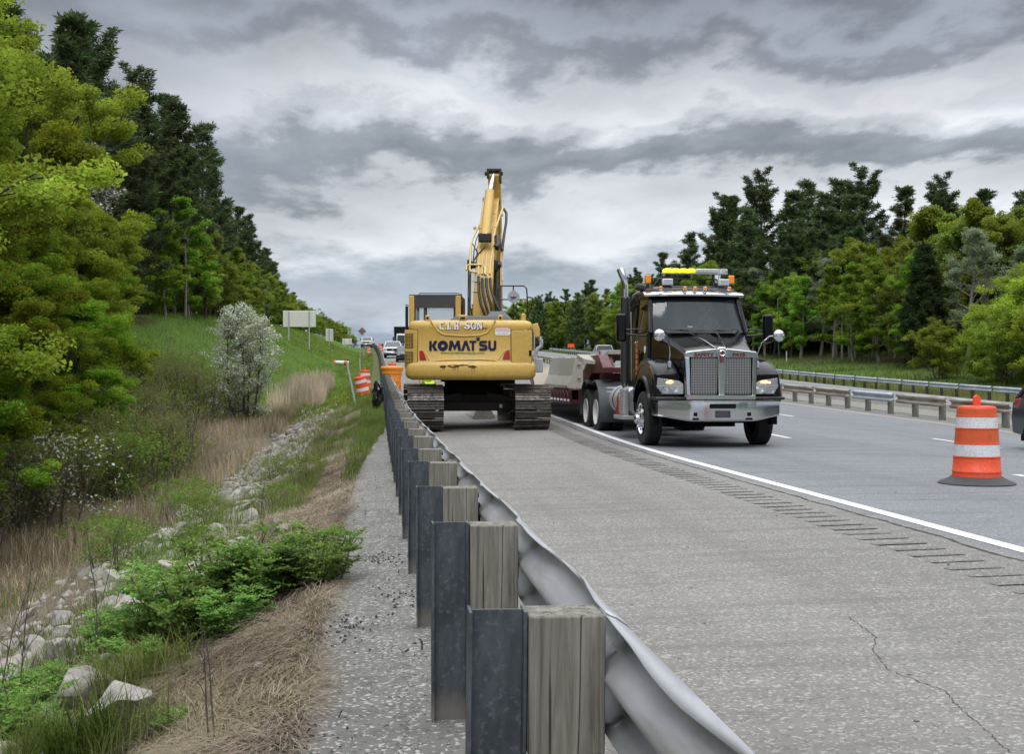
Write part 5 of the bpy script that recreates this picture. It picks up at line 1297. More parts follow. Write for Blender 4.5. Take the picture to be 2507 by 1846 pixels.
# cab
X0, X1, Ya, Yb = -1.60, -.32, -.55, 1.35
mb = MB()
for x in (X0, X1-.13): mb.bb(x, x+.13, Ya-.02, Ya+.14, 1.42, 3.24)
up(mb.build('cab_pillars', M['yellow'], ex, bevel=.02))
mb = MB(); mb.bb(X0, X1, Ya+.02, Yb, 3.16, 3.27); mb.bb(X0+.14, X1-.14, Ya, Ya+.1, 2.94, 3.25); mb.bb(X0+.10, X0+.16, Ya+.04, Ya+.12, 1.9, 3.0); mb.bb(X1-.18, X1-.12, Ya+.04, Ya+.12, 1.9, 3.0); mb.bb(X0+.36, X0+.44, Ya+.04, Ya+.12, 1.9, 3.0)
mb.bb(X0, X0+.08, Yb-.08, Yb, 1.42, 3.2); mb.bb(X1-.08, X1, Yb-.08, Yb, 1.42, 3.2); mb.bb(X0, X0+.06, .3, .4, 1.42, 3.2); mb.bb(X1-.06, X1, .3, .4, 1.42, 3.2); mb.bb(X0, X1, Ya, Ya+.08, 1.42, 2.3); mb.bb(X0, X0+.04, Ya, Yb, 1.42, 2.2); mb.bb(X1-.04, X1, Ya, Yb, 1.42, 2.2)
mb.tube([(X0+.25, Ya-.02, 3.26), (X0+.26, Ya-.02, 3.30), (X1-.1, Ya-.02, 3.30), (X1+.02, Ya, 3.28), (X1+.03, Ya+.02, 3.0)], .014, 6)
up(mb.build('cab_frame', M['dkgrey'], ex, bevel=.012))
mb = MB(); mb.bb(X0+.16, X1-.16, Ya+.05, Ya+.056, 2.3, 2.95); mb.bb(X0+.09, X1-.09, Yb-.05, Yb-.044, 1.5, 3.16); mb.bb(X0+.01, X0+.016, Ya+.15, Yb-.1, 2.2, 3.15); mb.bb(X1-.016, X1-.01, Ya+.15, Yb-.1, 2.2, 3.15)
up(mb.build('cab_glass', glassmat('cab_glass', (.55, .66, .70), alpha=.16), ex))
mb = MB(); mb.box((-.80, .20, 2.46), (.32, .12, .30)); mb.box((-.80, .24, 2.2), (.5, .14, .5)); mb.box((-.80, .5, 1.95), (.5, .5, .14)); mb.box((-.43, .6, 2.42), (.22, .1, .22))
up(mb.build('operator_seat', M['matte'], ex, bevel=.05, segs=3))
mb = MB(); mb.bb(X1+.02, X1+.06, Ya+.1, Ya+.9, 2.3, 3.12); mb.bb(X0-.12, X0-.07, Ya+.25, Ya+.5, 2.2, 3.0); mb.tube([(X0, Ya+.3, 3.0), (X0-.12, Ya+.3, 3.04)], .012)
up(mb.build('window_guard', M['black'], ex, bevel=.02))
# boom: plan path in (y,z), width along x
def plate(path, w0, w1, name, mat='yellow', x0=0., x1=0., bev=.03):
    """path: list of (y,z,thick)"""
    n = len(path); secs = []
    for i, (y, z, th) in enumerate(path):
        a = path[max(0, i-1)]; b = path[min(n-1, i+1)]; ty, tz = b[0]-a[0], b[1]-a[1]; l = math.hypot(ty, tz); ny, nz = -tz/l, ty/l
        t = i/(n-1); w_ = w0+(w1-w0)*t; x = x0+(x1-x0)*t
        secs.append([(x-w_/2, y+ny*th/2, z+nz*th/2), (x+w_/2, y+ny*th/2, z+nz*th/2), (x+w_/2, y-ny*th/2, z-nz*th/2), (x-w_/2, y-ny*th/2, z-nz*th/2)])
    return up(MB().loft(secs).build(name, M[mat], ex, bevel=bev, angle=30))
BX0, BX1 = .10, .34
BP = [(.95, 1.55, .42), (.85, 2.2, .70), (.95, 3.0, .86), (1.20, 3.8, .95), (1.55, 4.5, .92), (2.15, 5.3, .72), (2.75, 5.95, .58), (3.25, 6.35, .45)]
plate(BP, .52, .42, 'boom', 'yellow', BX0, BX1)
bx = lambda t: BX0+(BX1-BX0)*t
mb = MB(); mb.tube([(bx(.9)-.24, 2.95, 6.25), (bx(.9)+.24, 2.95, 6.25)], .11, 14); mb.tube([(bx(.5)-.42, 1.15, 4.25), (bx(.5)+.42, 1.15, 4.25)], .09, 14); up(mb.build('boom_pins', M['black'], ex, bevel=.01))
# lift cylinders either side
for s in (-1, 1):
    x = .12+s*.34
    up(MB().cyl((x, 1.55, 1.35), (x, 1.35, 2.72), .095, n=18).build('lift_cylinder', M['yellow'], ex)); up(MB().cyl((x, 1.35, 2.70), (x+.03, 1.15, 4.2), .045, n=14).build('cylinder_rod', M['chrome'], ex))
    up(MB().box((x+.03, 1.15, 4.25), (.12, .26, .30)).build('rod_end', M['black'], ex, bevel=.04))
# arm cylinder on top of the boom, rod to the top of the arm
x = bx(.65)-.02
up(MB().tube([(x-.02, 1.02, 5.0), (x+.06, 2.28, 6.42)], .125, 20).build('arm_cylinder', M['yellow'], ex)); up(MB().tube([(x+.06, 2.26, 6.40), (x+.15, 2.62, 6.98)], .062, 16).build('cylinder_rod', M['chrome'], ex))
up(MB().box((x-.02, 1.05, 4.98), (.34, .22, .24)).build('cylinder_clevis', M['greasy'], ex, bevel=.03))
# arm folded down in front
AP = [(2.62, 7.02, .26), (3.05, 6.55, .62), (3.45, 5.8, .70), (3.95, 4.2, .50), (4.3, 2.6, .36)]
plate(AP, .34, .30, 'arm', 'yellow', bx(1)+.06, bx(1)+.10)
mb = MB(); mb.bb(bx(1)-.14, bx(1)-.09+.02, 2.50, 2.80, 6.86, 7.12); mb.bb(bx(1)+.20, bx(1)+.26, 2.50, 2.80, 6.72, 7.12); mb.cyl((bx(1)-.2, 2.62, 6.99), (bx(1)+.3, 2.62, 6.99), .06, n=14); mb.bb(bx(1)-.12, bx(1)+.22, 2.52, 2.6, 7.04, 7.12); up(mb.build('arm_clevis', M['greasy'], ex, bevel=.02))
up(MB().tube([(bx(1)+.08, 4.0, 5.4), (bx(1)+.08, 4.45, 3.6)], .08, 14).build('bucket_cylinder', M['yellow'], ex)); up(MB().tube([(bx(1)+.08, 4.45, 3.6), (bx(1)+.08, 4.6, 2.7)], .04, 12).build('cylinder_rod', M['chrome'], ex))
secs = []
for i in range(9):
    a = R(-60+i*30); secs.append((4.2+.55*math.cos(a), 1.25+.62*math.sin(a)))
mb = MB(); pts = secs
for k in range(len(pts)-1): mb.add([(bx(1)-.45, *pts[k]), (bx(1)+.6, *pts[k]), (bx(1)+.6, *pts[k+1]), (bx(1)-.45, *pts[k+1])], [(0, 1, 2, 3)])
mb.add([(bx(1)-.45, *p) for p in pts], [tuple(range(len(pts)))]); mb.add([(bx(1)+.6, *p) for p in pts], [tuple(range(len(pts)))])
for k in range(5): mb.box((bx(1)-.38+k*.23, 4.50, .66), (.09, .1, .28))
mb.hexa([(bx(1)-.1, 4.2, 1.8), (bx(1)+.25, 4.2, 1.8), (bx(1)+.25, 4.6, 1.8), (bx(1)-.1, 4.6, 1.8), (bx(1)-.05, 4.2, 2.7), (bx(1)+.2, 4.2, 2.7), (bx(1)+.2, 4.4, 2.7), (bx(1)-.05, 4.4, 2.7)])
up(mb.build('bucket', M['greasy'], ex, fix=True))
# hydraulic pipes on the rear/top of the boom: follow surface; t along path gives (y,z) on the outer face
def bs(z, out=.05):
    for i in range(len(BP)-1):
        if BP[i][1] <= z <= BP[i+1][1]:
            t = (z-BP[i][1])/(BP[i+1][1]-BP[i][1]); y = BP[i][0]+(BP[i+1][0]-BP[i][0])*t; th = BP[i][2]+(BP[i+1][2]-BP[i][2])*t
            ty, tz = BP[i+1][0]-BP[i][0], BP[i+1][1]-BP[i][1]; l = math.hypot(ty, tz); return y-(th/2+out)*tz/l, z+(th/2)*ty/l*.6
    return BP[-1][0], z
def wx(u, z): return BX0+(u-300)/4.13/1.1172*.0121+ (z-3)*.0  # photo column on the boom -> metres across it
def zz(v): return 3.86-(v-1000)/4.13/1.1172*.0122+.25
M['pipeyel'] = paint('pale_yellow_pipe', (.68, .50, .20), .35, dirt=.3)
def pipe(pts, r, mat, name='hydraulic_pipe', out=.05, n=8):
    P = []
    for (u, v, *o) in pts:
        z = zz(v); y, z2 = bs(z, (o[0] if o else out)); P.append((wx(u, z), y, z2))
    return up(MB().tube(P, r, n).build(name, M[mat], ex, angle=60))
for pts in ([(195, 1060), (200, 950), (200, 820), (215, 720), (255, 600), (320, 420), (340, 340)], [(225, 1080, .06), (192, 1040, .06), (192, 1010, .06)], [(285, 1100), (285, 980), (290, 800), (300, 715)], [(320, 1100), (322, 980), (330, 800), (335, 715)],
            [(355, 1110), (358, 960), (362, 760), (380, 660), (400, 560), (430, 430), (450, 345)], [(395, 1100), (400, 1000), (415, 850), (420, 700), (440, 600), (470, 480), (505, 345)], [(165, 1060, .09), (165, 1010, .09), (200, 1000, .1), (320, 1000, .1), (345, 1030, .1), (345, 1100, .1)], [(195, 1010, .08), (200, 1070, .09), (235, 1080, .09), (265, 1080, .09)]):
    pipe(pts, .028, 'pipeyel', out=.075)
for pts in ([(268, 1090), (262, 960), (262, 840), (280, 740), (300, 660)], [(310, 1080), (308, 900), (312, 740)], [(342, 1090), (345, 900), (350, 720)], [(378, 1090), (382, 900), (392, 720), (420, 560), (450, 420)], [(230, 1000), (232, 860), (248, 740), (285, 620)]): pipe(pts, .014, 'greasy', 'pipe_gap_shade', out=.03, n=6)  # thin dark tubes standing in for the shade in the gaps between pipes
for u, v in ((300, 700), (330, 700), (285, 600), (440, 590), (320, 420), (430, 430), (285, 1115), (320, 1130), (360, 1125), (400, 1130), (230, 590), (500, 430), (350, 520)):
    z = zz(v); y, z2 = bs(z, .06); up(MB().box((wx(u, z), y, z2), (.075, .07, .07)).build('pipe_clamp', M['galvgrey'] if v > 1100 or v == 700 else M['yellow'], ex, bevel=.01))
for i, (a, b) in enumerate(((285, 360), (320, 395), (360, 425), (400, 520))):
    pipe([(a, 1130, .10), (a+4, 1200, .13), (a+10+i*6, 1300, .18), (a+30+i*12, 1400, .22), (b, 1500, .22), (b+30, 1580, .15)], .033, 'black', 'hydraulic_hose')
pipe([(345, 560, .12), (322, 590, .14), (318, 640, .14), (325, 690, .1)], .03, 'black', 'hydraulic_hose'); pipe([(360, 570, .12), (345, 640, .14), (345, 690, .1)], .028, 'black', 'hydraulic_hose')
pipe([(215, 990, .07), (255, 920, .09), (270, 890, .09), (340, 830, .08), (355, 800, .08)], .02, 'black', 'hydraulic_hose'); pipe([(215, 780, .06), (240, 830, .08), (270, 870, .09)], .014, 'black', 'hydraulic_hose')
pipe([(515, 340, -.1), (545, 400, -.1), (545, 520, -.12), (530, 640, -.15), (520, 760, -.15), (512, 850, -.15)], .036, 'black', 'hydraulic_hose')
pipe([(500, 640, -.2), (500, 900, -.2), (505, 1200, -.2)], .022, 'yellow'); pipe([(520, 790, -.2), (520, 1150, -.2)], .02, 'galvgrey')
pipe([(470, 960, -.3), (470, 1300, -.3), (475, 1520, -.3)], .085, 'greasy', 'swing_pipe'); pipe([(200, 1110, .03), (205, 1400, .03), (240, 1540, .06)], .016, 'black', 'hydraulic_hose')
pipe([(460, 700, .06), (470, 800, .08), (450, 830, .08)], .09, 'black', 'boom_lamp', n=10)
for dz in (1160, 1265): pipe([(222, dz, .03), (300, dz, .03)], .012, 'yellow', 'bracket')
# handrail and mirrors on the right rear
def loc(Xd, Yw, yd):   # helper: photo column/row at a known depth -> upper-structure local coordinates
    a = math.atan((Xd-1122)/2650)+R(6.4); Xw = math.tan(a)*Yw; dd = Yw*math.cos(R(6.4))+Xw*math.sin(R(6.4)); zw = 1.44-(yd-825)/2650*dd
    v = (UP.inverted() @ Vector((Xw-EX, Yw-EY, zw-ex.location.z))); return v
def lp(pts, Yw): return [tuple(loc(x, Yw, y)) for x, y in pts]
up(MB().tube(lp([(1093, 655), (1091, 648), (1091, 632), (1096, 625), (1148, 625), (1154, 631), (1156, 660), (1155, 694)], 29.3), .017, 8).tube(lp([(1092, 655), (1154, 655)], 29.3), .015, 8).tube(lp([(1125, 625), (1125, 698)], 29.3), .016, 8).tube(lp([(1133, 660), (1131, 698)], 29.3), .012, 8).build('handrail', M['black'], ex, angle=60))
c = loc(1125, 29.2, 649); d_ = (loc(1125, 29.24, 649)-c); up(MB().cyl(c, c+Vector((.02, .05, 0)), .152, .14, n=28).build('round_mirror', M['galvgrey'], ex, angle=30))
up(MB().box(tuple(c+Vector((0, -.02, -.01))), (.16, .03, .02)).build('mirror_bracket', M['black'], ex))
up(MB().tube(lp([(1156, 650), (1166, 651), (1169, 656), (1158, 688), (1158, 696), (1168, 697), (1168, 692)], 29.2), .018, 8).build('mirror_arm', M['black'], ex, angle=60))
a = loc(1147, 29.0, 702); b = loc(1147, 29.0, 688); up(MB().cyl(a, b, .062, n=18).cyl(b, b+Vector((0, 0, .03)), .05, .02, n=18).build('filler_cap', M['yellow'], ex))
# outboard box, bracket and pipe, grey tool box
mb = MB(); p = [loc(x, 28.9, y) for x, y in ((1166, 710), (1178, 706), (1183, 720), (1184, 738), (1170, 738))]; mb.add([tuple(q) for q in p]+[tuple(q+Vector((0, .35, 0))) for q in p], [(0, 1, 2, 3, 4), (9, 8, 7, 6, 5)]+[(i, i+5, (i+1) % 5+5, (i+1) % 5) for i in range(5)]); up(mb.build('mirror_housing', M['yellow'], ex, bevel=.02))
up(MB().tube(lp([(1181, 738), (1186, 745), (1186, 757), (1178, 763), (1174, 770), (1174, 785)], 29.0), .05, 10).build('exhaust_pipe', M['alu'], ex, angle=60))
mb = MB(); p = [loc(x, 28.9, y) for x, y in ((1170, 784), (1190, 784), (1190, 815), (1170, 815))]; mb.add([tuple(q) for q in p]+[tuple(q+Vector((0, .4, 0))) for q in p], [(0, 1, 2, 3), (7, 6, 5, 4)]+[(i, i+4, (i+1) % 4+4, (i+1) % 4) for i in range(4)]); up(mb.build('tool_box', M['galvgrey'], ex, bevel=.02))
a = loc(1171, 28.9, 765); up(MB().box(tuple(a), (.03, .3, .75)).build('side_step', M['alu'], ex))

SQ = Matrix.Translation((0, 0, 1.5)) @ Matrix.Diagonal((1, 1, .965, 1)) @ Matrix.Translation((0, 0, -1.5))
for o in KIDS[ex.name]:
    if o.name.split('.')[0] in ('boom', 'boom_pins', 'lift_cylinder', 'cylinder_rod', 'rod_end', 'arm_cylinder', 'cylinder_clevis', 'arm', 'arm_clevis', 'bucket_cylinder', 'hydraulic_pipe', 'hydraulic_hose', 'pipe_clamp', 'swing_pipe', 'boom_lamp', 'bracket', 'pipe_gap_shade'):
        o.matrix_basis = UP @ SQ
# ---------------------------------------------------------------- people (one continuous skinned body each)
def person(name, loc, rz, pose, label, shirt, trousers, skin='skin', hair=(.03, .02, .015), hat=None, scale=1.):
    J = pose; e = empty(name, loc, rz, label, 'person'); e.scale = (scale,)*3
    def chain(nm, verts, edges, radii, mat, root=0, lv=2):
        me = bpy.data.meshes.new(nm); me.from_pydata(verts, edges, []); o = link(bpy.data.objects.new(nm, me)); o.parent = e; KIDS.setdefault(e.name, []).append(o)
        s = o.modifiers.new('skin', 'SKIN'); s.use_smooth_shade = True
        for i, r in enumerate(radii):
            me.skin_vertices[0].data[i].radius = r if hasattr(r, '__len__') else (r, r)
            me.skin_vertices[0].data[i].use_root = (i == root)
        o.modifiers.new('sub', 'SUBSURF').levels = lv; o.modifiers['sub'].render_levels = lv
        me.materials.append(M[mat]); return o
    names = ['pelvis', 'waist', 'chest', 'neck', 'head', 'lsh', 'lel', 'lwr', 'rsh', 'rel', 'rwr', 'lhip', 'lkn', 'lan', 'ltoe', 'rhip', 'rkn', 'ran', 'rtoe']
    V = [J[n] for n in names]; E_ = [(0, 1), (1, 2), (2, 3), (3, 4), (2, 5), (5, 6), (6, 7), (2, 8), (8, 9), (9, 10), (0, 11), (11, 12), (12, 13), (13, 14), (0, 15), (15, 16), (16, 17), (17, 18)]
    Rr = [(.13, .12), (.13, .11), (.15, .12), (.06, .06), (.095, .105), .065, .048, .032, .065, .048, .032, .085, .06, .04, .035, .085, .06, .04, .035]
    chain('body', V, E_, Rr, skin)
    def sub_(keys, edges, rad, nm, mat): chain(nm, [J[k] for k in keys], edges, rad, mat)
    def mid(a, b, t): return tuple(J[a][i]*(1-t)+J[b][i]*t for i in range(3))
    J['chest2'] = mid('chest', 'neck', .55)
    J['lfa'] = mid('lel', 'lwr', .15); J['rfa'] = mid('rel', 'rwr', .15); J['lan2'] = mid('lkn', 'lan', .9); J['ran2'] = mid('rkn', 'ran', .9)
    sub_(['pelvis', 'waist', 'chest', 'chest2', 'lsh', 'lel', 'lfa', 'rsh', 'rel', 'rfa'], [(0, 1), (1, 2), (2, 3), (2, 4), (4, 5), (5, 6), (2, 7), (7, 8), (8, 9)], [(.155, .14), (.15, .13), (.175, .14), (.085, .08), .085, .063, .055, .085, .063, .055], 'shirt', shirt)
    sub_(['pelvis', 'lhip', 'lkn', 'lan2', 'rhip', 'rkn', 'ran2'], [(0, 1), (1, 2), (2, 3), (0, 4), (4, 5), (5, 6)], [(.148, .13), .10, .075, .065, .10, .075, .065], 'trousers', trousers)
    h = Vector(J['head']); f = Vector(J.get('face', (0, -1, 0)))
    mb = MB().ball(h+Vector((0, 0, .055)), .108, 16, (.88, 1.05, 1.02)); mb.build('hair' if not hat else 'hard_hat', M[hat] if hat else paint('hair_'+name, hair, .9), e)
    mb = MB(); p = h+f*.105; mb.ball(p+Vector((0, 0, .0)), .018, 8, (.8, 1, 1.4))
    for s in (-1, 1): mb.ball(h+Vector((s*.095, 0, 0)), .024, 8, (.5, .8, 1.3))
    mb.build('nose_and_ears', M[skin], e)
    mb = MB()
    for s in (-1, 1): mb.ball(h+f*.098+Vector((s*.034, 0, .025)), .011, 8)
    mb.box(tuple(h+f*.099+Vector((0, 0, -.045))), (.045, .008, .008)); mb.build('eyes_and_mouth', M['plastic'], e)
    for side in 'lr':
        w_ = Vector(J[side+'wr']); el_ = Vector(J[side+'el']); d = (w_-el_).normalized(); s = Vector((1, 0, 0)) if abs(d.x) < .8 else Vector((0, 1, 0)); s = (s-d*s.dot(d)).normalized(); nrm = d.cross(s)
        vs = [w_, w_+d*.05, w_+d*.09]; ed = [(0, 1), (1, 2)]; rd = [.026, (.04, .018), (.04, .015)]
        for i, (o_, ln) in enumerate(((-.032, .070), (-.011, .082), (.011, .078), (.032, .060))):
            b = len(vs); vs += [w_+d*.092+s*o_, w_+d*(.092+ln*.5)+s*o_*1.05+nrm*.012, w_+d*(.092+ln*.85)+s*o_*1.05+nrm*.040]; ed += [(2, b), (b, b+1), (b+1, b+2)]; rd += [.010, .0085, .007]
        b = len(vs); vs += [w_+d*.04-s*.045, w_+d*.075-s*.065+nrm*.02]; ed += [(1, b), (b, b+1)]; rd += [.011, .009]
        chain('hand', [tuple(v) for v in vs], ed, rd, skin, lv=1)
    return e
STAND = dict(pelvis=(0, 0, .95), waist=(0, 0, 1.1), chest=(0, 0, 1.34), neck=(0, .0, 1.5), head=(0, -.02, 1.64), lsh=(-.19, 0, 1.42), lel=(-.27, .03, 1.13), lwr=(-.25, -.1, .90), rsh=(.19, 0, 1.42), rel=(.28, .03, 1.13), rwr=(.24, -.14, .92),
             lhip=(-.09, 0, .9), lkn=(-.11, -.03, .5), lan=(-.12, .02, .09), ltoe=(-.13, -.16, .04), rhip=(.09, 0, .9), rkn=(.12, -.02, .5), ran=(.13, .03, .09), rtoe=(.15, -.15, .04))
SIT = dict(pelvis=(0, 0, 0), waist=(0, -.03, .15), chest=(0, -.02, .40), neck=(0, -.03, .56), head=(0, -.06, .70), lsh=(-.19, -.02, .48), lel=(-.25, -.22, .27), lwr=(-.15, -.44, .33), rsh=(.19, -.02, .48), rel=(.26, -.2, .26), rwr=(.16, -.44, .33),
           lhip=(-.09, -.05, 0), lkn=(-.12, -.46, .06), lan=(-.12, -.55, -.34), ltoe=(-.12, -.72, -.36), rhip=(.09, -.05, 0), rkn=(.12, -.46, .06), ran=(.12, -.55, -.34), rtoe=(.12, -.72, -.36))
person('person', (1.50, 36.2, zrow(1.50, 36.2)+.004), .5, dict(STAND), 'worker in lime high visibility clothing standing beyond the left track of the excavator', 'hiviz', 'hiviz', hat='wht')

# ---------------------------------------------------------------- truck tractor
TX, TY = 6.40, 21.9
tk = empty('truck', (TX, TY, zrow(TX, TY+1)+.006), 0, 'black conventional truck tractor with chrome grille and amber roof light bar, facing the camera', 'truck')
def tyre(mb, x0, x1, y, z, r, rim):
    w_ = x1-x0; p = [(rim, .012), (r*.80, -.004), (r*.93, .0), (r*.985, .02), (r, .045)]
    for g in range(4): a = .045+(w_-.09)*(g+.8)/4.6; p += [(r, a-.008), (r-.014, a-.006), (r-.014, a+.006), (r, a+.008)]
    p += [(r, w_-.045), (r*.985, w_-.02), (r*.93, w_), (r*.80, w_+.004), (rim, w_-.012)]
    mb.lathe([(a, b) for a, b in p], (x0, y, z), 'x', 44)
def wheel(root, x, s, y, r, kind, wd=.29, dual=False):
    """s=-1: left side of vehicle in picture, outer face at x"""
    z = r-.012; mb = MB(); x1 = x-s*wd
    tyre(mb, min(x, x1), max(x, x1), y, z, r, r*.56)
    if dual: x2 = x-s*(wd+.05); x3 = x2-s*wd; tyre(mb, min(x2, x3), max(x2, x3), y, z, r, r*.56)
    wh = empty('wheel', (0, 0, 0)); wh.parent = root; KIDS.setdefault(root.name, []).append(wh)
    mb.build('tyre', M['rubber'], wh, angle=50)
    rim = MB(); R_ = r*.57
    if kind == 'front':
        pf = [(R_, -.012), (R_*.96, .02), (R_*.86, .045), (R_*.80, .03), (R_*.50, -.035), (R_*.46, -.05), (.095, -.06), (.09, -.12), (.05, -.135), (0, -.135)]
        rim.lathe([(a, -s*b) for a, b in pf], (x+s*.0, y, z), 'x', 40)
        rim.build('rim', M['chrome'], wh, angle=40)
        nuts = MB(); holes = MB()
        for k in range(10):
            a = 2*math.pi*k/10; c = Vector((x, y+math.cos(a)*R_*.56, z+math.sin(a)*R_*.56)); nuts.cyl(c+Vector((-s*.03, 0, 0)), c+Vector((s*.065, 0, 0)), .019, .013, n=8); nuts.ball(tuple(c+Vector((s*.068, 0, 0))), .016, 8)
        for k in range(8):
            a = 2*math.pi*(k+.5)/8; c = Vector((x-s*.005, y+math.cos(a)*R_*.76, z+math.sin(a)*R_*.76)); holes.ball(tuple(c), .030, 10, (.35, 1, 1))
        nuts.build('wheel_nuts', M['chrome'], wh); holes.build('hand_holes', M['matte'], wh)
    elif kind == 'rear':
        pf = [(R_, -.012), (R_*.97, .02), (R_*.90, .05), (R_*.84, .15), (R_*.72, .20), (.13, .21), (.125, .10), (.09, .05), (0, .05)]
        rim.lathe([(a, -s*b) for a, b in pf], (x, y, z), 'x', 40); rim.build('rim', M['whitehub'], wh, angle=40)
        nuts = MB()
        for k in range(10):
            a = 2*math.pi*k/10; c = Vector((x-s*.2, y+math.cos(a)*.17, z+math.sin(a)*.17)); nuts.cyl(c, c+Vector((s*.03, 0, 0)), .014, n=6)
        nuts.build('wheel_nuts', M['galvgrey'], wh)
    else:
        pf = [(R_, -.01), (R_*.95, .02), (R_*.9, .05), (R_*.35, .02), (.04, .02), (0, .02)]
        rim.lathe([(a, -s*b) for a, b in pf], (x, y, z), 'x', 30); rim.build('rim', M['alu'], wh, angle=40)
        sp = MB()
        for k in range(5):
            a = 2*math.pi*k/5; sp.box((x-s*.015, y+math.cos(a)*R_*.5, z+math.sin(a)*R_*.5), (.03, R_*.9, .07), (a, 0, 0))
        sp.build('spokes', M['silvercar'], wh, bevel=.01)
    return wh
for s in (-1, 1):
    wheel(tk, s*1.25, s, 1.32, .53, 'front', .30)
    for y in (6.15, 7.50): wheel(tk, s*1.27, s, y, .52, 'rear', .27, True)
mb = MB()
for s in (-1, 1): mb.bb(s*.35, s*.45, .35, 8.3, .62, .90)
for y in (1.32,): mb.bb(-.95, .95, y-.08, y+.08, .42, .56)
for y in (6.15, 7.5): mb.cyl((-.9, y, .52), (.9, y, .52), .12); mb.ball((0, y, .52), .26, 16)
mb.bb(-.42, .42, .6, 2.8, .38, .95); mb.bb(-.6, -.2, 1.9, 2.7, .34, .6); mb.bb(-.35, .35, 4.0, 8.2, .66, .84)
mb.bb(-.85, .85, 2.4, 3.7, .70, .95); mb.bb(-.9, .9, .25, .5, .55, .9)
mb.build('chassis', M['matte'], tk, bevel=.01)
# bumper
def bumper_ring(z, zi=0):
    xs = [-1.22, -1.10, -.64, -.62, .62, .64, 1.10, 1.22]; ys = [.42, .24, .015, .0, .0, .015, .24, .42]
    return xs, ys
xs, ys = [-1.22, -1.17, -.66, -.60, -.3, 0, .3, .60, .66, 1.17, 1.22], [.50, .24, .02, .0, -.01, -.015, -.01, 0, .02, .24, .50]
zt = .875; zb = [.60, .60, .51, .505, .50, .50, .50, .505, .51, .60, .60]
secs = []
for x, y, b in zip(xs, ys, zb): secs.append([(x, y+.05, zt), (x, y+.02, zt+.012), (x, y, zt-.004), (x, y-.004, zt-.03), (x, y, (zt+b)/2), (x, y+.004, b+.03), (x, y+.03, b), (x, y+.06, b+.02)])
bp = MB().loft(secs, close=True, cap=True).build('bumper', M['brushed'], tk, angle=28)
MB().loft([[(x, y-.012, zt-.012), (x, y-.012, zt+.016), (x, y+.05, zt+.02), (x, y+.05, zt-.01)] for x, y in zip(xs, ys)]).build('bumper_lip', M['chrome'], tk)
q = MB()
def rrect(x0, x1, z0, z1, r, y, th, n=5):
    P = []
    for cx_, cz_, a0 in ((x1-r, z1-r, 0), (x0+r, z1-r, 90), (x0+r, z0+r, 180), (x1-r, z0+r, 270)):
        for k in range(n+1): a = R(a0+90*k/n); P.append((cx_+r*math.cos(a), cz_+r*math.sin(a)))
    return P
MB().prism(rrect(-.255, .250, .742, .828, .025, 0, 0), 1, -.022, .0).build('bumper_slot', M['matte'], bp)
MB().prism(rrect(-.160, .148, .560, .712, .02, 0, 0), 1, -.024, -.004).build('plate_frame', M['chrome'], bp)
MB().prism(rrect(-.152, .140, .568, .704, .016, 0, 0), 1, -.029, -.012).build('front_plate', paint('blank_dark_plate', (.055, .045, .045), .5), bp)
q = MB()
for x in (-.12, .11):
    for z in (.60, .67): q.cyl((x, -.032, z), (x, -.02, z), .010, n=8)
for x in (-.52, .505): q.bb(x-.035, x+.035, -.0125, .01, .60, .668); q.bb(x-.055, x+.055, -.03, .02, .53, .565)
q.build('plate_bolts', M['matte'], bp)
# grille surround with opening, extruded; mesh panels behind
yg = .09
def gpoly(): return [(-.66, .90), (.66, .90), (.69, 1.80), (.10, 1.865), (-.10, 1.865), (-.69, 1.80)]
mb = MB()
def slab(poly, y0, y1): mb.prism(poly, 1, y0, y1)
slab([(-.665, .90), (.665, .90), (.665, .985), (-.665, .985)], yg, yg+.10)
slab([(-.665, .985), (-.585, .985), (-.605, 1.70), (-.69, 1.70)], yg, yg+.10); slab([(.585, .985), (.665, .985), (.69, 1.70), (.605, 1.70)], yg, yg+.10)
slab([(-.69, 1.70), (-.085, 1.70), (-.085, 1.855), (-.12, 1.86), (-.66, 1.805), (-.69, 1.78)], yg, yg+.12); slab([(.085, 1.70), (.69, 1.70), (.69, 1.78), (.66, 1.805), (.12, 1.86), (.085, 1.855)], yg, yg+.12)
gs = mb.build('grille_surround', M['brushed'], tk, bevel=.012)
MB().prism([(-.062, .985), (.062, .985), (.088, 1.70), (.095, 1.86), (.05, 1.885), (-.05, 1.885), (-.095, 1.86), (-.088, 1.70)], 1, yg-.035, yg+.1).build('grille_centre_bar', M['brushed'], gs, bevel=.025, segs=3)
for s in (-1, 1):
    a, b = sorted((s*.062, s*.59)); MB().prism(rrect(a, b, .99, 1.70, .04, 0, 0), 1, yg+.03, yg+.05).build('grille_gasket', M['matte'], gs)
    m_, b_ = newmat('woven_grille_mesh_%s' % ('a' if s < 0 else 'b'))
    g = N('ShaderNodeSeparateXYZ'); L(coord('Object'), g.inputs[0])
    k = 2*math.pi/.062; ax = math_('SINE', math_('MULTIPLY', math_('ADD', g.outputs[0], g.outputs[2]), k)); az = math_('SINE', math_('MULTIPLY', math_('SUBTRACT', g.outputs[0], g.outputs[2]), k))
    L(mixc(rampf(math_('MULTIPLY', ax, az), -.25, .25), (.42, .42, .42), (.008, .008, .009)), b_.inputs['Base Color']); b_.inputs['Metallic'].default_value = .7; b_.inputs['Roughness'].default_value = .4
    a, b = sorted((s*.082, s*.575)); MB().prism(rrect(a, b, 1.01, 1.685, .035, 0, 0), 1, yg+.018, yg+.032).build('grille_mesh', m_, gs)
TM = lambda x, y, z: Matrix.Translation((x, y, z)) @ Matrix.Rotation(R(90), 4, 'X')
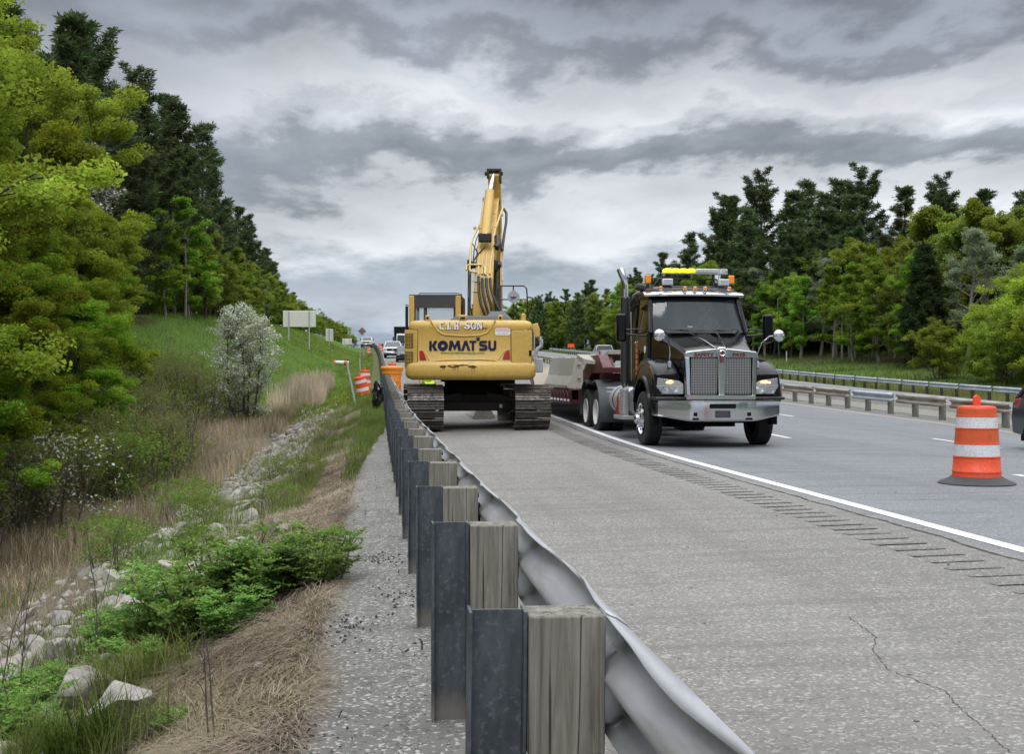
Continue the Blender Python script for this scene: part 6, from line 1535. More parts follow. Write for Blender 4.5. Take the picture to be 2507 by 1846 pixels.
textmesh('lettering', 'SAFETY', .088, M['redletter'], gs, TM(-.335, yg-.006, 1.715), .005, .004, 1.28); textmesh('lettering', 'PAYS', .088, M['redletter'], gs, TM(.335, yg-.006, 1.715), .005, .004, 1.25)
MB().cyl((0, yg-.065, 1.775), (0, yg-.03, 1.775), .058, n=24).build('badge', M['redletter'], gs); MB().lathe([(.040, 0), (.050, -.006), (.060, 0), (.060, .01)], (0, yg-.068, 1.775), 'y', 24).build('badge_ring', M['chrome'], gs)
MB().prism([(-.036, 1.60), (.036, 1.60), (.044, 1.73), (-.044, 1.73)], 1, yg-.058, yg-.03).build('badge', M['redletter'], gs)
q = MB()
for k in range(4): q.bb(-.026+k*.015, -.019+k*.015, yg-.062, yg-.056, 1.62, 1.71)
q.bb(-.03, .03, yg-.06, yg-.03, 1.585, 1.60); q.build('badge_bars', M['chrome'], gs)
# hood: loft of cross sections from grille to windscreen
def hsec(y, hw, zlow, zsh, zc, br):
    P = [(-hw, y, zlow), (-hw*1.0, y, (zlow+zsh)/2), (-hw*.985, y, zsh-.06), (-hw*.90, y, zsh)]
    P += [(-.30, y, zc-.025), (-.16, y, zc-.012), (-.13, y, zc+.012), (0, y, zc+.018), (.13, y, zc+.012), (.16, y, zc-.012), (.30, y, zc-.025)]
    P += [(hw*.90, y, zsh), (hw*.985, y, zsh-.06), (hw, y, (zlow+zsh)/2), (hw, y, zlow)]
    return P
H_ = [(.20, .685, .95, 1.79, 1.86), (.26, .69, .95, 1.815, 1.885), (.6, .73, .95, 1.92, 1.98), (1.0, .80, .95, 2.03, 2.08), (1.4, .88, .95, 2.14, 2.18), (1.62, .94, .95, 2.22, 2.24), (1.80, .98, .95, 2.26, 2.28)]
MB().loft([hsec(y, w_, a, b, c, 0) for y, w_, a, b, c in H_]).build('hood', M['gloss'], tk, angle=24)
mb = MB(); mb.hexa([(-.80, 1.50, 2.10), (.80, 1.50, 2.10), (.95, 1.95, 2.10), (-.95, 1.95, 2.10), (-.62, 1.36, 2.205), (.62, 1.36, 2.205), (.90, 1.84, 2.33), (-.90, 1.84, 2.33)]); mb.build('cowl', M['plastic'], tk, bevel=.03)
mb = MB()
for s in (-1, 1): mb.tube([(s*.10, .20, 1.885), (s*.16, .6, 2.01), (s*.22, 1.0, 2.115), (s*.27, 1.35, 2.20)], .012, 8)
mb.build('hood_trim', M['brushed'], tk, angle=60)
# fenders
def fender(s):
    mb = MB(); secs = []
    arc = [(.30, 1.02), (.36, 1.28), (.48, 1.42), (.70, 1.56), (.95, 1.66), (1.22, 1.695), (1.50, 1.66), (1.75, 1.54), (1.95, 1.34), (2.08, 1.06), (2.10, .80)]
    for i, (y, z) in enumerate(arc):
        t = i/(len(arc)-1); inner = .72+.16*t; ow = 1.235
        secs.append([(s*inner, y, z+.02), (s*(inner+.15), y, z+.015), (s*(ow-.09), y, z), (s*(ow-.02), y+.01, z-.035), (s*ow, y+.02, z-.10), (s*(ow-.02), y+.02+(.08 if y > 1.3 else -.0)*0, z-.17)])
    for i in range(len(secs)): secs[i] += [(s*(.72+.16*i/10), secs[i][0][1]+.0, secs[i][0][2]-.05)]
    mb.loft(secs, close=True, cap=True)
    return mb.build('fender', M['gloss'], tk, angle=40)
for s in (-1, 1):
    fd = fender(s)
    A1 = [(.36, 1.02), (.38, 1.26), (.50, 1.40), (.72, 1.54), (.97, 1.63), (1.24, 1.665), (1.50, 1.63), (1.76, 1.52), (1.96, 1.33), (2.09, 1.06), (2.12, .80)]
    th = np.linspace(R(176), R(-2), 11); A2 = [(1.32+.66*math.cos(a), .62+.66*math.sin(a)) for a in th]
    MB().loft([[(s*1.222, a[0], a[1]), (s*1.225, b[0], b[1]), (s*1.19, b[0], b[1]), (s*1.19, a[0], a[1])] for a, b in zip(A1, A2)]).build('fender_side', M['gloss'], fd, angle=40)
    # flare lip round the wheel arch
    mb = MB(); P = [(s*1.235, 1.32+.66*math.cos(a), .60+.70*math.sin(a)) for a in np.linspace(R(18), R(172), 16)]
    mb.loft([[(s*1.235, y, z), (s*1.27, y, z+.0), (s*1.27, 1.32+(y-1.32)*1.10, .6+(z-.6)*1.10), (s*1.20, 1.32+(y-1.32)*1.14, .6+(z-.6)*1.13)] for _, y, z in P], close=True); mb.build('arch_flare', M['gloss'], fd, angle=30)
    MB().bb(*sorted((s*.72, s*1.20)), .34, .50, .93, 1.40).build('headlight_pod', M['gloss'], fd, bevel=.03)
    MB().bb(*sorted((s*.66, s*1.245)), .14, .60, .90, .955).build('fender_skirt', M['plastic'], fd, bevel=.015)
    hl = MB(); P = [(s*.70, 1.01), (s*.70, 1.20), (s*.78, 1.255), (s*1.16, 1.315), (s*1.185, 1.02), (s*1.10, 1.0)]
    yy = lambda x: .20+.16*max(0, (abs(x)-.70)/.5)**1.6
    hl.add([(x, yy(x)-.015, z) for x, z in P]+[(x, yy(x)+.10, z) for x, z in P], [tuple(range(6)), tuple(range(11, 5, -1))]+[(i, i+6, (i+1) % 6+6, (i+1) % 6) for i in range(6)])
    h = hl.build('headlight', M['clear'], fd, bevel=.012)
    b = MB(); b.add([(x*.99, yy(x)+.055, z) for x, z in P], [tuple(range(6))]); b.build('reflector', M['brushed'], h)
    c = MB(); c.add([(s*.71, yy(.7)-.02, 1.165), (s*1.18, yy(1.18)-.02, 1.175), (s*1.18, yy(1.18)-.02, 1.158), (s*.71, yy(.7)-.02, 1.150)], [(0, 1, 2, 3)]); c.build('lens_divider', M['galvgrey'], h)
    for x_, r_ in ((.83, .055), (1.03, .06)): MB().lathe([(0, .045), (r_*.5, .035), (r_, 0), (r_+.006, -.01)], (s*x_, yy(x_)+.0, 1.085), 'y', 20).build('lamp_bowl', M['chrome'], h)
    MB().ball((s*.93 if s < 0 else s*.90, yy(.92)+.02, 1.235), .034, 12, (1.7, .5, 1)).build('turn_signal', M['turn'], h)
    MB().ball((s*.98, yy(.95)+.02, 1.225), .022, 12, (1.6, .5, 1)).build('turn_signal', M['turn'], h)
    # convex mirrors
    mb = MB(); mb.tube([(s*.86, .62, 1.60), (s*.85, .60, 1.78), (s*.90, .48, 1.98), (s*1.0, .32, 2.10), (s*1.10, .24, 2.11)], .013, 8).build('mirror_arm', M['chrome'], tk, angle=60)
    mb = MB(); mb.ball((s*1.15, .22, 2.11), .112, 22, (1, .55, 1)); mb.build('convex_mirror', M['chrome'], tk, angle=60)
    mb = MB(); mb.bb(*sorted((s*.83, s*.89)), .58, .66, 1.50, 1.63); mb.build('side_marker', M['galvgrey'], tk, bevel=.012)
    # door mirrors
    mb = MB(); mb.tube([(s*1.02, 1.95, 2.30), (s*1.46, 1.98, 2.28)], .014, 8); mb.tube([(s*1.02, 1.95, 2.16), (s*1.30, 1.98, 2.18), (s*1.46, 1.98, 2.20)], .02, 8); mb.build('mirror_bracket', M['black'], tk)
    MB().bb(*sorted((s*1.42, s*1.62)), 1.90, 2.06, 2.03, 2.60).build('door_mirror', M['gloss'], tk, bevel=.05, segs=4)
    MB().bb(*sorted((s*1.44, s*1.60)), 2.055, 2.065, 2.06, 2.56).build('mirror_glass', M['chrome'], tk)
    # exhaust
    st = MB().tube([(s*1.02, 3.95, .95), (s*1.02, 3.95, 3.22), (s*1.03, 3.95, 3.34), (s*1.06, 3.95, 3.48), (s*1.12, 4.02, 3.68)] if s < 0 else [(s*1.02, 3.95, .95), (s*1.02, 3.95, 3.22), (s*1.02, 3.95, 3.36), (s*1.03, 3.98, 3.48), (s*1.08, 4.02, 3.68)], [.068, .068, .070, .075, .082], 20, cap=False).build('exhaust_stack', M['chrome'], tk, angle=60)
    m_ = M['shield'] if 'shield' in M else None
    if m_ is None:
        m_, b_ = newmat('perforated_heat_shield'); g = N('ShaderNodeSeparateXYZ'); L(coord('Object'), g.inputs[0])
        sn = math_('MULTIPLY', math_('SINE', math_('MULTIPLY', g.outputs[2], 2*math.pi/.045)), math_('SINE', math_('MULTIPLY', g.outputs[0], 2*math.pi/.05)))
        L(mixc(rampf(sn, .05, .2), (.12, .12, .125), (.01, .01, .011)), b_.inputs['Base Color']); b_.inputs['Metallic'].default_value = .7; b_.inputs['Roughness'].default_value = .35; M['shield'] = m_
    MB().lathe([(.105, 1.20), (.105, 3.05)], (s*1.02, 3.95, 0), 'z', 28).build('heat_shield', m_, st, fix=False)
    MB().lathe([(.11, 3.03), (.112, 3.06), (.07, 3.07)], (s*1.02, 3.95, 0), 'z', 28).build('shield_collar', M['chrome'], st)
    # rear fenders: half round each side, joined
    for yc in (6.15, 7.5):
        lo, hi = (R(-8), R(118)) if yc > 7 else (R(58), R(196))
        secs = []
        for a in np.linspace(lo, hi, 16):
            yy_, zz_ = yc+.66*math.cos(a), .50+.72*math.sin(a)*1.06; secs.append([(s*.62, yy_, zz_), (s*1.30, yy_, zz_), (s*1.31, yy_+.0, zz_-.045), (s*1.29, yc+(yy_-yc)*.965, .5+(zz_-.5)*.965), (s*.62, yc+(yy_-yc)*.965, .5+(zz_-.5)*.965)])
        MB().loft(secs).build('rear_fender', M['mudrub'], tk, angle=40)
    # tank, straps, steps
    tn = MB().lathe([(0, 3.15), (.26, 3.15), (.30, 3.19), (.31, 3.24), (.31, 4.66), (.30, 4.71), (.26, 4.75), (0, 4.75)], (s*.93, 0, .83), 'y', 36).build('fuel_tank', M['alu'], tk, angle=40)
    for y in (3.75, 4.25): MB().lathe([(.313, y-.03), (.318, y-.03), (.318, y+.03), (.313, y+.03)], (s*.93, 0, .83), 'y', 36).build('tank_strap', M['plastic'], tn)
    mb = MB(); mb.hexa([(s*.95, 2.95, .44), (s*1.30, 2.95, .44), (s*1.30, 3.85, .44), (s*.95, 3.85, .44), (s*.95, 2.95, .52), (s*1.30, 2.95, .52), (s*1.30, 3.85, .52), (s*.95, 3.85, .52)])
    for k in range(15): z = .56+k*.034; mb.bb(*sorted((s*1.16, s*(1.275 if k < 9 else 1.26))), 2.98, 3.42, z, z+.020)
    mb.bb(*sorted((s*1.15, s*1.25)), 2.99, 3.41, .52, 1.08)
    mb.build('step', M['alu'], tk, bevel=.004)
    mb = MB(); mb.prism([(3.44, .525), (3.86, .525), (3.46, .92)], 0, *sorted((s*1.262, s*1.275))); mb.build('warning_triangle', M['lens_red'], tk)
    mb = MB(); mb.bb(*sorted((s*.9, s*1.26)), 4.80, 5.2, .98, 1.02); mb.bb(*sorted((s*.9, s*1.26)), 4.80, 5.2, 1.07, 1.10); mb.build('catwalk', M['alu'], tk)
    MB().bb(*sorted((s*1.10, s*1.22)), .52, .72, .42, .60).build('tow_bracket', M['matte'], tk)
# cab body: shell with open windows
def cabring(z, ins, yf_): return None
CW_, CT = 1.02, .94
cb = MB()
# floor pan and back wall, lower doors
cb.hexa([(-CW_, 1.75, .95), (CW_, 1.75, .95), (CW_, 3.70, .95), (-CW_, 3.70, .95), (-CW_, 1.80, 2.22), (CW_, 1.80, 2.22), (CW_, 3.70, 2.22), (-CW_, 3.70, 2.22)])
cb.hexa([(-CW_, 3.55, 2.2), (CW_, 3.55, 2.2), (CW_, 3.70, 2.2), (-CW_, 3.70, 2.2), (-CT, 3.52, 3.0), (CT, 3.52, 3.0), (CT, 3.66, 3.0), (-CT, 3.66, 3.0)])
for s in (-1, 1):
    a, b = s*CW_, s*(CW_-.09); c, d = s*CT, s*(CT-.09)
    cb.hexa([(a, 1.66, 2.2), (b, 1.66, 2.2), (b, 1.80, 2.2), (a, 1.80, 2.2), (c, 2.08, 3.0), (d, 2.08, 3.0), (d, 2.20, 3.0), (c, 2.20, 3.0)])     # A pillar
    cb.hexa([(a, 3.0, 2.2), (b, 3.0, 2.2), (b, 3.6, 2.2), (a, 3.6, 2.2), (c, 3.0, 3.0), (d, 3.0, 3.0), (d, 3.6, 3.0), (c, 3.6, 3.0)])             # B pillar
    cb.hexa([(c, 2.08, 2.92), (d, 2.08, 2.92), (d, 3.6, 2.92), (c, 3.6, 2.92), (c, 2.12, 3.04), (d, 2.12, 3.04), (d, 3.6, 3.04), (c, 3.6, 3.04)])
cab = cb.build('cab', M['gloss'], tk, bevel=.02)
rf = MB().loft([[(x*k, y0+(y1-y0)*t, z) for x, t in ((-1, .06), (-.8, .0), (0, -.02), (.8, .0), (1, .06), (1, 1), (-1, 1))] for k, z, y0, y1 in ((CT+.01, 3.0, 2.05, 3.68), (CT, 3.08, 2.08, 3.66), (CT-.08, 3.16, 2.2, 3.58), (CT-.35, 3.20, 2.4, 3.3))]).build('roof', M['gloss'], cab, angle=40)
secs = []
for x in np.linspace(-1.03, 1.03, 13):
    k = (x/1.03)**2; y = 1.86+.16*k; secs.append([(x, y, 2.965-.01*k), (x, y-.01, 3.0-.01*k), (x, y+.14, 3.085-.03*k), (x, y+.30, 3.10-.03*k), (x, y+.30, 3.06-.03*k), (x, y+.06, 2.955)])
MB().loft(secs).build('sun_visor', M['brushed'], tk, angle=30)
# windscreen (curved), side glass
ws = []
for x in np.linspace(-1, 1, 11):
    k = x*x; ws.append([(x*.945, 1.56+.16*k, 2.22-.0*k), (x*.90, 1.80+.16*k, 2.62), (x*.865, 2.00+.15*k, 2.99)])
MB().loft(ws, close=False, cap=False).build('windscreen', M['glass'], cab, fix=False, angle=60)
MB().loft([[(a[2][0]*1.0, a[2][1]-.018-.035*0, a[2][2]), (a[2][0]*1.01, a[2][1]-.085, 2.865+.03*0-.05*(abs(a[0][0])/.945)**4*-1)] for a in ws], close=False, cap=False).build('windscreen_band', M['matte'], cab, fix=False)
mb = MB()
for s in (-1, 1): mb.add([(s*.985, 1.82, 2.24), (s*.985, 3.0, 2.24), (s*.92, 3.0, 2.92), (s*.92, 2.16, 2.92)], [(0, 1, 2, 3)])
mb.build('side_glass', M['darkglass'], cab)
mb = MB()
for s in (-1, 1): mb.tube([(s*1.0, 1.70, 2.24), (s*.96, 1.94, 2.68), (s*.925, 2.10, 2.95)], .02, 8)
mb.build('windscreen_pillars_trim', M['black'], cab)
for s in (-1, 1):
    P = MB(); P.add([(s*1.026, 1.90, 1.20), (s*1.026, 2.95, 1.15), (s*1.026, 2.95, 2.10), (s*1.026, 1.90, 2.12)], [(0, 1, 2, 3)]); P.build('door_panel', M['gloss'], cab)
    P = MB()
    if s < 0:
        for k in range(7): P.box((-1.030, 2.76, 1.28+k*.12), (.004, .14, .085), (0, 0, 0))
        P.build('door_lettering', M['orange_dec'], cab)
        P = MB()
        for k in range(5): P.box((-1.030, 2.15+.10*k, 1.66+.03*math.sin(k*2)), (.004, .05, .36+.06*math.cos(k*3)), (.15, 0, 0))
        P.build('door_lettering', M['matte'], cab)
        MB().cyl((-1.035, 1.98, 1.88), (-1.028, 1.98, 1.88), .075, n=20).build('round_sticker', M['wht'], cab)
    MB().bb(*sorted((s*1.02, s*1.06)), 2.75, 2.92, 2.02, 2.06).build('door_handle', M['chrome'], cab, bevel=.006)
    MB().tube([(s*1.06, 3.12, 1.25), (s*1.07, 3.12, 2.7)], .016, 8).build('grab_rail', M['chrome'], cab)
    MB().hexa([(s*.99, 2.5, 2.83), (s*1.13, 2.5, 2.80), (s*1.13, 3.05, 2.74), (s*.99, 3.05, 2.77), (s*.99, 2.5, 2.845), (s*1.13, 2.5, 2.815), (s*1.13, 3.05, 2.755), (s*.99, 3.05, 2.785)]).build('window_shade', M['plastic'], cab)
mb = MB()
for x0, x1 in ((-.72, -.12), (.05, .62)): mb.tube([(x0, 1.60, 2.235), ((x0+x1)/2, 1.545, 2.255), (x1, 1.56, 2.24)], .012, 6); mb.tube([((x0+x1)/2, 1.54, 2.262), (x1+.08, 1.45, 2.20)], .012, 6)
mb.build('wipers', M['matte'], cab)
# interior
mb = MB(); mb.hexa([(-.88, 1.85, 2.0), (.88, 1.85, 2.0), (.88, 2.3, 2.0), (-.88, 2.3, 2.0), (-.85, 1.9, 2.27), (.85, 1.9, 2.27), (.85, 2.25, 2.29), (-.85, 2.25, 2.29)]); mb.box((-.48, 3.1, 2.52), (.42, .14, .6)); mb.box((.48, 3.1, 2.52), (.42, .14, .6)); mb.box((-.48, 3.05, 2.85), (.26, .12, .2)); mb.box((.48, 3.05, 2.85), (.26, .12, .2))
mb.build('seats_and_dash', M['plastic'], cab, bevel=.04)
MB().lathe([(.20, -.015), (.215, 0), (.20, .015), (.185, 0)], (.48, 2.42, 2.38), 'y', 28, close=True).build('steering_wheel', M['plastic'], cab)
MB().bb(-.16, -.06, 1.93, 1.94, 2.30, 2.36).build('windscreen_sticker', M['wht'], cab)
person('person', (TX+.48, TY+2.98, tk.location.z+2.10), 0, dict(SIT), 'driver in a grey shirt sitting behind the wheel of the black truck', 'galvgrey', 'denim', hair=(.1, .09, .08), scale=.92)
# roof lights
mb = MB(); mb.bb(-.62, .80, 2.62, 2.70, 3.20, 3.24); mb.tube([(-.75, 2.6, 3.14), (-.60, 2.6, 3.36), (.62, 2.6, 3.36), (.80, 2.6, 3.14)], .016, 8)
for x in (-.42, .55): mb.bb(x-.02, x+.02, 2.58, 2.62, 3.3, 3.48)
rk = mb.build('light_rack', M['black'], tk)
lb = MB().bb(-.50, .85, 2.52, 2.72, 3.46, 3.485).build('light_bar', M['galvgrey'], tk, bevel=.006)
for k in range(4): MB().bb(-.50+k*.165, -.345+k*.165, 2.49, 2.74, 3.486, 3.575).build('lit_module', M['lamp_yellow'], lb, bevel=.035, segs=3)
mb = MB(); mb.bb(.17, .66, 2.51, 2.73, 3.49, 3.57); mb.build('grey_module', M['alu'], lb, bevel=.012); MB().bb(.68, .84, 2.50, 2.74, 3.488, 3.575).build('end_module', M['clear'], lb, bevel=.02)
for x, lab in ((-.84, 0), (.92, 1)):
    q = MB().box((x, 2.55, 3.20), (.06, .06, .10)).build('beacon_post', M['black'], tk); MB().box((x, 2.55, 3.35), (.125, .11, .17), taper=.95).build('amber_beacon', M['lens_amber'], q, bevel=.015)
for x in (-.48, .70):
    q = MB().box((x, 2.35, 3.27), (.20, .16, .14)).build('work_light', M['wht'], tk, bevel=.015); MB().box((x, 2.26, 3.27), (.17, .02, .11)).build('lamp_face', M['galvgrey'], q); MB().box((x-.10, 2.45, 3.2), (.10, .1, .14)).build('lamp_bracket', M['black'], q)
for x in (-.70, -.20, .01, .22, .72):
    q = MB().ball((x, 2.02, 3.125), .045, 14, (1, 1.3, .9)).build('marker_lamp', M['chrome'], tk); MB().ball((x, 1.985, 3.13), .036, 14, (1, .9, 1)).build('amber_lens', M['lens_amber'], q)
MB().box((-.85, 2.9, 3.18), (.35, .3, .12), (0, .3, 0)).build('roof_cable_tray', M['dkgrey'], tk, bevel=.03)
# ---------------------------------------------------------------- lowbed trailer with barriers
tr = empty('lowbed_trailer', (6.18, 30.2, zrow(6.18, 30.2)), 0, 'dark red lowbed trailer behind the black truck, loaded with concrete barriers', 'trailer')
gz = lambda y: zrow(6.35, 30.2+y)-zrow(6.35, 30.2)
mb = MB(); mb.bb(-1.25, -1.10, .0, 7.4, .62, .86); mb.bb(1.10, 1.25, .0, 7.4, .62, .86); mb.bb(-1.25, 1.25, .0, .15, .50, .88); mb.bb(-1.1, 1.1, .15, 7.4, .70, .76)
for k in range(12): mb.bb(-1.27, -1.245, .3+k*.6, .36+k*.6, .55, .86); mb.tube([(-1.26, .3+k*.6, .86), (-1.26, .6+k*.6, .64), (-1.26, .9+k*.6, .86)], .012, 5)
mb.bb(-1.28, -1.22, 0, 7.4, .50, .56)
mb.build('deck_frame', M['rustred'], tr, bevel=.01)
mb = MB(); mb.bb(-1.22, 1.22, .1, 7.4, .865, .90); mb.build('deck_boards', M['wood'], tr)
# gooseneck reaching forward over the tractor
mb = MB()
for x in (-.85, .85): mb.prism([(.1, .86), (.1, 1.35), (-.9, 1.72), (-2.0, 1.72), (-2.6, 1.42), (-2.6, 1.28), (-1.1, 1.28), (-.5, 1.0), (-.15, .5), (.1, .5)], 0, x-.12, x+.12)
mb.bb(-.85, .85, -2.55, -1.2, 1.30, 1.42); mb.bb(-.85, .85, -.1, .1, .6, 1.3)
mb.build('gooseneck', M['rustred'], tr, bevel=.015)
mb = MB(); mb.hexa([(-1.25, -1.55, 1.52), (-.62, -1.75, 1.46), (-.62, -.65, 1.62), (-1.25, -.6, 1.66), (-1.25, -1.55, 1.64), (-.62, -1.75, 1.50), (-.62, -.65, 1.74), (-1.25, -.6, 1.76)])
mb.hexa([(-.60, -1.4, 1.74), (.95, -1.4, 1.74), (.95, -.3, 1.60), (-.6, -.3, 1.60), (-.60, -1.4, 1.84), (.95, -1.4, 1.90), (.95, -.3, 1.70), (-.6, -.3, 1.70)])
mb.build('neck_plates', M['barrier'], tr, bevel=.01)
MB().hexa([(-.62, -1.9, 1.30), (-.5, -1.9, 1.30), (-.5, -.4, 1.45), (-.62, -.4, 1.45), (-.62, -1.3, 1.74), (-.5, -1.3, 1.74), (-.5, -.4, 1.7), (-.62, -.4, 1.7)]).build('neck_bracket', M['rustred'], tr, bevel=.01)
# raised rear over the axles with sloping front
mb = MB(); mb.bb(-1.27, 1.27, 8.6, 14.0, 1.15, 1.32); mb.hexa([(-1.27, 7.4, .60), (1.27, 7.4, .60), (1.27, 7.55, .60), (-1.27, 7.55, .60), (-1.27, 8.5, 1.30), (1.27, 8.5, 1.30), (1.27, 8.7, 1.30), (-1.27, 8.7, 1.30)]); mb.build('rear_frame', M['rustred'], tr, bevel=.01)
mb = MB(); mb.add([(-1.22, 7.36, .80), (1.22, 7.36, .80), (1.22, 8.46, 1.52), (-1.22, 8.46, 1.52), (-1.22, 7.40, .74), (1.22, 7.40, .74), (1.22, 8.50, 1.46), (-1.22, 8.50, 1.46)], [(0, 1, 2, 3), (7, 6, 5, 4), (0, 4, 5, 1), (2, 6, 7, 3), (1, 5, 6, 2), (3, 7, 4, 0)]); mb.bb(-1.22, 1.22, 8.5, 14, 1.33, 1.37); mb.build('ramp_boards', paint('pale_worn_boards', (.36, .32, .25), .9, dirt=.6, dirtc=(.2, .17, .12)), tr)
for y in (9.6, 10.9, 12.2):
    for s in (-1, 1): wheel(tr, s*1.22, s, y, .42, 'rear', .24, True)
MB().box((-1.0, 9.4, 1.75), (.7, .08, .09)).build('crossbar', M['dkgrey'], tr)
def jersey(name, loc, rz, L_, lab, group='concrete barriers', sc=1.1):
    JQ = [(-.30, 0), (-.30, .08), (-.17, .33), (-.085, .81), (.085, .81), (.17, .33), (.30, .08), (.30, 0)]
    mb = MB(); secs = []
    for y in (0, .02, L_-.02, L_):
        k = .97 if y in (0, L_) else 1; secs.append([(x*k*sc, y, z*k*sc) for x, z in JQ])
    mb.loft(secs); e = empty(name, loc, rz, lab, 'barrier', group); mb.build('barrier_body', M['barrier'], e, angle=15, bevel=.01)
    m2 = MB()
    for z in (.25, .6): m2.tube([(0, .02, z*sc), (-.04, -.06, z*sc), (.04, -.06, z*sc), (0, .02, z*sc)], .012, 6)
    m2.build('steel_loop', M['rust'], e)
    m3 = MB()
    for y in (L_*.3, L_*.36): 
        m3.prism([(-.28*sc, 0), (-.22*sc, 0), (-.22*sc, .05), (-.28*sc, .05)], 1, y, y+.03)
    m3.build('lifting_slot', M['matte'], e); return e
jz = tr.location.z+.90
jersey('concrete_barrier', (5.22, 31.0, jz), 0, 2.6, sc=1.0, lab= 'concrete barrier on the trailer deck nearest the excavator, its sloping face in view')
jersey('concrete_barrier', (5.92, 32.2, jz), 0, 2.6, sc=1.0, lab= 'second concrete barrier on the trailer deck, partly behind the gooseneck plate')
jersey('concrete_barrier', (5.6, 35.2, jz+.0), 0, 2.8, 'further concrete barrier behind on the trailer deck')
jersey('concrete_barrier', (2.95, 33.2, zrow(2.95, 33.2)), 0, 3.2, 'concrete barrier standing on the shoulder, seen under the belly of the excavator', sc=1.0)
jersey('concrete_barrier', (3.95, 39.5, zrow(3.3, 39.5)), R(90), 1.3, 'concrete barrier set across the shoulder behind the slewing ring of the excavator', sc=1.1)
jersey('concrete_barrier', (2.45, 41.5, zrow(1.5, 41.5)), R(90), 1.45, 'short concrete barrier seen above the left track of the excavator', sc=1.1)

# ---------------------------------------------------------------- cars
def carbody(root, mat, L_, W_, prof_lo, prof_cab, hw_top=.78, name='body'):
    """side profile in (y,z): lower body lofted over x with rounded shoulders; y=0 front"""
    secs = []
    for x in (-1, -.97, -.88, -.6, 0, .6, .88, .97, 1):
        k = abs(x); ins = .0 if k < .6 else (k-.6)/.4
        secs.append([(x*W_/2, y+(.10*ins**2 if y < L_/2 else -.08*ins**2), z-(.05*ins**2 if z > .6 else 0)) for y, z in prof_lo])
    return MB().loft(secs).build(name, mat, root, angle=35)
def greenhouse(root, mat, gl, W_, y0, y1, y2, y3, zb, zt, tw=.74):
    """y0 base of windscreen, y1 top front, y2 top rear, y3 base rear"""
    w0, w1 = W_/2*.94, W_/2*tw; P = lambda x, y, z: (x, y, z)
    mb = MB(); t = .05
    mb.hexa([(-w1, y1, zt-.03), (w1, y1, zt-.03), (w1, y2, zt-.03), (-w1, y2, zt-.03), (-w1*.93, y1+.05, zt+.03), (w1*.93, y1+.05, zt+.03), (w1*.93, y2-.05, zt+.03), (-w1*.93, y2-.05, zt+.03)])
    for s in (-1, 1):
        for (ya, yb) in ((y0, y1), (y3, y2), ((y0+y3)/2+.15, (y1+y2)/2+.1)):
            mb.tube([(s*w0, ya, zb), (s*w1, yb, zt)], .045, 6)
    r = mb.build('roof', mat, root, bevel=.02)
    g = MB(); g.hexa([(-w0, y0, zb-.02), (w0, y0, zb-.02), (w0, y3, zb-.02), (-w0, y3, zb-.02), (-w1, y1, zt-.02), (w1, y1, zt-.02), (w1, y2, zt-.02), (-w1, y2, zt-.02)]); g.build('windows', gl, root, angle=20)
def pickup(loc, rz, mat, label, cat='pickup truck', group=None, face=True):
    e = empty('pickup_truck', loc, rz, label, cat, group); W_ = 2.03; L_ = 5.9
    carbody(e, mat, L_, W_, [(0.05, .48), (0, .62), (.0, 1.02), (.06, 1.18), (.25, 1.24), (1.45, 1.32), (2.0, 1.34), (3.6, 1.34), (3.62, 1.38), (L_-.02, 1.38), (L_, .7), (L_-.2, .48), (4.95, .48), (4.75, .85), (4.2, .85), (4.0, .48), (1.6, .48), (1.4, .85), (.75, .85), (.55, .48)], None)
    greenhouse(e, mat, M['darkglass'], W_, 1.40, 2.15, 3.4, 3.6, 1.34, 1.94)
    for y in (1.05, 4.45):
        for s in (-1, 1): wheel(e, s*1.0, s, y, .41, 'car', .26)
    gr = MB().bb(-.62, .62, -.05, .02, .82, 1.10).build('grille', M['plastic'], e, bevel=.02)
    MB().bb(-.12, .12, -.07, -.04, .93, 1.01).build('grille_badge', M['brushed'], gr, bevel=.02)
    MB().bb(-.55, .55, -.07, -.045, .955, .975).build('grille_bar', M['dkgrey'], gr)
    for s in (-1, 1):
        MB().bb(*sorted((s*.64, s*.97)), -.04, .12, .86, 1.12).build('headlight', M['clear'], e, bevel=.03); MB().bb(*sorted((s*.66, s*.95)), .0, .1, .88, 1.10).build('headlight_bowl', M['chrome'], e)
        q = MB().bb(*sorted((s*1.06, s*1.26)), 1.68, 1.80, 1.36, 1.66).build('door_mirror', M['plastic'], e, bevel=.03)
    MB().bb(-1.0, 1.0, -.09, .1, .52, .74).build('bumper', M['chrome'] if mat is M['whitecar'] else M['plastic'], e, bevel=.03); MB().bb(-.7, .7, -.1, 0, .42, .52).build('air_dam', M['plastic'], e)
    MB().bb(-.16, .16, -.105, -.09, .56, .68).build('number_plate', M['wht'], e)
    for s in (-1, 1): MB().bb(*sorted((s*.82, s*1.0)), L_-.03, L_+.01, .85, 1.25).build('tail_light', M['lens_red'], e)
    MB().bb(-1.0, 1.0, .3, L_-.3, .40, .5).build('underbody', M['matte'], e)
    return e
pickup((1.80, 136, zrow(1.80, 136)), -.03, M['whitecar'], 'white pickup facing the camera on the shoulder left of the excavator')
pickup((-1.9, 222, zrow(-1.2, 222)+.05), -.10, M['whitecar'], 'distant white pickup at the crest below the diamond sign')
pickup((24.9, 134, zrow(24.9, 134)), math.pi-.02, M['silvercar'], 'silver pickup driving away on the opposite carriageway behind the trailer', face=False)
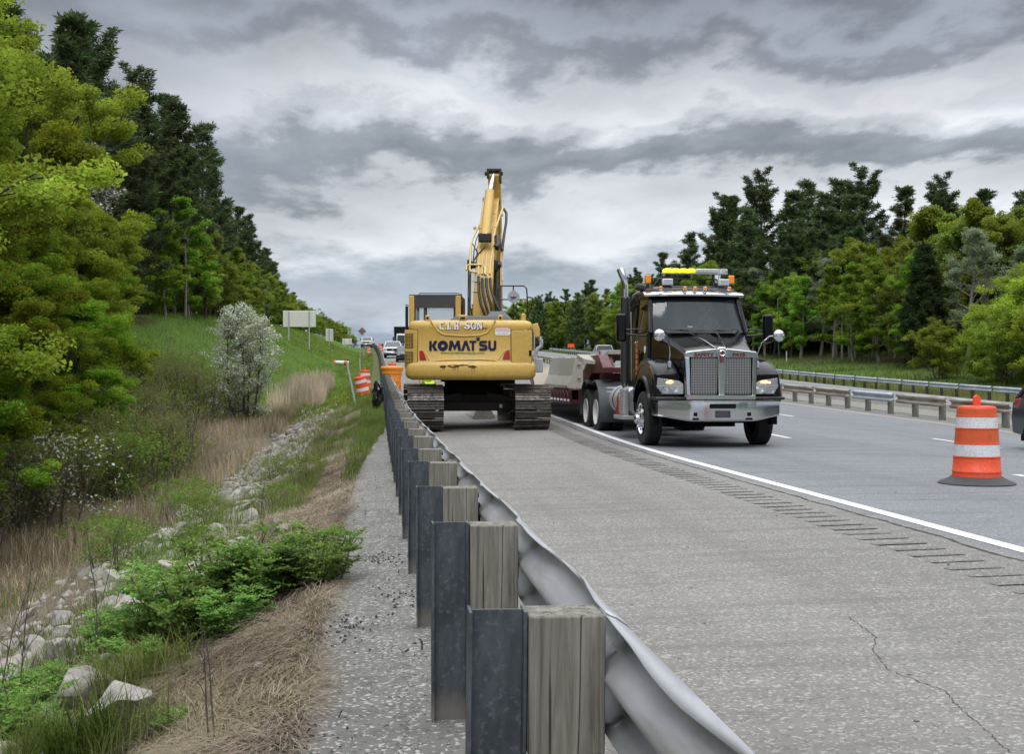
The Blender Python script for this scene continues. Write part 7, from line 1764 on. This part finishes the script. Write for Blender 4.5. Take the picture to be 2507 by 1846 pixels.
# dump truck
e = empty('dump_truck', (3.4, 150, zrow(3.4, 150)), -.02, 'black dump truck with white cab roof behind the white pickup', 'dump truck')
MB().hexa([(-1.2, 2.3, 1.3), (1.2, 2.3, 1.3), (1.2, 8, 1.3), (-1.2, 8, 1.3), (-1.27, 1.7, 3.65), (1.27, 1.7, 3.65), (1.27, 8, 3.5), (-1.27, 8, 3.5)]).build('dump_box', M['black'], e, bevel=.04)
mb = MB()
for k in range(7): mb.bb(-1.15+k*.36, -1.08+k*.36, 1.55, 1.75, 2.5, 3.6)
mb.build('box_ribs', M['matte'], e)
cbx = MB().hexa([(-1.0, 1.1, .9), (1.0, 1.1, .9), (1.0, 2.2, .9), (-1.0, 2.2, .9), (-.92, 1.45, 2.75), (.92, 1.45, 2.75), (.92, 2.2, 2.75), (-.92, 2.2, 2.75)]).build('cab', M['whitecar'], e, bevel=.06)
MB().hexa([(-.86, 1.12, 1.75), (.86, 1.12, 1.75), (.86, 1.3, 1.75), (-.86, 1.3, 1.75), (-.80, 1.30, 2.55), (.80, 1.30, 2.55), (.80, 1.5, 2.55), (-.80, 1.5, 2.55)]).build('windscreen', M['darkglass'], cbx)
MB().hexa([(-.9, 0, .7), (.9, 0, .7), (1., 1.3, .7), (-1., 1.3, .7), (-.7, .1, 1.55), (.7, .1, 1.55), (.9, 1.3, 1.75), (-.9, 1.3, 1.75)]).build('hood', M['gloss'], e, bevel=.08); MB().bb(-.4, .4, -.03, .03, .8, 1.45).build('grille', M['chrome'], e); MB().bb(-1.15, 1.15, -.25, -.1, .5, .8).build('bumper', M['black'], e, bevel=.03)
for s in (-1, 1):
    wheel(e, s*1.15, s, .7, .5, 'rear', .28); wheel(e, s*1.15, s, 6.3, .5, 'rear', .28); wheel(e, s*1.15, s, 7.4, .5, 'rear', .28); MB().bb(*sorted((s*1.25, s*1.42)), 1.2, 1.35, 1.75, 2.35).build('door_mirror', M['black'], e, bevel=.03)
# dark SUVs
def suv(loc, rz, mat, label):
    e = empty('dark_car', loc, rz, label, 'car'); W_ = 1.86; L_ = 4.65
    carbody(e, mat, L_, W_, [(.06, .32), (0, .5), (.02, .78), (.15, .92), (1.1, 1.03), (1.6, 1.06), (4.3, 1.10), (L_-.05, 1.02), (L_, .72), (L_-.05, .38), (4.25, .34), (4.1, .72), (3.5, .72), (3.3, .30), (1.35, .30), (1.15, .70), (.6, .70), (.42, .32)], None)
    greenhouse(e, mat, M['darkglass'], W_, 1.15, 1.9, 4.0, 4.5, 1.04, 1.62)
    for y in (.90, 3.78):
        for s in (-1, 1): wheel(e, s*.93, s, y, .355, 'car', .23)
    for s in (-1, 1):
        MB().bb(*sorted((s*.55, s*.86)), -.0, .2, .66, .84).build('headlight', M['clear'], e, bevel=.03)
        MB().hexa([(s*.62, 4.42, .86), (s*.935, 4.28, .88), (s*.935, 4.5, .88), (s*.62, 4.66, .86), (s*.62, 4.42, 1.06), (s*.93, 4.20, 1.08), (s*.92, 4.48, 1.06), (s*.62, 4.6, 1.05)]).build('tail_light', M['lens_red'], e, bevel=.015)
        MB().bb(*sorted((s*.95, s*1.08)), 1.45, 1.6, 1.0, 1.14).build('door_mirror', mat, e, bevel=.03)
    MB().bb(-.5, .5, -.03, .03, .42, .80).build('grille', M['plastic'], e, bevel=.02); MB().bb(-.88, .88, .4, 4.3, .22, .36).build('underbody', M['matte'], e)
    return e
suv((13.75, 18.7, zrow(13.85, 20)+.005), 0, M['darkcar'], 'dark car cut by the right picture edge, its red tail light in view')
suv((2.85, 118, zrow(2.85, 118)+.0), 0, M['darkcar'], 'dark vehicle just right of the white pickup, half hidden by the excavator')
